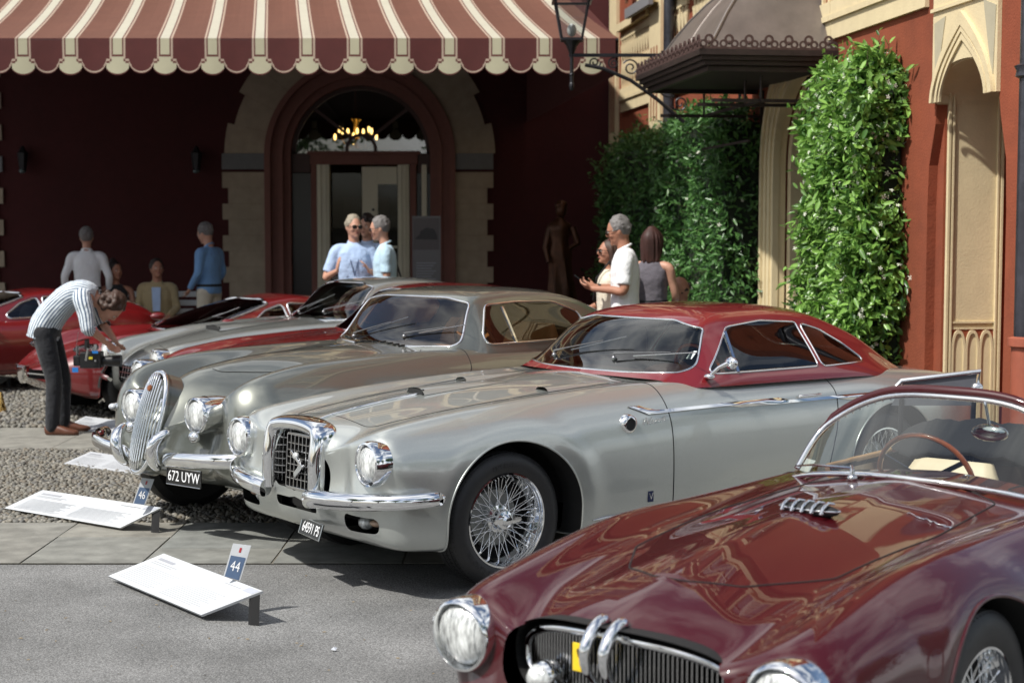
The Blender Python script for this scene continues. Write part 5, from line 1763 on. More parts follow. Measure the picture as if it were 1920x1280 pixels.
# ================================================================ CAR 1: silver coupe with the crimson roof
def gauss(a, s): return np.exp(-(a / s) ** 2)
def car_silver():
    root = empty('silver_coupe', (-1.09, 7.90, 0), R(38), 'silver vintage coupe with crimson roof, wire wheels and square chrome grille', 'car', 'vintage cars lined up in the court')
    def warp(P, u, v):
        x, y, z = P[..., 0], P[..., 1], P[..., 2]
        ay = np.abs(y)
        f = np.clip(1 - x / .9, 0, 1)
        x2 = x + .06 * gauss(ay - .37, .11) * gauss(z - .60, .20) * f ** 2
        # flare over the arches
        y2 = y + np.sign(y) * .012 * gauss(np.hypot(x - .80, z - .36) - .46, .07)
        return pods(np.stack([x2, y2, z], -1), .625, .665, .075, .15)
    B = dict(L=4.92, rn=.27, rt=.5, pn=3.3, pt=2.3, zn=.60, zt=.60, warp=warp, sig=.11,
        t=dict(w=[(0, .74), (.3, .785), (.8, .815), (1.6, .825), (2.6, .83), (3.6, .82), (4.45, .76), (4.92, .64)],
               zb=[(0, .27), (.3, .235), (.9, .22), (3.6, .22), (4.3, .29), (4.92, .36)],
               zm=[(0, .52), (1, .58), (2.5, .62), (4.92, .62)],
               yf=[(0, .60), (.8, .61), (1.6, .62), (2.2, .68), (3.5, .68), (4.45, .58), (4.92, .5)],
               zf=[(0, .765), (.2, .815), (.8, .885), (1.6, .925), (2.1, .93), (3.3, .925), (3.9, .895), (4.5, .83), (4.92, .70)],
               yv=[(0, .40), (2.0, .42), (4.92, .4)],
               zv=[(0, .74), (.3, .79), (.8, .85), (1.6, .915), (2.1, .94), (3.5, .93), (4.45, .86), (4.92, .72)],
               zc=[(0, .79), (.2, .83), (.8, .91), (1.6, .955), (2.1, .965), (3.5, .95), (4.45, .87), (4.92, .73)],
               zh=[(0, .785), (.2, .822), (.8, .897), (1.6, .945), (2.1, .962), (3.5, .947), (4.45, .867), (4.92, .727)]),
        arches=[(.785, .36, .41, .372), (3.66, .36, .41, .372)],
        paint=M_silver, mats={}, lip=.006, wellw=.50,
        seam={'bonnet': (.0022, M_seam, 'bonnet_gap')},
        cuts=[('grille_mouth', None)])
    gy, gz0, gz1 = .19, .475, .755
    door = [(1.82, .275), (1.82, .99), (3.08, .99), (3.15, .83), (3.12, .62), (3.06, .42), (2.98, .275)]
    B['cuts'] = [('void', front_poly([(gy, gz0), (gy - .02, gz1)], .35, .05)),
                 ('void', front_poly([(.19, .372), (.19, .425)], .35, .02)),
                 ('void', lambda P: np.maximum(sd_poly(np.abs(P[..., 1]), P[..., 2], [(.42, .325), (.66, .335), (.66, .405), (.42, .41)], .03), P[..., 0] - .4)),
                 ('void', top_poly([(2.10, .40), (2.3, .60), (3.75, .56), (3.80, .3)], .75, .05)),
                 ('door', side_poly(door, .03, -1)), ('door', side_poly(door, .03, 1)),
                 ('bonnet', top_poly([(.22, .36), (1.95, .46), (2.0, .2)], .75, .06))]
    body, made, at, sk = build_car(B, root, 400, 180)
    C = dict(xa=1.98, xb=4.10, bow=.15, bowr=.10, paint=M_redroof, trim=.006, mats={},
        t=dict(wb=[(1.98, .66), (2.15, .735), (2.4, .755), (3, .755), (3.5, .735), (4.08, .60)],
               zb=[(1.98, .905), (2.3, .905), (3.4, .895), (4.08, .84)],
               ws=[(1.98, .62), (2.1, .61), (2.38, .53), (2.8, .50), (3.3, .50), (3.7, .54), (4.08, .52)],
               zs=[(1.98, .945), (2.1, .995), (2.38, 1.225), (2.55, 1.258), (2.9, 1.262), (3.2, 1.238), (3.6, 1.09), (3.9, .93), (4.08, .86)],
               zr=[(1.98, .955), (2.1, 1.03), (2.38, 1.275), (2.6, 1.318), (2.9, 1.322), (3.2, 1.30), (3.6, 1.175), (3.9, 1.0), (4.08, .89)]),
        cuts=[('windscreen', front_poly([(.36, .975), (.655, .985), (.525, 1.212), (.34, 1.25)], 2.5, .03)),
              ('side_window', side_poly([(2.20, .975), (2.50, 1.212), (2.80, 1.236), (3.095, 1.218), (3.075, .972)], .015, -1)),
              ('side_window', side_poly([(2.20, .975), (2.50, 1.212), (2.80, 1.236), (3.095, 1.218), (3.075, .972)], .015, 1)),
              ('quarter_window', side_poly([(3.105, .97), (3.13, 1.210), (3.28, 1.17), (3.43, 1.085), (3.55, .975)], .015, -1)),
              ('quarter_window', side_poly([(3.105, .97), (3.13, 1.210), (3.28, 1.17), (3.43, 1.085), (3.55, .975)], .015, 1)),
              ('rear_window', front_poly([(.42, 1.0), (.38, 1.19)], 3.55, .05, True))])
    shell, cm, cat = build_cabin(C, root, 130, 110)
    # vent window bar and mirror
    q = MB(); a, _ = cat(2.40, -.72, .975); b, _ = cat(2.46, -.57, 1.20); q.bar(a + Vector((0, -.004, 0)), b + Vector((0, -.004, 0)), .016)
    q.build('quarter_light_bar', M_chrome, cm['side_window'])
    q = MB(); m0 = Vector((2.17, -.735, .965))
    q.ell(m0, (.03, .035, .016)); q.tube([m0, m0 + Vector((.02, -.05, .05)), m0 + Vector((.05, -.09, .075))], [.012, .010, .014], 8)
    q.ell(m0 + Vector((.07, -.095, .075)), (.022, .046, .034), 18, 10)
    q.build('door_mirror', M_chrome, root, smooth=60)
    # wheels
    for (x, y, side, st, det) in ((.765, -.665, -1, 0, True), (3.66, -.655, -1, 0, True), (.765, .665, 1, 0, False), (3.66, .655, 1, 0, False)):
        spoke_wheel('wheel', root, (x, y, .336), .336, .195, .226, mat('painted_drum', (.42, .43, .41), .4, .3), st, side, tread=(side < 0 and x < 1), letters=(side < 0 and x < 1), detail=det)
    # lamps
    for sg in (-1, 1):
        lamp(root, (.045, sg * .625, .665), .088, sg * -.05 * -1, 0, .022, .07)
        # fog lamp recess
        q = MB(); q.box(.17, .175, sg * .41, sg * .67, .32, .415); q.build('recess_back', M_under, root)
        q = MB(); q.ell((.11, sg * .50, .365), (.04, .045, .034), 14, 8); q.build('fog_lamp', M_lens, root, smooth=60)
        q = MB(); q.ell((.115, sg * .58, .372), (.03, .04, .018), 12, 6); q.build('indicator_lamp', mat('amber_clear_lens', (.6, .42, .3), .15), root, smooth=60)
    # grille: dark recess, boxed egg crate, surround
    q = MB(); q.box(.13, .14, -.22, .22, .44, .765); q.box(.075, .13, -.21, -.205, .46, .75); q.box(.075, .13, .205, .21, .46, .75); q.box(.06, .13, -.21, .21, .45, .46); q.box(.10, .105, -.21, .21, .36, .44); q.build('grille_recess', M_under, root)
    q = MB()
    for sg in (-1, 1): q.box(.045, .12, sg * .20, sg * .245, .455, .745)
    q.build('grille_cheek', M_silver, root, bevel=.008)
    gr = empty('grille', (0, 0, 0)); gr.parent = root
    # front face of the crate from y=-.19..+.06 in a plane that leans, side face beyond
    fx = .012
    def gp(y, z): return Vector((fx + (0.0 if y < .07 else (y - .07) * .75) + .055 * (z - .47), y, z))
    q = MB()
    ys = np.linspace(-.185, .07, 8); zs_ = np.linspace(.49, .735, 8)
    for y in ys: q.bar(gp(y, .485), gp(y, .74), .006, .03, up=(1, 0, 0))
    for z in zs_[1:-1]: q.bar(gp(-.19, z) + Vector((.001, 0, 0)), gp(.07, z) + Vector((.001, 0, 0)), .026, .005)
    q.build('grille_bars', M_chromed, gr)
    q = MB()
    for y in np.linspace(.09, .185, 4): q.bar(gp(y, .485), gp(y, .74), .005, .02, up=(1, 0, 0))
    for z in zs_[1:-1]: q.bar(gp(.08, z), gp(.19, z), .005, .02, up=(1, 0, 0))
    q.build('grille_bars', M_chromed, gr)
    q = MB()
    for (y0, y1) in ((-.195, -.195), (.075, .075), (.20, .20)): q.bar(gp(y0, .478), gp(y1, .745), .014, .03, up=(1, 0, 0))
    q.bar(gp(-.2, .478), gp(.075, .478), .03, .014); q.bar(gp(-.2, .745), gp(.075, .745), .03, .014)
    q.build('grille_frame', M_chromed, gr, smooth=30, bevel=.002)
    q = MB()
    pv = [(-.075, .69), (-.015, .675), (-.030, .645), (-.048, .60), (-.042, .565), (-.028, .60), (.01, .64), (.02, .665)]
    q.prism([(-.125, .66), (-.115, .67), (-.072, .585), (-.068, .535), (-.122, .65)][::-1], -.03, -.012, 'x') if False else None
    v_ = [(-.13, .665), (-.10, .66), (-.062, .555), (-.020, .675), (.005, .69), (-.06, .51)]
    q.prism([(-.02, .672), (-.128, .60 + .0), (-.05, .535), (-.038, .56), (-.095, .605), (-.005, .66)], -.022, -.006, 'x')
    q.build('v_emblem', M_chrome, gr, bevel=.002)
    q = MB(); q.ell((-.012, -.05, .645), (.016, .022, .020), 12, 8); q.build('glass_badge', M_lens, gr, smooth=60)
    # surround: broad chrome hoop flowing into the bumper halves
    def sweep(name, pts, prof, m=M_chrome):
        """prof: list of (half width across, half depth) per point; flattened tube"""
        q = MB(); n = 16; rings = []
        pts = [Vector(p) for p in pts]
        up = Vector((-1, 0, 0))
        v = []
        for i, p in enumerate(pts):
            t = (pts[min(i + 1, len(pts) - 1)] - pts[max(i - 1, 0)]).normalized()
            dep = (Vector((-1, 0, 0)) - t * (-t.x)).normalized() if abs(t.x) < .97 else Vector((0, 1, 0))
            wid = t.cross(dep)
            a_, b_ = prof[i]
            for k in range(n):
                an = 2 * math.pi * k / n
                v.append(p + wid * (a_ * math.copysign(abs(math.cos(an)) ** .8, math.cos(an))) + dep * (b_ * math.copysign(abs(math.sin(an)) ** .8, math.sin(an))))
        f = [(i * n + k, i * n + (k + 1) % n, (i + 1) * n + (k + 1) % n, (i + 1) * n + k) for i in range(len(pts) - 1) for k in range(n)]
        f += [tuple(range(n)), tuple((len(pts) - 1) * n + k for k in range(n))]
        q.add(v, f)
        return q.build(name, m, root, smooth=60)
    def cr_(pts, n=8):
        pts = [Vector(p) for p in pts]; out = []
        for i in range(len(pts) - 1):
            p0, p1, p2, p3 = pts[max(i - 1, 0)], pts[i], pts[i + 1], pts[min(i + 2, len(pts) - 1)]
            for k in range(n):
                t = k / n
                out.append(.5 * ((2 * p1) + (-p0 + p2) * t + (2 * p0 - 5 * p1 + 4 * p2 - p3) * t * t + (-p0 + 3 * p1 - 3 * p2 + p3) * t ** 3))
        out.append(pts[-1]); return out
    hoop = cr_([(.028, -.222, .46), (.030, -.222, .62), (.048, -.215, .75), (.058, -.165, .785), (.066, 0, .797), (.058, .165, .785), (.048, .215, .75), (.030, .222, .62), (.028, .222, .46)], 8)
    sweep('grille_surround', hoop, [(.040, .072)] * len(hoop))
    for sg in (-1, 1):
        bp = cr_([(-.035, sg * .215, .455), (-.05, sg * .30, .468), (-.035, sg * .45, .478), (.02, sg * .62, .488), (.11, sg * .76, .497), (.22, sg * .835, .505), (.31, sg * .862, .51)], 8)
        n = len(bp)
        sweep('front_bumper', bp, [(.046 * (1 - .2 * (i / n)) * math.sqrt(max(.0004, 1 - max(0, (i - (n - 8)) / 7.0) ** 2.2)), .040 * math.sqrt(max(.0004, 1 - max(0, (i - (n - 8)) / 7.0) ** 2.2))) for i in range(n)])
    q = MB(); pts = []
    for i in range(14):
        x = .06 + .78 * i / 13
        p, n_ = at(x, 0, .85); pts.append(Vector((x, 0, float(np.interp(x, [.06, .2, .8, .9], [.80, .835, .915, .925])))))
    pts = [Vector((.01, 0, .77)), Vector((.0, 0, .80))] + [at(.05 + .06 * i, 0, .9)[0] + Vector((0, 0, .004)) for i in range(13)]
    q.tube(pts, .0065, 6); q.build('bonnet_strip', M_chrome, root, smooth=60)
    # plate on the chin
    pl = empty('number_plate', (.035, -.12, .285)); pl.parent = root; pl.rotation_euler = (0, .30, -.16)
    q = MB(); q.box(-.006, 0, -.135, .135, -.042, .042); q.build('plate', mat('black_plate', (.012, .012, .012), .3), pl, bevel=.002)
    q = MB()
    for (a, b_) in (((-.008, -.133, -.04), (-.008, .133, -.04)), ((-.008, .133, -.04), (-.008, .133, .04)), ((-.008, .133, .04), (-.008, -.133, .04)), ((-.008, -.133, .04), (-.008, -.133, -.04))): q.tube([a, b_], .003, 6)
    q.build('plate_border', M_chromed, pl)
    text('64591 PS', .072, M_whiteink, pl, (-.0075, 0, -.002), (math.pi / 2, 0, -math.pi / 2), 'plate_lettering', sx=.80)
    # bonnet scoop and louvre ridges
    def ridge(x0, x1, y, w_, h, mouth=True):
        q = MB(); v = []; n = 10; m = 8
        for i in range(n + 1):
            t = i / n; x = x0 + (x1 - x0) * t
            p, nn = at(x, y, .95)
            hh = h * (1 - t) ** .8 if mouth else h * math.sin(math.pi * t)
            for k in range(m + 1):
                s_ = -1 + 2 * k / m
                v.append((x, y + w_ * s_ * (1 if mouth else math.sin(math.pi * t) ** .5), p.z + hh * (1 - abs(s_) ** 4) - .002))
        q.add(v, [(i * (m + 1) + k, i * (m + 1) + k + 1, (i + 1) * (m + 1) + k + 1, (i + 1) * (m + 1) + k) for i in range(n) for k in range(m)])
        return q
    ridge(.74, 1.30, 0, .085, .035).build('bonnet_scoop', M_silver, root, smooth=180)
    p, _ = at(.74, 0, .95); q = MB(); q.box(.7415, .75, -.066, .066, p.z - .002, p.z + .027); q.build('scoop_mouth', M_under, root)
    for sg in (-1, 1):
        q = ridge(1.30, 1.80, sg * .36, .055, .022); q.build('bonnet_louvre', M_silver, root, smooth=180)
    # round side vent, badges, strips
    for sg in (-1, 1):
        p, n_ = at(1.525, sg * .82, .765)
        q = MB(); Mx = Matrix.Rotation(0 if sg < 0 else math.pi, 3, 'Z')
        q.lathe([(.030, -.010), (.033, -.024), (.044, -.022), (.051, -.004), (.051, .02)], 32, 'y', origin=p); q.build('side_vent_ring', M_chrome, root, smooth=60)
        q = MB(); q.lathe([(.0001, -.004), (.033, -.004)], 24, 'y', origin=p + Vector((0, -.011 if sg < 0 else .019, 0))); q.build('side_vent_mouth', M_black, root)
    p, n_ = at(1.69, -.82, .775)
    text('Nardi', .055, M_chrome, root, p + Vector((0, -.004, 0)), (math.pi / 2, 0, 0), 'script_badge', shear=.5, sx=1.25)
    p, n_ = at(1.66, -.82, .38)
    q = MB(); q.box(-.018, .018, -.004, .004, -.028, .028); vb = q.build('v_badge', mat('navy_enamel', (.01, .02, .08), .2), root, loc=p, rot=(0, 0, 0))
    text('V', .05, M_chrome, vb, (0, -.005, 0), (math.pi / 2, 0, 0), 'badge_letter')
    for sg in (-1, 1):
        def sp(x, z, o=.003): 
            p, n_ = at(x, sg * .82, z); return p + n_ * 0 + Vector((0, sg * o, 0))
        q = MB()
        path = [(1.56, .905), (1.60, .90), (1.64, .875), (1.68, .848), (1.74, .836), (1.85, .835)] + [(1.85 + .1 * i, .835 - .0026 * i * 1.0) for i in range(1, 27)]
        v = []; rings = len(path)
        for i, (x, z) in enumerate(path):
            hh = .015 if i > 5 else (.006, .017, .023, .022, .019, .017)[i]
            if i > 24: hh = .015 * (32 - i) / 8 + .002
            for k in range(6):
                a = math.pi * k / 5
                p = sp(x, z + hh * math.cos(a)); p.y += sg * .010 * math.sin(a)
                v.append(p)
        q.add(v, [(i * 6 + k, i * 6 + k + 1, (i + 1) * 6 + k + 1, (i + 1) * 6 + k) for i in range(rings - 1) for k in range(5)])
        q.build('side_moulding', M_chrome, root, smooth=60)
        q = MB(); q.tube([sp(1.26 + .08 * i, .298 + .0005 * i, .002) for i in range(26)], [.004] + [.011] * 24 + [.004], 8); q.build('sill_moulding', M_chromed, root, smooth=60)
        q = MB(); a_, b_ = sp(2.82, .843, .03), sp(2.99, .843, .03)
        q.tube([sp(2.82, .843, .008), a_, b_, sp(2.99, .843, .008)], .006, 8); q.build('door_handle', M_chrome, root, smooth=60)
    # wipers, interior
    w1, _ = cat(2.05, -.22, .965); w2, _ = cat(2.05, .30, .965)
    for y in (-.18, .34):
        p, n_ = cat(2.0, y, .965); p.z += .01
        e, _ = cat(2.12, y - .34, 1.02); wiper(root, p, e + Vector((-.03, 0, .01)), .025)
    q = MB(); q.box(2.05, 2.45, -.66, .66, .84, .93); q.ell((2.3, -.32, .95), (.14, .2, .05)); q.build('dashboard', mat('brown_dash', (.05, .025, .018), .35), root, bevel=.02)
    q = MB(); q.box(2.05, 3.9, -.64, .64, .32, .36); q.box(2.1, 3.5, -.70, -.69, .36, .90); q.box(2.1, 3.5, .69, .70, .36, .90); q.box(3.75, 3.78, -.6, .6, .36, .90); q.build('cabin_floor', M_dleather, root)
    for y in (-.33, .33): seat(root, 2.85, y, .50, M_dleather, .5, .50)
    seat(root, 3.45, 0, .5, M_dleather, 1.1, .46)
    steering(root, 2.50, -.34, .93, .19, .45, M_wood)
    q = MB(); q.box(-.001, .001, -.022, .022, -.03, .03); o = q.build('permit_sticker', mat('pale_sticker', (.55, .6, .6), .5), root); p, _ = cat(2.2, -.56, 1.005); o.location = p + Vector((.01, .02, .02)); o.rotation_euler = (0, .8, 0)
    q = MB(); q.box(2.40, 2.43, -.09, .09, 1.19, 1.23); q.build('inner_mirror', M_black, root)
    return root
car_silver()
GRP = 'vintage cars lined up in the court'
def oval(n, ry, rz, p=2.0):
    return [(ry * math.copysign(abs(math.cos(2 * math.pi * i / n)) ** (2 / p), math.cos(2 * math.pi * i / n)), rz * math.copysign(abs(math.sin(2 * math.pi * i / n)) ** (2 / p), math.sin(2 * math.pi * i / n))) for i in range(n)]
def cr_path(pts, n=8):
    pts = [Vector(p) for p in pts]; out = []
    for i in range(len(pts) - 1):
        p0, p1, p2, p3 = pts[max(i - 1, 0)], pts[i], pts[i + 1], pts[min(i + 2, len(pts) - 1)]
        for k in range(n):
            t = k / n
            out.append(.5 * ((2 * p1) + (-p0 + p2) * t + (2 * p0 - 5 * p1 + 4 * p2 - p3) * t * t + (-p0 + 3 * p1 - 3 * p2 + p3) * t ** 3))
    out.append(pts[-1]); return out
def cabin_for(root, P, mats_, trim=.008, tm=None, rear=True, cut_extra=None, nu=100, nv=80, tables=None):
    """P: xb0 base x, xt0 top x, xt1 roof end, xe deck; zb belt, zr roof; yb belt half width, yt roof half width"""
    x0, x1, x2, x3 = P['x']; zb, zr = P['z']; yb, yt = P['y']
    dp = P.get('drop', .035)
    zs_, ze = zr - dp, P.get('ze', zb)
    C = dict(xa=x0 - .10, xb=x3 + .1, bow=P.get('bow', .15), bowr=P.get('bowr', .1), paint=mats_[0], trim=trim * .75, trimmat=tm or M_chrome, mats={k: mats_[1] for k in ('windscreen', 'side_window', 'quarter_window', 'rear_window')},
        t=dict(wb=[(x0 - .1, yb - .06), (x0 + .1, yb), (x2, yb - .01), (x3 + .1, yb - .12)],
               zb=[(x0 - .1, zb - .07), (x2, zb - .07), (x3 + .1, ze - .07)],
               ws=[(x0 - .1, yb - .08), (x0 + .02, yb - .10), (x1, yt), (x2, yt), (x3, yt + .03), (x3 + .1, yt)],
               zs=[(x0 - .1, zb - .03), (x0 + .02, zb + .02), (x1, zs_ - .03), (x1 + .18, zs_), ((x1 + x2) / 2, zs_ + .005), (x2, zs_ - .03), (x3, ze), (x3 + .1, ze - .05)],
               zr=[(x0 - .1, zb - .02), (x0 + .02, zb + .05), (x1, zr - .03), (x1 + .2, zr), ((x1 + x2) / 2, zr + .008), (x2, zr - .012), (x3, ze + .05), (x3 + .1, ze - .03)]))
    wt, wz = P.get('wt', (yt - .02)), zs_ - .035
    C['cuts'] = [('windscreen', front_poly([(.3, zb - .0), (yb - .10, zb + .012), (wt, wz), (wt * .6, wz + .032)], x1 + .14, .03))]
    for poly, nm in P['win']:
        for sg in (-1, 1): C['cuts'].append((nm, side_poly(poly, P.get('wr', .018), sg)))
    if rear: C['cuts'].append(('rear_window', front_poly([(yt - .1, ze + .08), (yt - .14, zr - .13)], x2, .05, True)))
    return build_cabin(C, root, nu, nv)

# ---------------------------------------------------------------- warm grey saloon with the tall oval grille
def car_grey():
    root = empty('grey_coupe', (-2.05, 9.20, 0), R(45), 'warm grey vintage coupe with tall oval slatted grille and plate 672 UYW', 'car', GRP)
    def warp(P, u, v):
        x, y, z = P[..., 0], P[..., 1], P[..., 2]; ay = np.abs(y)
        f = np.clip(1 - x / .9, 0, 1)
        x2 = x - .13 * gauss(y, .19) * gauss(z - .50, .30) * f + .15 * gauss(ay - .36, .15) * gauss(z - .66, .26) * f ** 1.5
        return np.stack([x2, y + np.sign(y) * .015 * gauss(np.hypot(x - .66, z - .36) - .46, .07), z], -1)
    B = dict(L=4.5, rn=.34, rt=.6, pn=2.6, pt=2.1, zn=.56, zt=.6, warp=warp, sig=.11,
        t=dict(w=[(0, .76), (.4, .80), (1.5, .82), (3, .82), (4.5, .62)], zb=[(0, .33), (.4, .27), (3.6, .25), (4.5, .38)], zm=.60,
               yf=[(0, .61), (.8, .60), (1.8, .64), (3, .66), (4.5, .5)], zf=[(0, .84), (.3, .93), (.7, .985), (1.5, 1.0), (2.6, .97), (3.8, .90), (4.5, .7)],
               yv=[(0, .34), (.8, .36), (2, .44), (4.5, .4)], zv=[(0, .60), (.3, .68), (.8, .88), (1.5, .97), (2.2, .99), (3.8, .90), (4.5, .72)],
               zc=[(0, .86), (.25, .94), (.8, 1.01), (1.9, 1.03), (2.6, 1.0), (3.8, .92), (4.5, .74)], zh=[(0, .80), (.25, .90), (.8, .985), (1.9, 1.02), (2.6, .99), (3.8, .915), (4.5, .735)]),
        arches=[(.66, .36, .41, .40), (3.4, .36, .41, .37)], paint=M_warmgrey, mats={}, lip=.008, wellw=.5, seam={'bonnet': (.003, M_seam, 'bonnet_gap')})
    B['cuts'] = [('void', top_poly([(1.95, .35), (2.05, .58), (3.4, .54), (3.5, .3)], .75, .05)),
                 ('door', side_poly([(1.72, .28), (1.70, .80), (1.80, .90), (1.86, 1.1), (2.9, 1.1), (2.92, .5), (2.8, .28)], .05, -1)),
                 ('door', side_poly([(1.72, .28), (1.70, .80), (1.80, .90), (1.86, 1.1), (2.9, 1.1), (2.92, .5), (2.8, .28)], .05, 1)),
                 ('bonnet', top_poly([(.34, .10), (.8, .34), (1.62, .46), (1.78, .3)], .75, .08))]
    body, made, at, sk = build_car(B, root, 320, 150)
    win = [(1.98, 1.025), (2.12, 1.27), (2.4, 1.285), (2.75, 1.275), (2.98, 1.20), (3.05, 1.03)]
    shell, cm, cat = cabin_for(root, dict(x=(1.88, 2.06, 2.85, 3.7), z=(1.01, 1.365), y=(.69, .52), ze=.93, drop=.045, win=[(win, 'side_window')], bow=.13, wr=.04), (M_warmgrey, M_glass2), .010)
    a, _ = cat(2.27, -.68, 1.03); b, _ = cat(2.27, -.56, 1.27); q = MB(); q.bar(a, b, .018); q.build('quarter_light_bar', M_chrome, cm['side_window'])
    for (x, y, sd_, st) in ((.66, -.66, -1, -.12), (.66, .66, 1, -.12), (3.4, -.66, -1, 0), (3.4, .66, 1, 0)):
        spoke_wheel('wheel', root, (x, y, .345), .345, .18, .21, M_bluegrey, st, sd_, tread=False, letters=False, detail=False, hub_cap=True)
    # tall oval grille that leans back
    gr = empty('grille', (-.06, 0, .655)); gr.parent = root; gr.rotation_euler = (0, R(17), 0)
    RZ, RY = .285, .112
    def bulge(y, z): return -.035 * (1 - (y / RY) ** 2) - .02 * (1 - (z / RZ) ** 2)
    q = MB(); q.tube([(0, y, z) for y, z in oval(48, RY + .008, RZ + .01, 2.3)], .015, 10, closed=True); q.build('grille_shell', M_chrome, gr, smooth=180)
    q = MB(); o_ = oval(40, RY + .01, RZ + .01, 2.3); q.prism(o_, .03, .035, 'x'); 
    q.add([(.0, y, z) for y, z in o_] + [(.12, y, z) for y, z in o_], [(i, (i + 1) % 40, 40 + (i + 1) % 40, 40 + i) for i in range(40)]); q.build('grille_backing', M_warmgrey, gr, smooth=30)
    for k in range(11):
        y = -RY + RY * 2 * (k + .5) / 11
        h = RZ * (max(0, 1 - abs(y / RY) ** 2.3)) ** (1 / 2.3)
        q = MB(); q.tube([(bulge(y, h * t) * .8, y, h * t) for t in np.linspace(-1, 1, 13)], .0052, 8); q.build('grille_slat', M_chrome, gr, smooth=180)
    q = MB(); q.lathe([(.0001, -.006), (.016, -.004), (.02, .004)], 16, 'x', origin=(-.05, 0, .19)); q.build('round_badge', mat('bronze_badge', (.35, .12, .05), .3, .8), gr, smooth=40)
    for sg in (-1, 1):
        lamp(root, (.045, sg * .335, .71), .088, 0, 0, .018, .16)
        q = MB(); q.lathe([(.104, .05), (.104, .12), (.095, .20), (.07, .30), (.03, .40), (.0, .44)], 28, 'x', origin=(.045, sg * .335, .715)); q.build('lamp_pod', M_chrome, root, smooth=180)
        q = MB(); q.ell((.02, sg * .335, .59), (.03, .05, .035), 14, 8); q.build('horn_trumpet', M_chrome, root, smooth=60)
        p, n_ = at(.07, sg * .66, .69); q = MB(); q.ell(p + Vector((.012, 0, 0)), (.055, .040, .026), 16, 9); q.build('side_lamp', M_chrome, root, smooth=60)
        q = MB(); q.ell(p + Vector((-.024, 0, .002)), (.022, .034, .020), 12, 8); q.build('side_lamp_lens', mat('greyish_lens', (.45, .47, .5), .12), root, smooth=60)
        # bumper half, overrider
        bp = cr_path([(-.085, sg * .15, .45), (-.09, sg * .3, .47), (-.065, sg * .5, .48), (.0, sg * .70, .49), (.12, sg * .83, .495), (.2, sg * .86, .495)], 6); n = len(bp)
        q = MB(); v = []
        for i, p in enumerate(bp):
            k_ = (.25, .55, .8, 1)[min(i, 3)] * (.2, .6, .85, 1)[min(n - 1 - i, 3)]
            for k in range(14):
                a = 2 * math.pi * k / 14; v.append(p + Vector((.020 * k_ * math.cos(a), sg * -.01 * math.cos(a), .042 * k_ * math.sin(a))))
        q.add(v, [(i * 14 + k, i * 14 + (k + 1) % 14, (i + 1) * 14 + (k + 1) % 14, (i + 1) * 14 + k) for i in range(n - 1) for k in range(14)] + [tuple(range(14)), tuple((n - 1) * 14 + k for k in range(14))])
        q.build('front_bumper', M_chrome, root, smooth=60)
        ov = cr_path([(-.10, sg * .165, .40), (-.155, sg * .18, .47), (-.15, sg * .20, .56), (-.07, sg * .235, .625)], 5); n = len(ov)
        q = MB(); q.tube(ov, [.015, .024, .029, .032, .034, .035, .036, .036, .036, .036, .035, .034, .032, .028, .022, .01][:n], 12); q.build('overrider', M_chrome, root, smooth=60)
    pl = empty('number_plate', (-.07, -.375, .375)); pl.parent = root; pl.rotation_euler = (0, .05, .10)
    q = MB(); q.box(-.006, 0, -.15, .15, -.05, .05); q.build('plate', mat('black_plate', (.012, .012, .012), .3), pl, bevel=.002)
    q = MB(); q.tube([(-.008, -.146, -.047), (-.008, .146, -.047), (-.008, .146, .047), (-.008, -.146, .047)], .003, 6, closed=True); q.build('plate_border', M_chromed, pl)
    text('672 UYW', .083, M_whiteink, pl, (-.0075, 0, 0), (math.pi / 2, 0, -math.pi / 2), 'plate_lettering', sx=.80)
        # vent grille at the cowl, wipers
    q = MB()
    for k in range(16):
        p, n_ = at(1.66, -.22 + .028 * k, 1.02); q.bar(p + Vector((0, 0, .004)), p + Vector((.05, 0, .006)), .009, .008)
    q.build('cowl_vent', M_under, root)
    for y in (-.12, .38):
        p, _ = cat(1.80, y, 1.02); p.z += .008; e, _ = cat(1.93, y - .34, 1.09); wiper(root, p, e + Vector((-.03, 0, 0)), .02)
    q = MB(); q.box(1.95, 2.25, -.62, .62, .9, .985); q.build('dashboard', M_tan, root, bevel=.02)
    q = MB(); q.box(1.9, 3.4, -.6, .6, .36, .38); q.box(1.9, 3.2, -.66, -.65, .38, .95); q.box(1.9, 3.2, .65, .66, .38, .95); q.build('cabin_floor', M_tan, root)
    for y in (-.32, .32): seat(root, 2.65, y, .56, M_tan, .48, .58)
    steering(root, 2.25, -.32, 1.0, .19, .45)
    return root
car_grey()

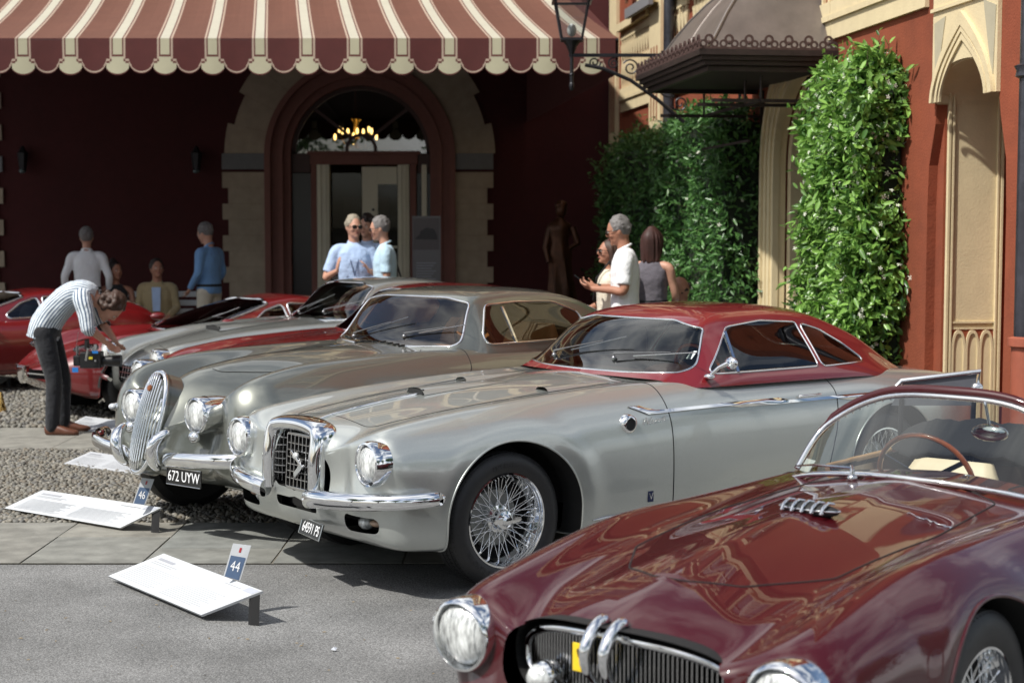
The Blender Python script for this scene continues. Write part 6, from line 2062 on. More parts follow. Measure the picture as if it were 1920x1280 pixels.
# ---------------------------------------------------------------- simpler neighbours
def car_gt():
    root = empty('silver_grey_coupe', (-3.42, 14.03, 0), R(35), 'silver grey low coupe with bonnet scoop and chrome framed windscreen behind the crouching man', 'car', GRP)
    def warp(P, u, v):
        x, y, z = P[..., 0], P[..., 1], P[..., 2]; ay = np.abs(y); f = np.clip(1 - x / .9, 0, 1)
        return pods(np.stack([x + .07 * gauss(ay - .35, .14) * f ** 2, y, z], -1), .585, .635, .09)
    B = dict(L=4.4, rn=.4, rt=.5, pn=2.3, pt=2.2, zn=.50, zt=.6, warp=warp,
        t=dict(w=[(0, .74), (.4, .79), (2, .80), (4.4, .65)], zb=[(0, .28), (.4, .22), (3.6, .22), (4.4, .34)], zm=.55,
               yf=[(0, .59), (1, .60), (2, .64), (4.4, .5)], zf=[(0, .70), (.3, .76), (1.0, .86), (2.0, .90), (3.6, .86), (4.4, .68)],
               yv=[(0, .36), (2, .42), (4.4, .4)], zv=[(0, .60), (.3, .65), (1.0, .79), (2.0, .90), (3.6, .87), (4.4, .7)],
               zc=[(0, .68), (.3, .74), (1.0, .86), (2.0, .925), (3.6, .88), (4.4, .71)]),
        arches=[(.75, .34, .38, .36), (3.3, .34, .38, .36)], paint=M_bluegrey, mats={}, lip=.008, wellw=.5)
    B['cuts'] = [('void', top_poly([(2.05, .35), (2.15, .58), (3.4, .54), (3.5, .3)], .65, .05)), ('void', front_poly([(.26, .40), (.24, .56)], .3, .06)),
                 ('bonnet', top_poly([(.30, .34), (1.85, .46), (1.9, .2)], .6, .06)),
                 ('door', side_poly([(1.85, .27), (1.85, 1.1), (2.95, 1.1), (2.95, .4), (2.85, .27)], .04, -1)), ('door', side_poly([(1.85, .27), (1.85, 1.1), (2.95, 1.1), (2.95, .4), (2.85, .27)], .04, 1))]
    body, made, at, sk = build_car(B, root, 180, 90)
    win = [(2.10, .935), (2.40, 1.19), (2.7, 1.21), (2.93, 1.20), (2.95, .93)]; win2 = [(2.99, .93), (2.97, 1.195), (3.2, 1.15), (3.45, .96)]
    shell, cm, cat = cabin_for(root, dict(x=(2.0, 2.32, 3.0, 3.9), z=(.91, 1.285), y=(.68, .50), ze=.87, win=[(win, 'side_window'), (win2, 'quarter_window')], bow=.13), (M_bluegrey, M_glass), .011)
    for (x, y, sd_) in ((.75, -.65, -1), (.75, .65, 1), (3.3, -.65, -1), (3.3, .65, 1)): spoke_wheel('wheel', root, (x, y, .325), .325, .16, .2, M_bluegrey, 0, sd_, tread=False, letters=False, detail=False, hub_cap=True)
    for sg in (-1, 1):
        lamp(root, (.06, sg * .585, .635), .080, 0, 0, .022, .12)
        q = MB(); q.tube(cr_path([(-.02, sg * .28, .42), (.0, sg * .5, .43), (.12, sg * .72, .44), (.22, sg * .79, .44)], 5), .026, 10); q.build('front_bumper', M_chrome, root, smooth=60)
    q = MB(); q.box(.16, .17, -.3, .3, .36, .58); q.build('grille_recess', M_under, root)
    q = MB()
    for k in range(9): q.bar((.05, -.24 + .06 * k, .41), (.08, -.24 + .06 * k, .56), .006)
    for k in range(3): q.bar((.05 + .01 * k, -.25, .44 + .045 * k), (.05 + .01 * k, .25, .44 + .045 * k), .007)
    q.build('grille_bars', M_chromed, root)
    p, _ = at(.9, 0, .9)
    q = MB(); v = []
    for i in range(9):
        x = .85 + .7 * i / 8; p, _ = at(x, 0, .9)
        for k in range(7):
            s_ = -1 + k / 3; v.append((x, .16 * s_, p.z + .045 * (1 - i / 8) * (1 - abs(s_) ** 4) - .002))
    q.add(v, [(i * 7 + k, i * 7 + k + 1, (i + 1) * 7 + k + 1, (i + 1) * 7 + k) for i in range(8) for k in range(6)]); q.build('bonnet_scoop', M_bluegrey, root, smooth=180)
    p, _ = at(.85, 0, .9); q = MB(); q.box(.852, .86, -.145, .145, p.z, p.z + .036); q.build('scoop_mouth', M_under, root)
    for y in (-.15, .35):
        p, _ = cat(1.93, y, .93); p.z += .008; e, _ = cat(2.10, y - .3, 1.02); wiper(root, p, e + Vector((-.03, 0, 0)), .02)
    q = MB(); q.box(2.0, 3.5, -.6, .6, .36, .38); q.box(2.1, 2.4, -.6, .6, .8, .88); q.build('cabin_floor', M_dleather, root)
    for y in (-.32, .32): seat(root, 2.8, y, .5, M_dleather, .48, .5)
def car_red_back():
    root = empty('red_coupe', (-2.53, 11.75, 0), R(42), 'bright red coupe mostly hidden behind the warm grey coupe with the oval grille', 'car', GRP)
    B = dict(L=4.4, rn=.5, rt=.5, pn=2.1, pt=2.2, zn=.50, zt=.6,
        t=dict(w=[(0, .74), (.4, .78), (2, .80), (4.4, .65)], zb=[(0, .28), (.4, .22), (3.6, .22), (4.4, .34)], zm=.55,
               yf=[(0, .58), (1, .60), (2, .64), (4.4, .5)], zf=[(0, .72), (.3, .79), (1.0, .885), (2.0, .92), (3.6, .88), (4.4, .68)],
               yv=.38, zv=[(0, .66), (.3, .72), (1.0, .85), (2.0, .92), (3.6, .88), (4.4, .7)], zc=[(0, .68), (.3, .76), (1.0, .89), (2.0, .94), (3.6, .89), (4.4, .71)]),
        arches=[(.75, .34, .38, .36), (3.3, .34, .38, .36)], paint=M_redp, mats={}, lip=.008, wellw=.5)
    B['cuts'] = [('void', top_poly([(2.0, .35), (2.1, .58), (3.4, .54), (3.5, .3)], .65, .05)),
        ('bonnet', top_poly([(.30, .34), (1.85, .46), (1.9, .2)], .6, .06))]
    body, made, at, sk = build_car(B, root, 160, 80)
    win = [(2.10, .955), (2.40, 1.19), (2.7, 1.21), (2.93, 1.20), (2.95, .95)]; win2 = [(2.99, .95), (2.97, 1.195), (3.2, 1.15), (3.45, .98)]
    shell, cm, cat = cabin_for(root, dict(x=(2.0, 2.36, 3.0, 3.9), z=(.93, 1.295), y=(.68, .50), ze=.89, win=[(win, 'side_window'), (win2, 'quarter_window')]), (M_redp, M_glass), .008)
    for (x, y, sd_) in ((.75, -.65, -1), (.75, .65, 1), (3.3, -.65, -1), (3.3, .65, 1)): spoke_wheel('wheel', root, (x, y, .325), .325, .16, .2, M_bluegrey, 0, sd_, tread=False, letters=False, detail=False, hub_cap=True)
    for sg in (-1, 1): lamp(root, (.08, sg * .585, .66), .08, 0, 0, .02, .12)
    q = MB(); q.box(2.0, 3.5, -.6, .6, .36, .38); q.build('cabin_floor', M_dleather, root)
    for y in (-.32, .32): seat(root, 2.8, y, .5, M_redp, .48, .5)
def car_low(name, loc, ang, lab, nose_badge=True, open_dark=False):
    root = empty(name, loc, ang, lab, 'car', GRP)
    B = dict(L=4.1, rn=.7, rt=.5, pn=1.9, pt=2.2, zn=.44, zt=.5,
        t=dict(w=[(0, .66), (.4, .75), (2, .79), (4.1, .68)], zb=[(0, .30), (.4, .20), (3.4, .20), (4.1, .34)], zm=.46,
               yf=[(0, .56), (1, .60), (2, .62), (4.1, .56)], zf=[(0, .52), (.3, .62), (.8, .78), (1.4, .79), (2.2, .76), (3.2, .86), (4.1, .74)],
               yv=[(0, .35), (2, .45), (4.1, .4)], zv=[(0, .48), (.5, .58), (1.0, .68), (1.8, .76), (2.6, .78), (3.4, .84), (4.1, .74)],
               zc=[(0, .50), (.5, .62), (1.0, .70), (1.8, .78), (2.6, .79), (3.4, .86), (4.1, .74)]),
        arches=[(.85, .32, .38, .35), (3.15, .32, .38, .37)], paint=M_redp, mats={}, lip=.008, wellw=.5)
    B['cuts'] = [('void', top_poly([(1.85, .30), (1.95, .56), (3.0, .52), (3.1, .3)], .6, .05)),
        ('void', front_poly([(.50, .385), (.5, .47)], .4, .03)),
        ('door', side_poly([(1.6, .25), (1.6, 1.1), (2.6, 1.1), (2.6, .4), (2.5, .25)], .04, -1)), ('door', side_poly([(1.6, .25), (1.6, 1.1), (2.6, 1.1), (2.6, .4), (2.5, .25)], .04, 1))]
    body, made, at, sk = build_car(B, root, 160, 80)
    win = [(2.08, .80), (2.30, .95), (2.50, 1.01), (2.52, .80)]; win2 = [(2.56, .80), (2.55, 1.015), (2.9, 1.0), (3.05, .82)]
    shell, cm, cat = cabin_for(root, dict(x=(1.70, 2.42, 2.95, 3.7), z=(.775, 1.085), y=(.66, .46), ze=.84, drop=.03, win=[(win, 'side_window'), (win2, 'quarter_window')], bow=.2, wr=.03), (M_redp, M_glass), .017, mat('silver_window_frame', (.75, .75, .76), .18, 1.0))
    q = MB(); q.box(2.44, 2.50, -.46, .46, 1.06, 1.092)
    for (x, y, sd_) in ((.85, -.63, -1), (.85, .63, 1), (3.15, -.63, -1), (3.15, .63, 1)): spoke_wheel('wheel', root, (x, y, .31), .31, .18, .19, M_bluegrey, 0, sd_, tread=False, letters=False, detail=False, hub_cap=True)
    q = MB(); q.box(.22, .23, -.55, .55, .34, .48); q.build('mouth_recess', M_under, root)
    q = MB(); q.prism([(-.10, .50), (.10, .50), (.055, .36), (0, .33), (-.055, .36)], .00, .05, 'x'); q.prism([(-.075, .485), (.075, .485), (.04, .375), (0, .35), (-.04, .375)], -.004, .0, 'x'); q.build('shield_grille', M_chrome, root, bevel=.006)
    q = MB(); q.bar((.13, -.5, .43), (.03, -.1, .43), .012); q.bar((.13, .5, .43), (.03, .1, .43), .012); q.build('grille_whisker', M_chrome, root)
    for sg in (-1, 1):
        p, _ = at(.42, sg * .52, .7); q = MB(); q.ell(p + Vector((.03, 0, -.005)), (.17, .10, .05), 18, 9); q.build('faired_lamp', glass('faired_lamp_glass', (.8, .8, .8), 1.3), root, smooth=60)
        q = MB(); q.ell((1.75, sg * .76, .86), (.085, .05, .04)); q.tube([(1.78, sg * .70, .76), (1.77, sg * .74, .83)], .012, 6); q.build('door_mirror', M_redp, root, smooth=60)
    for y in (.0,):
        p, _ = at(1.62, y, .8); e, _ = cat(1.9, y - .4, .88); wiper(root, p + Vector((0, 0, .01)), e + Vector((-.02, 0, .01)), .02)
    q = MB(); q.box(1.8, 3.1, -.56, .56, .3, .32); q.box(1.75, 2.0, -.56, .56, .6, .74); q.build('cabin_floor', M_black, root)
    for y in (-.3, .3): seat(root, 2.6, y, .35, M_dleather, .44, .55)
    return root
car_gt(); car_red_back()
car_low('low_red_coupe', (-4.55, 14.75, 0), R(38), 'low red sports coupe with bright silver window frames and shield grille')
car_low('red_berlinetta', (-7.45, 16.3, 0), R(38), 'dark red sports coupe running out of the frame at the left edge')
# ---------------------------------------------------------------- maroon convertible in the foreground
def car_maroon():
    root = empty('maroon_convertible', (.211, 4.30, 0), R(50), 'glossy maroon open roadster with oval grille in the right foreground', 'car', GRP)
    def warp(P, u, v):
        x, y, z = P[..., 0], P[..., 1], P[..., 2]; ay = np.abs(y); f = np.clip(1 - x / .9, 0, 1)
        x2 = x + .05 * gauss(ay - .38, .10) * gauss(z - .6, .25) * f ** 2
        z2 = z + .012 * gauss(y, .030) * np.clip((x - .05) / .3, 0, 1) * np.clip((1.95 - x) / .4, 0, 1) * (z > .5)
        return pods(np.stack([x2, y + np.sign(y) * .012 * gauss(np.hypot(x - 1.0, z - .33) - .42, .07), z2], -1), .55, .555, .13, .15)
    B = dict(sig=.13, L=4.2, rn=.36, rt=.6, pn=2.6, pt=2.2, zn=.50, zt=.55, warp=warp,
        t=dict(w=[(0, .66), (.4, .72), (1, .755), (2.2, .75), (3.3, .74), (4.2, .55)], zb=[(0, .28), (.4, .22), (3.4, .22), (4.2, .36)], zm=.50,
               yf=[(0, .545), (.6, .565), (1.4, .57), (2.2, .60), (3.2, .58), (4.2, .45)], zf=[(0, .625), (.3, .705), (.6, .765), (1.0, .805), (1.4, .80), (2.0, .80), (2.6, .80), (3.3, .82), (4.2, .62)],
               yv=[(0, .33), (.6, .37), (1.5, .42), (2.2, .46), (4.2, .35)], zv=[(0, .60), (.3, .655), (.6, .705), (1.1, .755), (1.6, .785), (2.1, .80), (2.8, .80), (3.3, .83), (4.2, .64)],
               zc=[(0, .68), (.1, .70), (.5, .785), (1.1, .85), (1.7, .865), (2.1, .86), (2.8, .83), (3.3, .85), (4.2, .65)],
               zh=[(0, .665), (.1, .69), (.5, .77), (1.1, .83), (1.7, .85), (2.1, .85), (2.8, .82), (3.3, .845), (4.2, .645)]),
        arches=[(1.0, .33, .40, .365), (3.25, .33, .39, .36)], paint=M_maroon, mats={}, lip=.007, wellw=.45,
        seam={'bonnet': (.0032, M_seam, 'bonnet_gap')})
    gy, gz0, gz1 = .39, .40, .672
    mouth = oval(40, .385, .135, 2.5)
    B['cuts'] = [('void', lambda P: np.maximum(sd_poly(P[..., 1], P[..., 2] - .535, mouth, 0), P[..., 0] - .5)),
        ('void', top_poly([(2.22, .50), (2.60, .54), (2.95, .50), (3.0, .2)], .55, .08)),
        ('bonnet', top_poly([(.36, 0.02), (.46, .20), (.72, .36), (1.3, .40), (1.86, .36), (1.95, .15)], .60, .05)),
        ('door', side_poly([(2.12, .30), (2.05, .65), (2.12, 1.1), (2.85, 1.1), (2.88, .6), (2.75, .30)], .06, -1)), ('door', side_poly([(2.12, .30), (2.05, .65), (2.12, 1.1), (2.85, 1.1), (2.88, .6), (2.75, .30)], .06, 1))]
    body, made, at, sk = build_car(B, root, 400, 200)
    for (x, y, sd_) in ((1.0, -.62, -1), (1.0, .62, 1), (3.25, -.62, -1), (3.25, .62, 1)):
        spoke_wheel('wheel', root, (x, y, .325), .325, .17, .21, M_bluegrey, 0, sd_, tread=(x < 2 and y < 0), letters=False, detail=(sd_ < 0), nsp=48)
    for sg in (-1, 1):
        lamp(root, (.095, sg * .55, .555), .095, sg * -.02, -.06, .018, .08)
        q = MB(); q.tube(cr_path([(.01, sg * .50, .70), (-.015, sg * .55, .715), (.01, sg * .60, .70)], 6), .0, 6) if False else None
    # grille: dark mouth, chrome oval, vertical slats, prongs, badge
    q = MB(); q.box(.34, .35, -.42, .42, .36, .66)
    o_ = [(y, z + .535) for y, z in oval(40, .392, .138, 2.5)]
    q.add([(.06 + .10 * (y / .4) ** 2, y, z) for y, z in o_] + [(.36, y * .98, .535 + (z - .535) * .92) for y, z in o_], [(i, (i + 1) % 40, 40 + (i + 1) % 40, 40 + i) for i in range(40)])
    q.build('mouth_lining', M_under, root)
    gr = empty('grille', (.105, 0, .525)); gr.parent = root
    def gx(y): return .075 * (y / .36) ** 2
    q = MB(); q.tube([(gx(y), y, z) for y, z in oval(56, .365, .113, 2.5)], .015, 10, closed=True); q.build('grille_ring', M_chrome, gr, smooth=180)
    for k in range(53):
        y = -.35 + .70 * k / 52
        h = .111 * max(0, 1 - abs(y / .365) ** 2.5) ** (1 / 2.5)
        if h < .015: continue
        q = MB(); q.bar((gx(y) + .012, y, -h), (gx(y) + .012, y, h), .0035, .022, up=(1, 0, 0)); q.build('grille_slat', M_chromed, gr)
    for y in (-.035, .03):
        q = MB(); q.tube(cr_path([(-.03, y, -.02), (-.075, y, .03), (-.085, y, .085), (-.04, y, .145), (.02, y, .160)], 5), [.012] * 5 + [.016] * 5 + [.0185] * 5 + [.018] * 4 + [.013, .007], 12); q.build('grille_prong', M_chrome, gr, smooth=60)
    q = MB(); q.box(-.046, -.040, .050, .104, .010, .090); yb = q.build('yellow_badge', mat('yellow_enamel', (.85, .60, .03), .25), gr, bevel=.002)
    q = MB(); q.prism([(.072, .025), (.078, .03), (.076, .045), (.084, .055), (.088, .072), (.082, .077), (.079, .066), (.072, .060), (.067, .066), (.064, .054), (.070, .046)], -.0485, -.0465, 'x'); q.build('badge_emblem', M_black, yb)
    q = MB(); q.ell((-.02, .215, -.03), (.05, .048, .048), 18, 10); q.build('fog_lamp', M_chrome, gr, smooth=60)
    q = MB(); q.lathe([(.0001, -.062), (.03, -.058), (.04, -.04)], 20, 'x', origin=(-.02, .215, -.03)); q.build('fog_lamp_lens', M_lens, gr, smooth=60)
    # bonnet vent with chrome fingers
    for sg in (0,):
        y0 = -.02; x0 = 1.14
        p, n_ = at(x0, y0, .85)
        vt = empty('bonnet_vent', p); vt.parent = root
        q = MB(); q.ell((0, 0, .004), (.038, .110, .024), 28, 8); q.build('vent_mouth', M_black, vt, smooth=60)
        q = MB(); q.tube([(.038 * math.cos(a), .110 * math.sin(a), .008) for a in np.linspace(0, 2 * math.pi, 33)[:-1]], .0035, 6, closed=True); q.build('vent_rim', M_chrome, vt, smooth=180)
        for k in range(5):
            y = -.072 + .036 * k
            q = MB(); q.tube([(-.058, y, .002), (-.044, y, .018), (-.01, y, .033), (.034, y, .024)], [.004, .0055, .006, .004], 8); q.ell((-.048, y, .004), (.007, .006, .006), 8, 6); q.build('vent_finger', M_chrome, vt, smooth=60)
    # script on the bonnet side
    p, n_ = at(1.42, -.33, .80)
    q = MB()
    pts = [(p + Vector((.0 + .004 * math.sin(i * 1.9), -.0 - .010 * i * .9 + .0, .006)) ) for i in range(16)]
    for i in range(16):
        a, _ = at(1.42 + .010 * math.sin(i * 2.3), -.24 - .0105 * i, .80); pts[i] = a + Vector((0, 0, .004))
    q.tube(pts, .0022, 5); q.build('script_badge', M_chrome, root, smooth=180)
    # windscreen
    zc_b = .862
    base = cr_path([(2.03, .56, .795), (1.955, .40, .835), (1.90, .2, .86), (1.88, 0, .868), (1.90, -.2, .86), (1.955, -.40, .835), (2.03, -.56, .795)], 8)
    top = cr_path([(2.06, .545, .83), (2.20, .50, .985), (2.235, .28, 1.11), (2.225, 0, 1.135), (2.235, -.28, 1.11), (2.20, -.50, .985), (2.06, -.545, .83)], 8)
    n = len(base); q = MB(); v = []; M_ = 6
    for j in range(M_ + 1):
        t = j / M_
        for i in range(n): v.append(base[i].lerp(top[i], t))
    q.add(v, [(j * n + i, j * n + i + 1, (j + 1) * n + i + 1, (j + 1) * n + i) for j in range(M_) for i in range(n - 1)])
    ws = q.build('windscreen', M_glass, root, smooth=180, fix=False)
    q = MB(); q.tube(top, .011, 8); q.tube(base, .011, 8); q.build('windscreen_frame', M_chrome, ws, smooth=60)
    q = MB(); q.tube([p + Vector((.020, 0, .020 if 8 < i < n - 8 else .006)) for i, p in enumerate(top)], [(.008 + .012 * math.sin(math.pi * i / (n - 1))) for i in range(n)], 8); q.build('header_rail', M_maroon, ws, smooth=60)
    q = MB()
    for i in range(3, n - 3, 1): q.ell(top[i] + Vector((.022, 0, -.012)), (.004, .004, .004), 6, 4)
    o = q.build('frame_studs', M_chrome, ws, fix=False); o['kind'] = 'stuff'
    a, _ = at(1.82, .20, .87); b = base[12].lerp(top[12], .35)
    q = MB(); q.ell(a + Vector((0, 0, .01)), (.02, .02, .016)); q.tube([a, a + Vector((0, 0, .035)), a + Vector((.03, .02, .045))], .009, 8)
    e = base[2].lerp(top[2], .55) + Vector((-.02, 0, .01)); q.tube([a + Vector((.01, .01, .045)), a.lerp(e, .6) + Vector((-.03, 0, .03)), e], [.006, .005, .003], 6); q.build('wiper', M_chromed, root, smooth=50)
    q = MB(); q.box(-.001, .001, -.035, .035, -.028, .028); st = q.build('permit_sticker', M_whiteink, ws); st.location = base[5].lerp(top[5], .28) + Vector((.012, 0, 0)); st.rotation_euler = (0, .6, -.55)
    # mirror on the header
    q = MB(); mp_ = Vector((2.18, -.19, 1.02)); q.tube([Vector((2.225, -.15, 1.125)), mp_ + Vector((0, 0, .02))], .006, 6); q.ell(mp_, (.026, .072, .032), 20, 10); q.build('rear_view_mirror', M_chrome, root, smooth=60)
    # interior
    q = MB(); q.box(2.2, 3.0, -.52, .52, .32, .34); q.box(2.18, 2.95, -.57, -.555, .34, .78); q.box(2.18, 2.95, .555, .57, .34, .78); q.box(2.98, 3.0, -.5, .5, .34, .78); q.build('cockpit_lining', M_maroon, root)
    q = MB(); q.box(2.05, 2.25, -.54, .54, .68, .80); q.build('dashboard', M_maroon, root, bevel=.03)
    q = MB()
    for sg in (-1, 1): q.tube([at(2.28 + .07 * i, sg * .535, .8)[0] + Vector((0, 0, .006)) for i in range(9)], .012, 8)
    q.build('door_capping', M_tan, root, smooth=60)
    steering(root, 2.42, .17, .775, .20, .35, M_wood, True)
    for y in (-.27, .27): seat(root, 2.76, y, .27, M_cleather, .44, .54)
    # folded hood cloth
    q = MB(); v = []; n = 14; m = 24
    for i in range(n + 1):
        for k in range(m + 1):
            s_ = -1 + 2 * k / m; t = i / n
            v.append((2.86 + .52 * t, .56 * s_ * (1 - .12 * t), .82 + .13 * math.sin(math.pi * min(1, t * 1.15)) * (1 - .35 * s_ * s_) + .014 * math.sin(9 * t + 5 * s_) + .010 * math.sin(21 * s_ + 7 * t)))
    q.add(v, [(i * (m + 1) + k, i * (m + 1) + k + 1, (i + 1) * (m + 1) + k + 1, (i + 1) * (m + 1) + k) for i in range(n) for k in range(m)])
    sdm = q.build('folded_soft_top', mat('black_hood_cloth', (.012, .012, .014), .85, bump=(40, .4, .006)), root, smooth=180); md = sdm.modifiers.new('thickness', 'SOLIDIFY'); md.thickness = .02
    return root
car_maroon()
# ================================================================ PEOPLE
def loft(q, cs, rs, lat, n=20, pw=2.3):
    cs = [Vector(c) for c in cs]; N = len(cs); v = []
    for i in range(N):
        t = (cs[min(i + 1, N - 1)] - cs[max(i - 1, 0)]).normalized()
        l = (Vector(lat) - t * t.dot(Vector(lat))).normalized(); d = t.cross(l)
        for k in range(n):
            a = 2 * math.pi * k / n
            c_, s_ = math.cos(a), math.sin(a)
            v.append(cs[i] + l * rs[i][0] * math.copysign(abs(c_) ** (2 / pw), c_) + d * rs[i][1] * math.copysign(abs(s_) ** (2 / pw), s_))
    f = [(i * n + k, i * n + (k + 1) % n, (i + 1) * n + (k + 1) % n, (i + 1) * n + k) for i in range(N - 1) for k in range(n)]
    f += [tuple(reversed(range(n))), tuple((N - 1) * n + k for k in range(n))]
    q.add(v, f)
def limb(q, pts, rs, sub=5, n=14):
    P = cr_path(pts, sub)
    R_ = np.interp(np.linspace(0, len(pts) - 1, len(P)), np.arange(len(pts)), rs)
    q.tube(P, list(R_), n)
    q.ell(P[0], (R_[0],) * 3, n, 8); q.ell(P[-1], (R_[-1],) * 3, n, 8)
def organic(q, name, m, parent, vox, it=3):
    o = q.build(name, m, parent, fix=False)
    r_ = o.modifiers.new('remesh', 'REMESH'); r_.mode = 'VOXEL'; r_.voxel_size = vox; r_.use_smooth_shade = True
    s_ = o.modifiers.new('smooth', 'SMOOTH'); s_.iterations = it; s_.factor = .5
    return o
M_skin = mat('fair_skin', (.50, .27, .19), .5, noise=(25, .08), spec=.4)
M_skin2 = mat('tanned_skin', (.38, .18, .115), .5, noise=(25, .1), spec=.4)
M_lip = mat('lip', (.30, .09, .08), .5)
def cloth(name, col, rough=.85, amt=.05, fold=.03, sc=9):
    return mat(name, col, rough, noise=(25, amt), bump=(sc, .9, fold), sheen=.15)
def hand(q, w, d, nrm, curl=.6, s=1.0, side=1):
    """palm and five fingers from the wrist w along d; nrm is the palm normal"""
    w = Vector(w); d = Vector(d).normalized(); nrm = Vector(nrm); nrm = (nrm - d * nrm.dot(d)).normalized(); lt = d.cross(nrm) * side
    loft(q, [w - d * .01, w + d * .03 * s, w + d * .06 * s, w + d * .092 * s], [(.026 * s, .018 * s), (.036 * s, .016 * s), (.042 * s, .015 * s), (.040 * s, .012 * s)], lt, 14)
    for i, (o, ln) in enumerate(((-.030, .066), (-.010, .078), (.011, .072), (.030, .056))):
        b = w + d * .088 * s + lt * o * s
        p = [b]; a = 0
        for k, fr in enumerate((.45, .30, .25)):
            a += curl * (.5 if k == 0 else .8)
            dd = d * math.cos(a) + nrm * math.sin(a) + lt * o * 1.2
            p.append(p[-1] + dd.normalized() * ln * fr * s)
        limb(q, p, [.0095 * s, .009 * s, .008 * s, .0065 * s], 3, 8)
    b = w + d * .03 * s - lt * .032 * s
    limb(q, [b, b + (d * .6 - lt * .7 + nrm * .3).normalized() * .035 * s, b + (d * .9 - lt * .4 + nrm * .5).normalized() * .066 * s], [.012 * s, .010 * s, .007 * s], 3, 8)
def person(loc, face, H, lab, J=None, head=(0, 0), skin=None, shirt=None, sleeve='short', trousers=None, shoes=None, hair=None, hair_style='short', glasses=False, seated=False, vox=.009, hands=None, collar=True, skirt=None, slim=1.0, name='person', open_jacket=None, belt=None, top_cut=None, group='visitors standing round the cars', stripes=False):
    skin = skin or M_skin
    root = empty(name, loc, face, lab, 'person', group)
    k = H / 1.78
    D = dict(an=(.10, .02, .08), kn=(.105, -.02, .50), hi=(.095, 0, .93), pelvis=(0, 0, .96), waist=(0, .0, 1.10), chest=(0, .0, 1.30), sh=(.180, .01, 1.405), neck=(0, .01, 1.49), head=(0, -.015, 1.665), el=(.25, .03, 1.16), wr=(.25, -.05, .92), toe=(.12, -.14, .03))
    if seated: D.update(kn=(.14, -.42, .50), an=(.15, -.40, .08), hi=(.10, 0, .50), pelvis=(0, 0, .53), waist=(0, .02, .68), chest=(0, .0, .90), sh=(.180, 0, .995), neck=(0, -.01, 1.08), head=(0, -.03, 1.25), el=(.24, -.04, .76), wr=(.16, -.26, .66), toe=(.16, -.55, .03))
    P = {}
    for n_, v in D.items():
        if n_ in ('pelvis', 'waist', 'chest', 'neck', 'head'): P[n_] = Vector(v)
        else:
            P[n_ + 'L'] = Vector(v); P[n_ + 'R'] = Vector((-v[0], v[1], v[2]))
    for n_, v in (J or {}).items():
        if n_ in P: P[n_] = Vector(v)
        else: P[n_ + 'L'] = Vector(v); P[n_ + 'R'] = Vector((-v[0], v[1], v[2]))
    for n_ in P: P[n_] = P[n_] * k
    g = slim
    lat = (P['shL'] - P['shR']).normalized(); lath = (P['hiL'] - P['hiR']).normalized()
    hm = Matrix.Rotation(head[0], 3, 'Z') @ Matrix.Rotation(head[1], 3, 'X')
    hc = P['head']; hk = k * (1.0)
    def HP(x, y, z): return hc + hm @ Vector((x * hk, y * hk, z * hk))
    q = MB()
    q.ell(hc, (.076 * hk, .095 * hk, .115 * hk), 20, 14, hm)
    q.ell(HP(0, -.032, -.062), (.054 * hk, .058 * hk, .058 * hk), 16, 10, hm)
    q.ell(HP(0, -.072, -.098), (.024 * hk, .020 * hk, .018 * hk), 12, 8, hm)
    q.ell(HP(0, -.098, -.018), (.0125 * hk, .020 * hk, .024 * hk), 10, 8, hm)
    q.ell(HP(0, -.086, .018), (.045 * hk, .014 * hk, .012 * hk), 12, 6, hm)
    for sg in (-1, 1): q.ell(HP(sg * .077, .008, -.012), (.010 * hk, .020 * hk, .030 * hk), 10, 8, hm); q.ell(HP(sg * .042, -.066, -.03), (.022 * hk, .018 * hk, .022 * hk), 10, 8, hm)
    limb(q, [P['neck'] - Vector((0, 0, .04)), P['neck'].lerp(HP(0, .01, -.06), .5), HP(0, .012, -.05)], [.060 * k * g, .053 * k * g, .056 * k * g])
    bare = shirt is None
    # trunk under the clothes keeps the figure one piece
    loft(q, [P['pelvis'] - (P['waist'] - P['pelvis']) * .35, P['pelvis'], P['waist'], P['chest'], P['chest'].lerp(P['neck'], .62), P['neck']],
         [(.12 * g, .085), (.145 * g, .098), (.125 * g, .085), (.145 * g, .10), (.13 * g, .075), (.052, .050)], lat)
    hh = hands or {}
    for sd in 'LR':
        sh, el, wr = P['sh' + sd], P['el' + sd], P['wr' + sd]
        limb(q, [P['chest'].lerp(P['neck'], .75).lerp(sh, .45), sh, sh.lerp(el, .5), el, el.lerp(wr, .4), wr], [.050 * k, .050 * k * g, .044 * k * g, .037 * k, .036 * k, .025 * k])
        h_ = hh.get(sd, {})
        hand(q, wr, h_.get('d', wr - el), h_.get('n', (0, -.3, 0) if abs((wr - el).normalized().y) < .8 else (0, 0, 1)), h_.get('curl', .5), k * .98, 1 if sd == 'L' else -1)
        if not trousers: limb(q, [P['hi' + sd], P['kn' + sd], P['an' + sd]], [.075 * k, .052 * k, .036 * k])
        else: limb(q, [P['hi' + sd], P['kn' + sd], P['an' + sd]], [.06 * k, .045 * k, .032 * k])
    organic(q, 'body', skin, root, vox)
    # face
    for sg in (-1, 1):
        q = MB(); q.ell(HP(sg * .030, -.084, .0), (.012 * hk, .008 * hk, .008 * hk), 10, 6, hm); q.build('eye', mat('eye_white', (.7, .68, .64), .2), root, smooth=180)
        q = MB(); q.ell(HP(sg * .031, -.0925, .021), (.018 * hk, .006 * hk, .004 * hk), 8, 5, hm); q.build('eyebrow', hair or M_dk_h, root, smooth=180)
        q = MB(); q.ell(HP(sg * .030, -.0915, .0), (.0045 * hk, .003 * hk, .0045 * hk), 8, 6, hm); q.build('iris', mat('dark_iris', (.03, .02, .015), .2), root, smooth=180)
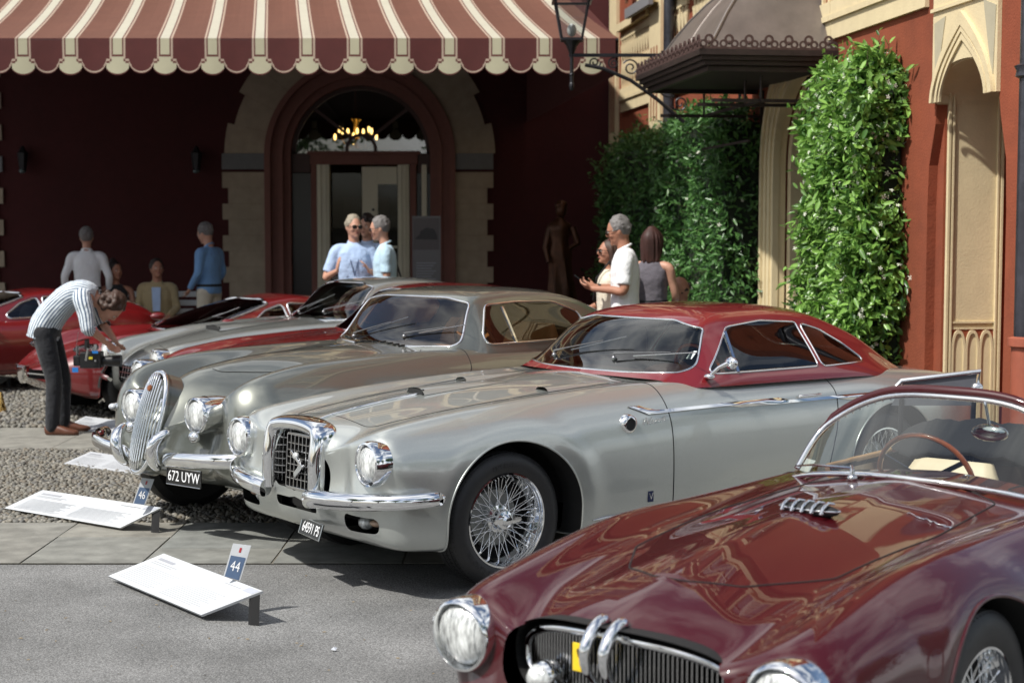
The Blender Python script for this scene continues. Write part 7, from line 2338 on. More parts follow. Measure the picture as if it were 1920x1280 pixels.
    q = MB(); q.ell(HP(0, -.0935, -.062), (.022 * hk, .008 * hk, .0065 * hk), 10, 6, hm); q.build('mouth', M_lip, root, smooth=180)
    if glasses:
        q = MB()
        for sg in (-1, 1):
            q.ell(HP(sg * .033, -.104, .000), (.029 * hk, .007 * hk, .021 * hk), 14, 8, hm); q.tube([HP(sg * .058, -.098, .006), HP(sg * .08, -.04, .008), HP(sg * .082, .01, .0)], .003 * hk, 6)
        q.tube([HP(-.02, -.106, .006), HP(.02, -.106, .006)], .003 * hk, 6); q.build('sunglasses', mat('dark_sunglasses', (.008, .008, .008), .12), root, smooth=60)
    if hair is not None:
        q = MB()
        if hair_style != 'bald':
            q.ell(HP(0, .020, .026), (.085 * hk, .098 * hk, .106 * hk), 20, 12, hm)
            for i in range(110 if hair_style in ('short', 'bun') else 0):
                a = rnd.uniform(0, 6.28); b = rnd.uniform(-.3, 1.4)
                p = HP(.083 * math.cos(a) * math.cos(b), .022 + .095 * math.sin(a) * math.cos(b), .028 + .104 * math.sin(b))
                if math.sin(a) * math.cos(b) < -.75 and b < .6: continue
                q.ell(p, (.012 * hk, .014 * hk, .010 * hk), 6, 4, hm)
        if hair_style == 'bald':
            for i in range(40):
                a = rnd.uniform(-.6, 3.7); q.ell(HP(.078 * math.cos(a), .012 + .09 * math.sin(a), rnd.uniform(-.04, .015)), (.012 * hk, .013 * hk, .016 * hk), 7, 5, hm)
        if hair_style == 'long':
            q.ell(HP(0, .040, -.05), (.080 * hk, .062 * hk, .13 * hk), 16, 10, hm)
            for i in range(46):
                a = rnd.uniform(-.55, PI + .55); c_, s_ = math.cos(a), math.sin(a); e_ = rnd.uniform(-.24, -.16); w_ = rnd.uniform(.92, 1.12)
                limb(q, [HP(.02 * c_, .02 + .03 * s_, .128), HP(.084 * c_ * w_, .022 + .098 * s_ * w_, .045), HP(.092 * c_ * w_, .03 + .088 * s_ * w_, -.07), HP(.082 * c_ * w_ + rnd.uniform(-.01, .01), .045 + .06 * s_, e_)], [.010 * hk, .012 * hk, .012 * hk, .006 * hk], 4, 6)
        if hair_style == 'bun': q.ell(HP(0, .05, .13), (.045 * hk, .045 * hk, .04 * hk), 12, 8, hm)
        if hair_style == 'curly':
            for i in range(80):
                a = rnd.uniform(0, 6.28); b = rnd.uniform(-.8, 1.5)
                if math.sin(a) < -.35 and b < .35: continue
                q.ell(HP(.095 * math.cos(a) * math.cos(b), .022 + .105 * math.sin(a) * math.cos(b), .02 + .115 * math.sin(b)), (.026 * hk,) * 3, 7, 5, hm)
        organic(q, 'hair', hair, root, .009, 1)
    # clothes
    if shirt is not None:
        q = MB()
        base = P['pelvis'] - (P['waist'] - P['pelvis']) * (.30 if not skirt else .0)
        loft(q, [base, P['pelvis'], P['waist'], P['waist'].lerp(P['chest'], .5), P['chest'], P['chest'].lerp(P['neck'], .45), P['chest'].lerp(P['neck'], .78), P['neck'] + Vector((0, 0, .0))],
             [(.172 * g * k, .125 * k), (.172 * g * k, .128 * k), (.160 * g * k, .120 * k), (.165 * g * k, .125 * k), (.178 * g * k, .128 * k), (.178 * g * k, .115 * k), (.135 * g * k, .09 * k), (.066 * k, .064 * k)], lat)
        for sd in 'LR':
            sh, el, wr = P['sh' + sd], P['el' + sd], P['wr' + sd]
            if sleeve == 'none': continue
            pts = [P['chest'].lerp(P['neck'], .72).lerp(sh, .55), sh]; rs = [.066 * k * g, .068 * k * g]
            if sleeve == 'short': pts += [sh.lerp(el, .45), sh.lerp(el, .82)]; rs += [.064 * k * g, .062 * k]
            elif sleeve == 'elbow': pts += [sh.lerp(el, .5), el, el.lerp(wr, .12)]; rs += [.064 * k, .056 * k, .052 * k]
            else: pts += [sh.lerp(el, .5), el, el.lerp(wr, .5), el.lerp(wr, .95)]; rs += [.055 * k, .048 * k, .044 * k, .036 * k]
            P_ = cr_path(pts, 5); R_ = np.interp(np.linspace(0, len(pts) - 1, len(P_)), np.arange(len(pts)), rs)
            q.tube(P_, list(R_), 14); q.ell(P_[0], (rs[0],) * 3, 14, 8)
        if collar and sleeve != 'none':
            q.tube([P['neck'] + hm @ Vector((.058 * k * math.cos(a), .055 * k * math.sin(a) + .005, .018 + .012 * math.sin(a))) for a in np.linspace(0, 2 * math.pi, 17)[:-1]], .013 * k, 8, closed=True)
        if stripes:
            o = q.build('shirt', shirt, root, smooth=60, fix=False)
        else: organic(q, 'shirt', shirt, root, .011, 4)
    if skirt is not None:
        q = MB(); loft(q, [P['waist'], P['pelvis'], P['pelvis'] - Vector((0, 0, .2 * k)), P['pelvis'] - Vector((0, 0, .5 * k))], [(.15 * g * k, .115 * k), (.182 * g * k, .135 * k), (.20 * g * k, .15 * k), (.23 * g * k, .18 * k)], lat); organic(q, 'skirt', skirt, root, .012, 2)
    if belt is not None:
        q = MB(); w_ = P['waist'].lerp(P['pelvis'], .1 if skirt else .55)
        loft(q, [w_ - Vector((0, 0, .016)), w_ + Vector((0, 0, .016))], [(.168 * g * k, .130 * k)] * 2, lat); q.build('belt', belt, root, smooth=60)
    if trousers is not None:
        q = MB()
        loft(q, [P['pelvis'] + (P['waist'] - P['pelvis']) * .35, P['pelvis'], P['hiL'].lerp(P['hiR'], .5) - Vector((0, 0, .03))], [(.158 * g * k, .115 * k), (.172 * g * k, .122 * k), (.165 * g * k, .115 * k)], lath)
        for sd in 'LR': limb(q, [P['hi' + sd], P['hi' + sd].lerp(P['kn' + sd], .5), P['kn' + sd], P['kn' + sd].lerp(P['an' + sd], .6), P['an' + sd] + Vector((0, 0, .0))], [.098 * k * g, .086 * k, .070 * k, .063 * k, .060 * k])
        organic(q, 'trousers', trousers, root, .013, 3)
    for sd in 'LR':
        a_, t_ = P['an' + sd], P['toe' + sd]
        q = MB(); d = Vector((t_.x - a_.x, t_.y - a_.y, 0)).normalized(); f0 = Vector((a_.x, a_.y, 0)) - d * .06
        loft(q, [f0 + Vector((0, 0, .045)), f0 + d * .03 + Vector((0, 0, .05)), f0 + d * .11 + Vector((0, 0, .05)), f0 + d * .19 + Vector((0, 0, .035)), f0 + d * .26 + Vector((0, 0, .028)), f0 + d * .285 + Vector((0, 0, .024))], [(.028, .035), (.036, .05), (.040, .05), (.046, .034), (.042, .026), (.02, .014)], (d.y, -d.x, 0), 16)
        q.build('shoe', shoes or M_black, root, smooth=60)
    return root, P, HP
def place(px, py_top, s, z_at=None):
    """ground position for a head seen at px with s pixels to the metre; returns loc, standing height"""
    Y = FPX / s
    return Vector(((px - 960) / FPX * Y, Y, 0)), CAMH + (425 - py_top) / s
M_whs = cloth('white_linen_cloth', (.78, .79, .80)); M_whs2 = cloth('off_white_shirt_cloth', (.80, .82, .84)); M_lbl = cloth('pale_blue_shirt_cloth', (.42, .55, .78)); M_lbl2 = cloth('light_blue_shirt_cloth', (.45, .62, .74))
M_bl = cloth('mid_blue_shirt_cloth', (.16, .32, .58)); M_khaki = cloth('stone_chino_cloth', (.55, .50, .40)); M_dktr = cloth('dark_navy_trouser_cloth', (.008, .009, .013), amt=.1); M_tanj = cloth('mustard_blazer_cloth', (.36, .28, .15)); M_greyd = cloth('grey_dress_cloth', (.11, .10, .12)); M_creamt = cloth('cream_top_cloth', (.68, .62, .50)); M_blk = cloth('black_top_cloth', (.012, .012, .014))
M_gry_h = mat('grey_hair', (.16, .15, .145), .7, noise=(60, .4)); M_dk_h = mat('dark_hair', (.022, .014, .012), .6, noise=(60, .4)); M_br_h = mat('brown_hair', (.045, .020, .011), .6, noise=(60, .4)); M_si_h = mat('silver_blond_hair', (.30, .26, .20), .7, noise=(60, .3)); M_rd_h = mat('dark_auburn_hair', (.045, .016, .012), .6, noise=(60, .4))
M_shoe = mat('brown_leather_shoe', (.12, .045, .025), .35, noise=(20, .2))
PI = math.pi
# 1 man with back turned, far left
l, h = place(164, 427, 150); person(l, PI + .15, h + .0, 'man in white shirt standing with his back turned at far left', J=dict(elL=(.27, .05, 1.17), wrL=(.27, -.04, .94), elR=(-.27, .05, 1.17), wrR=(-.26, -.08, .95)), shirt=M_whs2, sleeve='long', trousers=M_dktr, hair=M_gry_h, belt=M_black, vox=.011)
# 2, 3 seated pair on the white bench
bx = W(292, 540, 20.3)
bench = empty('park_bench', (W(262, 540, 20.4).x, 20.4, 0), 0, 'white slatted bench against the dark red wall behind the red cars', 'bench')
q = None
for k_ in range(4):
    q = MB(); q.box(-.85, .85, -.50 + .12 * k_, -.41 + .12 * k_, .43, .455); q.build('seat_slat', mat('white_bench_paint', (.72, .73, .72), .5), bench, bevel=.004)
for k_ in range(4):
    q = MB(); q.box(-.85, .85, .03 + .015 * k_, .05 + .015 * k_, .55 + .11 * k_, .62 + .11 * k_); q.build('back_slat', MATS['white_bench_paint'], bench, bevel=.004)
for sg in (-1, 0, 1):
    q = MB(); q.bar((sg * .8, -.45, 0), (sg * .8, -.45, .43), .05); q.bar((sg * .8, 0, 0), (sg * .8, .12, 1.0), .05); q.bar((sg * .8, -.45, .41), (sg * .8, 0, .41), .045); q.build('bench_leg', MATS['white_bench_paint'], bench)
l, h = place(218, 489, 150)
person(Vector((W(214, 500, 20.1).x, 20.15, 0)), .25, 1.74, 'seated woman in black sleeveless top with dark hair tied up', J=dict(), head=(.5, -.05), skin=M_skin2, shirt=M_blk, sleeve='none', trousers=M_dktr, hair=M_dk_h, hair_style='bun', seated=True, slim=.88, vox=.011, group='seated visitors')
person(Vector((W(293, 500, 20.1).x, 20.15, 0)), .1, 1.78, 'seated man in mustard blazer on the white bench', J=dict(), head=(.35, -.12), skin=M_skin2, shirt=M_tanj, sleeve='long', trousers=M_khaki, hair=M_dk_h, hair_style='short', seated=True, slim=1.08, vox=.011, group='seated visitors')
q = MB(); sf = W(293, 500, 20.15); q.prism([(-.045, .72), (.045, .72), (.055, 1.02), (-.055, 1.02)], -.145, -.12, 'y'); o = q.build('shirt_front', M_lbl, bpy.data.objects['person.002'])
# 4 blue shirt, right of the bench
l, h = place(392, 418, 150); person(l, -PI / 2 - .45, h, 'man in blue shirt and stone trousers looking down in front of arch stones', J=dict(elL=(.25, .02, 1.17), wrL=(.2, -.14, .98), elR=(-.25, .02, 1.17), wrR=(-.2, -.14, .98), head=(0, -.05, 1.655)), head=(0, .35), shirt=M_bl, sleeve='long', trousers=M_khaki, hair=M_gry_h, belt=M_black, vox=.011, slim=1.02)
# 6 hidden person, 7 centre man, 8 man with bag
l, h = place(683, 402, 160); person(l + Vector((0, .4, 0)), -.3, h - .02, 'dark haired person in pale blue mostly hidden behind the gesturing man', shirt=M_lbl, trousers=M_dktr, hair=M_dk_h, hair_style='curly', vox=.011)
l, h = place(664, 405, 165); ctr, CPP, CHP = person(l, .15, h, 'man in pale blue shirt with lanyard and sunglasses gesturing by the doorway', J=dict(elL=(.27, -.02, 1.16), wrL=(.15, -.24, 1.20), elR=(-.30, -.02, 1.13), wrR=(-.19, -.20, 1.20)), head=(.35, .02), skin=M_skin, shirt=M_lbl, trousers=M_khaki, hair=M_si_h, glasses=True, vox=.009, slim=1.05, hands=dict(L=dict(d=(-.5, -.3, .7), n=(-.7, 0, -.5), curl=.25), R=dict(d=(.15, -.3, .9), n=(.9, .2, 0), curl=.2)))
q = MB(); q.tube([(-.05, -.06, 1.50), (-.045, -.13, 1.40), (0, -.150, 1.22)], .005, 5); q.tube([(.05, -.06, 1.50), (.045, -.13, 1.40), (0, -.150, 1.22)], .005, 5); q.build('lanyard', mat('navy_strap', (.03, .05, .12), .7), ctr)
q = MB(); q.box(-.035, .035, -.157, -.151, 1.09, 1.14); q.build('badge', mat('white_badge', (.8, .8, .8), .5), ctr); q = MB(); q.box(-.035, .035, -.158, -.151, 1.142, 1.19); q.build('badge_top', mat('red_badge', (.55, .03, .04), .5), ctr)
l, h = place(722, 407, 168); bag_m, _, _ = person(l, -PI / 2 + .05, h, 'man in light blue shirt with shoulder bag strap, in profile by doorway', J=dict(elL=(.22, .02, 1.15), wrL=(.10, -.20, 1.04), elR=(-.23, .02, 1.14), wrR=(-.12, -.22, 1.04), head=(0, -.055, 1.66)), head=(0, .18), shirt=M_lbl2, trousers=M_khaki, hair=M_dk_h if False else M_gry_h, glasses=True, vox=.009, slim=.98)
q = MB(); q.tube([(-.10, -.10, 1.50), (-.16, .02, 1.50), (-.15, .13, 1.36), (-.12, .19, 1.15), (-.10, .22, 1.0)], .012, 6); q.build('bag_strap', M_black, bag_m)
q = MB(); q.box(-.16, .10, .16, .30, .88, 1.06); q.build('shoulder_bag', mat('dark_tan_bag', (.07, .045, .03), .6), bag_m, bevel=.02)
# 9 phone man, 10 woman in sunglasses, 11 woman in grey, 12 seated bald man
l, h = place(1172, 405, 208); pm, PP, _ = person(l, -PI / 2 - .12, h, 'man in white short sleeved shirt and sunglasses looking at his phone', J=dict(elR=(-.24, .0, 1.15), wrR=(-.10, -.25, 1.17), elL=(.24, 0.0, 1.15), wrL=(.08, -.27, 1.16), head=(0, -.06, 1.655), neck=(0, -.0, 1.50)), head=(0, .22), skin=M_skin2, shirt=M_whs, trousers=M_khaki, hair=M_gry_h, glasses=True, vox=.0075, slim=1.08, hands=dict(L=dict(d=(-.4, -.8, .25), n=(-.5, 0, .8), curl=.55), R=dict(d=(.3, -.9, .3), n=(.4, 0, .9), curl=.6)))
ph = MB(); ph.box(-.035, .035, -.005, .005, -.07, .07)
pw_ = pm.matrix_basis @ Vector((0, -.385, 1.235))
po = ph.build('mobile_phone', mat('black_phone_glass', (.01, .01, .012), .1), None, loc=Vector((l.x, l.y, 0)) + Matrix.Rotation(-PI / 2 - .12, 3, 'Z') @ Vector((.0, -.385 * h / 1.78, 1.235 * h / 1.78)), rot=(.9, 0, -PI / 2 - .12), bevel=.004)
tag(po, "black mobile phone held up in the white shirted man's hands", 'phone')
q = MB(); wv = PP['wrR']; el_ = PP['elR']; dd = (wv - el_).normalized(); q.tube([wv - dd * .03, wv - dd * .005], .031, 12); q.build('wrist_watch', M_black, pm, smooth=50)
l, h = place(1143, 450, 203); wm, _, _ = person(l, -PI / 2 + .25, h, 'woman in cream top and sunglasses with long brown hair, left of the phone man', J=dict(elR=(-.2, .02, 1.16), wrR=(-.15, -.2, 1.08)), head=(-.0, -.06), skin=M_skin2, shirt=M_creamt, sleeve='none', trousers=M_khaki, hair=M_br_h, hair_style='long', glasses=True, slim=.86, vox=.0085)
q = MB(); q.tube([(.10, -.03, 1.46), (.02, -.135, 1.30), (-.12, -.12, 1.10), (-.17, -.02, .98)], .008, 6); q.build('bag_strap', M_black, wm)
l, h = place(1222, 428, 200); person(l, PI - .5, h, 'woman in sleeveless grey dress with dark auburn hair, back turned', J=dict(elR=(-.22, -.05, 1.16), wrR=(-.16, -.2, 1.0), elL=(.22, -.03, 1.16), wrL=(.16, -.2, 1.0)), skin=M_skin, shirt=M_greyd, sleeve='none', skirt=M_greyd, hair=M_rd_h, hair_style='long', belt=M_black, slim=.92, vox=.009)
l, h = place(1280, 533, 196)
person(Vector((W(1280, 540, 15.2).x, 15.2, 0)), -.9, 1.70, 'seated balding man, only his head showing above the crimson car roof', J=dict(), head=(-.2, .3), skin=M_skin2, shirt=M_lbl, sleeve='long', trousers=M_dktr, hair=M_dk_h, hair_style='bald', seated=True, vox=.01, group='seated visitors')
ch = empty('garden_chair', (W(1280, 540, 15.2).x, 15.2, 0), -.9, 'plain chair under the seated balding man by the hedge', 'chair')
q = MB(); q.box(-.24, .24, -.25, .22, .42, .45); q.build('seat', M_iron, ch)
for sx_ in (-1, 1):
    for sy_ in (-.22, .2):
        q = MB(); q.bar((sx_ * .21, sy_, 0), (sx_ * .21, sy_, .42), .03); q.build('leg', M_iron, ch)
# 5 crouching photographer
def stripe_mat():
    m = cloth('blue_striped_shirt_cloth', (.66, .72, .78))
    nt = m.node_tree; b = nt.nodes['Principled BSDF']
    t = nt.nodes.new('ShaderNodeTexCoord'); sx = nt.nodes.new('ShaderNodeSeparateXYZ'); nt.links.new(t.outputs['UV'], sx.inputs[0])
    ma = nt.nodes.new('ShaderNodeMath'); ma.operation = 'FRACT'; nt.links.new(sx.outputs[0], ma.inputs[0])
    cr_ = nt.nodes.new('ShaderNodeValToRGB'); cr_.color_ramp.interpolation = 'CONSTANT'
    cr_.color_ramp.elements[0].color = (.70, .76, .80, 1); cr_.color_ramp.elements[1].position = .58; cr_.color_ramp.elements[1].color = (.075, .12, .20, 1)
    nt.links.new(ma.outputs[0], cr_.inputs[0]); nt.links.new(cr_.outputs[0], b.inputs['Base Color'])
    return m
bl_ = Vector(((112 - 960) / 3000 * 13.65, 13.65, 0))
bm_, BP, BHP = person(bl_, PI / 2 + .05, 1.80, 'man in blue striped shirt bending over his camera rig beside the red car',
    J=dict(pelvis=(0, .12, .90), waist=(0, .03, 1.05), chest=(0, -.13, 1.19), neck=(0, -.31, 1.17), head=(0, -.42, 1.075), shL=(.18, -.24, 1.15), shR=(-.18, -.24, 1.15),
           elL=(.24, -.30, .93), wrL=(.12, -.42, .80), elR=(-.24, -.28, .92), wrR=(-.12, -.40, .79), hiL=(.10, .12, .86), hiR=(-.10, .12, .86), knL=(.11, .02, .47), knR=(-.11, .04, .47), anL=(.12, .02, .08), anR=(-.11, .06, .08), toeL=(.14, -.14, .03), toeR=(-.13, -.10, .03)),
    head=(0, 1.15), skin=M_skin, shirt=None, trousers=M_dktr, shoes=M_shoe, hair=M_br_h, hair_style='curly', vox=.0085, belt=None)
# striped shirt as one lofted cloth with stripes running along the back
def striped_loft(me_list, cs, rs, lat, n, stripes):
    cs = [Vector(c) for c in cs]; N = len(cs); v = []; uv = []
    for i in range(N):
        t = (cs[min(i + 1, N - 1)] - cs[max(i - 1, 0)]).normalized(); l = (Vector(lat) - t * t.dot(Vector(lat))).normalized(); d = t.cross(l)
        for k in range(n + 1):
            a = 2 * math.pi * k / n; c_, s_ = math.cos(a), math.sin(a)
            wob = 1 + .025 * math.sin(5 * a + i * .9) + .015 * math.sin(11 * a - i * 1.7)
            v.append(cs[i] + l * rs[i][0] * wob * math.copysign(abs(c_) ** .9, c_) + d * rs[i][1] * wob * math.copysign(abs(s_) ** .9, s_)); uv.append((stripes * k / n, i / N))
    f = [(i * (n + 1) + k, i * (n + 1) + k + 1, (i + 1) * (n + 1) + k + 1, (i + 1) * (n + 1) + k) for i in range(N - 1) for k in range(n)]
    me_list.append((v, f, uv))
K_ = 1.80 / 1.78
L_ = []
def S_(x, y, z): return Vector((x, y, z)) * K_
spine = cr_path([S_(0, .15, .82), S_(0, .12, .93), S_(0, .03, 1.06), S_(0, -.08, 1.16), S_(0, -.18, 1.19), S_(0, -.26, 1.18), S_(0, -.305, 1.17)], 4)
rr_ = [(float(np.interp(i / (len(spine) - 1), [0, .2, .45, .7, .85, 1], [.175, .172, .168, .18, .15, .07])), float(np.interp(i / (len(spine) - 1), [0, .2, .45, .7, .85, 1], [.130, .128, .118, .120, .10, .062]))) for i in range(len(spine))]
striped_loft(L_, spine, rr_, (1, 0, 0), 48, 34)
for sg, sd in ((1, 'L'), (-1, 'R')):
    sh, el, wr = BP['sh' + sd], BP['el' + sd], BP['wr' + sd]
    pa = cr_path([Vector((sg * .06, -.2, 1.19)), sh + Vector((0, .02, .01)), sh.lerp(el, .5), el, el.lerp(wr, .12)], 5)
    striped_loft(L_, pa, [(float(np.interp(i / (len(pa) - 1), [0, .3, .6, .9, 1], [.07, .078, .066, .058, .062])),) * 2 for i in range(len(pa))], (0, 1, 0), 24, 16)
V = []; F = []; UV = []
for v, f, uv in L_:
    b = len(V); V += v; F += [tuple(b + i for i in q_) for q_ in f]; UV += uv
me = bpy.data.meshes.new('striped_shirt'); me.from_pydata([tuple(p) for p in V], [], F); ul = me.uv_layers.new(name='UVMap')
for lp in me.loops: ul.data[lp.index].uv = UV[lp.vertex_index]
me.polygons.foreach_set('use_smooth', [True] * len(me.polygons)); me.materials.append(stripe_mat())
link('striped_shirt', me, bm_)
q = MB(); w_ = BP['wrR']; q.tube([w_ + Vector((0, .01, .02)), w_ + Vector((0, 0, .035))], .032, 12); q.build('wrist_band', M_whiteink, bm_, smooth=60)
rig = empty('camera_rig', bl_ + Matrix.Rotation(PI / 2 + .05, 3, 'Z') @ Vector((0, -.33, .66)), PI / 2 + .05, "black video camera rig with blue fittings held low in the bending man's hands", 'camera')
q = MB(); q.box(-.07, .07, -.02, .16, -.09, .05); q.box(-.05, .05, .16, .22, -.07, .02); q.build('camera_body', mat('camera_black', (.012, .012, .013), .4), rig, bevel=.01)
q = MB(); q.lathe([(0, 0), (.04, 0), (.045, -.06), (.05, -.14), (.05, -.16), (.0, -.15)], 20, 'y', origin=(0, -.02, -.03)); q.build('camera_lens', MATS['camera_black'], rig, smooth=40)
q = MB(); q.tube([(-.11, .10, -.02), (-.12, .08, .08), (.12, .08, .08), (.11, .10, -.02)], .010, 8); q.bar((0, .04, .05), (0, .04, .11), .02); q.tube([(-.11, .02, -.02), (.11, .02, -.02)], .009, 6); q.build('rig_handle', M_chromed, rig, smooth=40)
q = MB(); q.box(-.09, -.075, .0, .05, .04, .06); q.box(-.09, -.075, .17, .22, -.12, -.08); q.build('blue_clamp', mat('bright_blue_plastic', (.02, .2, .6), .4), rig)
q = MB(); q.box(-.08, -.072, .05, .08, -.01, .01); q.build('yellow_tag', mat('yellow_plastic', (.7, .6, .05), .4), rig)
q = MB(); q.box(-.05, .05, .10, .12, .07, .15); q.build('viewfinder_screen', M_black, rig)
q = MB(); q.tube([(0, .18, .22), (0, .20, .10)], .002, 4); q.box(-.04, .04, .19, .195, .02, .10); q.build('hanging_pass', mat('grey_pass_card', (.5, .52, .52), .5), rig)

# ================================================================ INFO BOARDS
def board(cpts, num, lab, zlo=.03, zhi=.16):
    """four photo corners (left, top, right, bottom): the back edge stands higher"""
    lft, top, rgt, bot = cpts
    A = G(*lft, zlo); Bp = G(*top, zhi); Cc = G(*rgt, zhi); Dd = G(*bot, zlo)
    o = (A + Bp + Cc + Dd) / 4; o.z = 0
    root = empty('information_board', o, 0, lab, 'information board', 'white information boards in front of the cars')
    a, b, c, d = [p - o for p in (A, Bp, Cc, Dd)]
    nrm = (c - a).cross(d - b).normalized(); nrm = nrm if nrm.z > 0 else -nrm
    q = MB(); th = nrm * -.012
    q.add([a, b, c, d, a + th, b + th, c + th, d + th], [(0, 1, 2, 3), (7, 6, 5, 4), (0, 4, 5, 1), (1, 5, 6, 2), (2, 6, 7, 3), (3, 7, 4, 0)])
    q.build('panel', M_white, root)
    q = MB()
    for (p, r_) in ((c, d), (b, a)):
        m_ = p.lerp(r_, .06); m2 = p.lerp(r_, .20)
        q = MB(); q.add([m_ + th, m2 + th, Vector((m2.x, m2.y, .0)), Vector((m_.x, m_.y, 0)), m_ + th + (a - d).normalized() * .02, m2 + th + (a - d).normalized() * .02, Vector((m2.x, m2.y, 0)) + (a - d).normalized() * .02, Vector((m_.x, m_.y, 0)) + (a - d).normalized() * .02], [(0, 1, 2, 3), (4, 5, 6, 7), (0, 4, 7, 3), (1, 5, 6, 2), (2, 3, 7, 6)])
        q.build('stand', M_black, root)
    # print: along u (left edge -> right) and v (back -> front)
    def P2(u, v): return a.lerp(b, 1 - v).lerp(d.lerp(c, 1 - v), u) + nrm * .0012
    def rect(u0, u1, v0, v1, m, nm):
        q = MB(); q.add([P2(u0, v0), P2(u1, v0), P2(u1, v1), P2(u0, v1)], [(0, 1, 2, 3)]); return q.build(nm, m, root, fix=False)
    for i in range(11): rect(.05, .44 - .03 * ((i * 7) % 3), .42 + .046 * i, .434 + .046 * i, mat('faint_grey_ink', (.33, .34, .36), .6), 'text_line')
    for i in range(11): rect(.50, .90 - .03 * ((i * 5) % 3), .42 + .046 * i, .434 + .046 * i, MATS['faint_grey_ink'], 'text_line')
    rect(.05, .22, .12, .19, M_text, 'heading'); rect(.05, .3, .24, .26, MATS['faint_grey_ink'], 'text_line'); rect(.05, .27, .29, .31, MATS['faint_grey_ink'], 'text_line')
    rect(.72, .88, .12, .14, MATS['faint_grey_ink'], 'text_line')
    rect(.90, .992, .02, .16, mat('grey_lilac_ink', (.38, .40, .46), .6), 'number_patch')
    return root
b44 = board(((203, 1079), (307, 1037), (492, 1107), (377, 1152)), '44', 'white information board nearest the camera, on the asphalt, with tag 44')
b46 = board(((8, 952), (80, 918), (302, 951), (225, 989)), '46', 'white information board with tag 46, on the cobbles before the grey coupe')
board(((120, 868), (170, 846), (300, 866), (248, 886)), '', 'white information board half hidden behind the grey coupe bumper', .02, .05)
board(((122, 800), (160, 780), (245, 790), (215, 812)), '', "small looking white information board beside the bending man's shoes", .02, .06)
board(((-60, 720), (-30, 702), (22, 706), (-5, 722)), '', 'information board cut off by the left edge of the picture')
def tagcard(num, c4, Y, lab):
    """upright number card from its photo corners (top-left, top-right, bottom-right, bottom-left)"""
    pts = [W(px, py, Y + dy) for (px, py), dy in zip(c4, (.03, .03, 0, 0))]
    o = (pts[2] + pts[3]) / 2
    root = empty('number_card', o, 0, lab, 'number card', 'number cards on the information boards')
    tl, tr, br, bl2 = [p - o for p in pts]
    n_ = (tr - tl).cross(bl2 - tl).normalized(); n_ = n_ if n_.y < 0 else -n_
    q = MB(); th = n_ * -.006; q.add([tl, tr, br, bl2, tl + th, tr + th, br + th, bl2 + th], [(3, 2, 1, 0), (4, 5, 6, 7), (0, 1, 5, 4), (1, 2, 6, 5), (2, 3, 7, 6), (3, 0, 4, 7)]); q.build('card', M_white, root)
    def P2(u, v, e=.0015): return tl.lerp(tr, u).lerp(bl2.lerp(br, u), v) + n_ * e
    q = MB(); q.add([P2(.08, .36), P2(.92, .36), P2(.92, 1), P2(.08, 1)], [(3, 2, 1, 0)]); q.build('blue_field', M_navy, root, fix=False)
    q = MB(); q.add([P2(.44, .10), P2(.56, .10), P2(.56, .24), P2(.44, .24)], [(3, 2, 1, 0)]); q.build('red_crest', mat('red_ink', (.4, .03, .04), .5), root, fix=False)
    me = mkmesh_text(num, 1, 'number', 0); me.materials.append(M_whiteink)
    ux = (P2(.92, .66) - P2(.08, .66)); uy = (P2(.5, .40) - P2(.5, .96))
    Mx = Matrix.Identity(4); s_ = ux.length * .66; s2 = uy.length * .62
    xa = ux.normalized(); ya = (uy - xa * uy.dot(xa)).normalized(); za = xa.cross(ya)
    for i in range(3): Mx[i][0] = xa[i] * s_ * 1.0; Mx[i][1] = ya[i] * s2 * 1.2; Mx[i][2] = za[i]; Mx[i][3] = P2(.5, .66, .003)[i]
    o2 = link('number', me, root); o2.matrix_local = Mx
tagcard('44', ((437, 1018), (471, 1022), (450, 1088), (419, 1079)), G(440, 1107, .12).y + .02, 'white card with blue number 44 standing behind the nearest board')
tagcard('46', ((266, 895), (289, 898), (272, 946), (249, 943)), G(280, 965, .12).y + .02, 'white card with blue number 46 standing behind the second board')
# grey framed board behind the maroon car
Yb = 7.3
bb = empty('framed_board', (W(1750, 740, Yb).x, Yb, 0), 0, 'grey board in silver tube frame rising behind the maroon car windscreen', 'board')
def fb(px, py): p = W(px, py, Yb); return Vector((p.x - bb.location.x, 0, p.z))
c_ = [fb(1668, 742), fb(1690, 714), fb(1838, 696), fb(1834, 728), fb(1826, 760), fb(1668, 770)]
q = MB(); q.prism([(p.x, p.z) for p in (fb(1672, 760), fb(1695, 716), fb(1832, 700), fb(1826, 760))], 0, .008, 'y'); q.build('grey_panel', mat('slate_panel', (.12, .125, .145), .5, noise=(10, .1)), bb)
q = MB(); q.tube([fb(1662, 744) + Vector((0, 0, 0)), fb(1690, 714), fb(1838, 696), fb(1832, 730)], .012, 8); q.ell(fb(1832, 728), (.028, .02, .028)); q.build('tube_frame', mat('silver_tube', (.75, .76, .78), .2, .9), bb, smooth=60)
q = MB()
for px_ in (1690, 1826): a = fb(px_, 745); q.tube([a, Vector((a.x, .05, 0))], .012, 6)
q.build('leg', M_iron, bb)
# gilded tassel object at the left edge
gp = G(2, 775); q = MB(); rg = random.Random(4)
for i in range(120):
    a = rg.uniform(0, 6.28); z_ = rg.uniform(0.0, .18); r_ = .045 * (1 - z_ / .25)
    q.ell((r_ * math.cos(a), r_ * math.sin(a), z_ + .01), (.008, .008, .012), 6, 4)
q.lathe([(0, .0), (.045, 0), (.02, .2), (0, .21)], 12)
gt = q.build('gilt_ornament', M_brass, None); gt.location = gp; tag(gt, 'small knobbly gold ornament on the cobbles at the left edge', 'ornament')
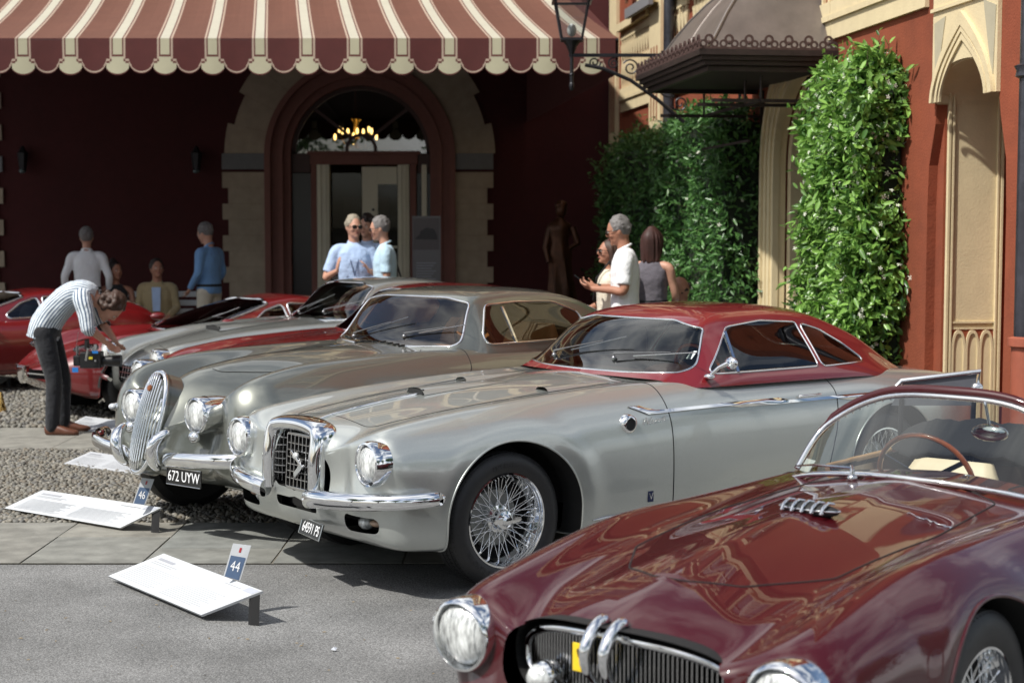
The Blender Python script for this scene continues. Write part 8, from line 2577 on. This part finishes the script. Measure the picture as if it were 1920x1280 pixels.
# ================================================================ trees across the court, behind the camera (mirrored in paint and glass)
M_tl = leaf_mat('plane_tree_leaf', (.03, .075, .02), (.09, .17, .04)); M_bark = mat('grey_bark', (.12, .09, .07), .9, noise=(9, .3), bump=(14, .8, .03))
def tree(x, y, h, r, seedn, lab):
    rs_ = np.random.RandomState(seedn); t = empty('plane_tree', (x, y, 0), rs_.uniform(0, 6), lab, 'tree', 'trees across the court')
    q = MB(); q.tube([(0, 0, 0), (.08, .05, h * .25), (0, .1, h * .5), (.1, 0, h * .8)], [.28, .22, .15, .05], 10)
    for i in range(7):
        a = rs_.uniform(0, 6.28); z_ = h * rs_.uniform(.3, .55); q.tube([(0, .05, z_), (r * .4 * math.cos(a), r * .4 * math.sin(a), z_ + h * .12), (r * .75 * math.cos(a), r * .75 * math.sin(a), z_ + h * .22)], [.10, .06, .02], 6)
    q.build('trunk', M_bark, t, smooth=60)
    n = 5200
    cl = rs_.normal(size=(30, 3)); cl /= np.linalg.norm(cl, axis=1)[:, None]; cl *= rs_.uniform(.35, .85, (30, 1))
    c = cl[rs_.randint(0, 30, n)]; d = rs_.normal(size=(n, 3)); d /= np.linalg.norm(d, axis=1)[:, None]
    P = (c + d * rs_.uniform(.15, .30, (n, 1))) * np.array([r, r, h * .34]) + np.array([0, 0, h * .66])
    V, F = leaves(P, d, rs_.uniform(.22, .42, n), rs_); o = link('crown', np_mesh('crown', V, F, M_tl), t); o['kind'] = 'stuff'
for i, (x, y, h_, r_) in enumerate(((-16, -9, 11, 4.2), (-9, -14, 12.5, 4.8), (-1.5, -17, 11, 4.4), (6.5, -15, 13, 5), (14, -11, 11.5, 4.6), (21, -5, 12, 5), (-19, 0, 10, 4.2), (20, 5.5, 11, 4.5))):
    tree(x, y, h_, r_, i + 1, ['broad plane tree far left behind the camera', 'tall plane tree left behind the camera', 'round plane tree straight behind the camera', 'tallest plane tree right behind the camera', 'plane tree at right rear of the court', 'plane tree beyond the right side of the court', 'plane tree on the left side of the court', 'plane tree past the end of the wing'][i])
hd_ = empty('garden_wall', (0, -19.5, 0), 0, 'low pale boundary wall under the trees across the court', 'wall'); q = MB(); q.box(-26, 26, 0, .4, 0, 1.6); q.box(-26, 26, -.05, .45, 1.6, 1.72); q.build('wall_body', mat('pale_wall_render', (.35, .31, .25), .9, noise=(3, .1)), hd_)
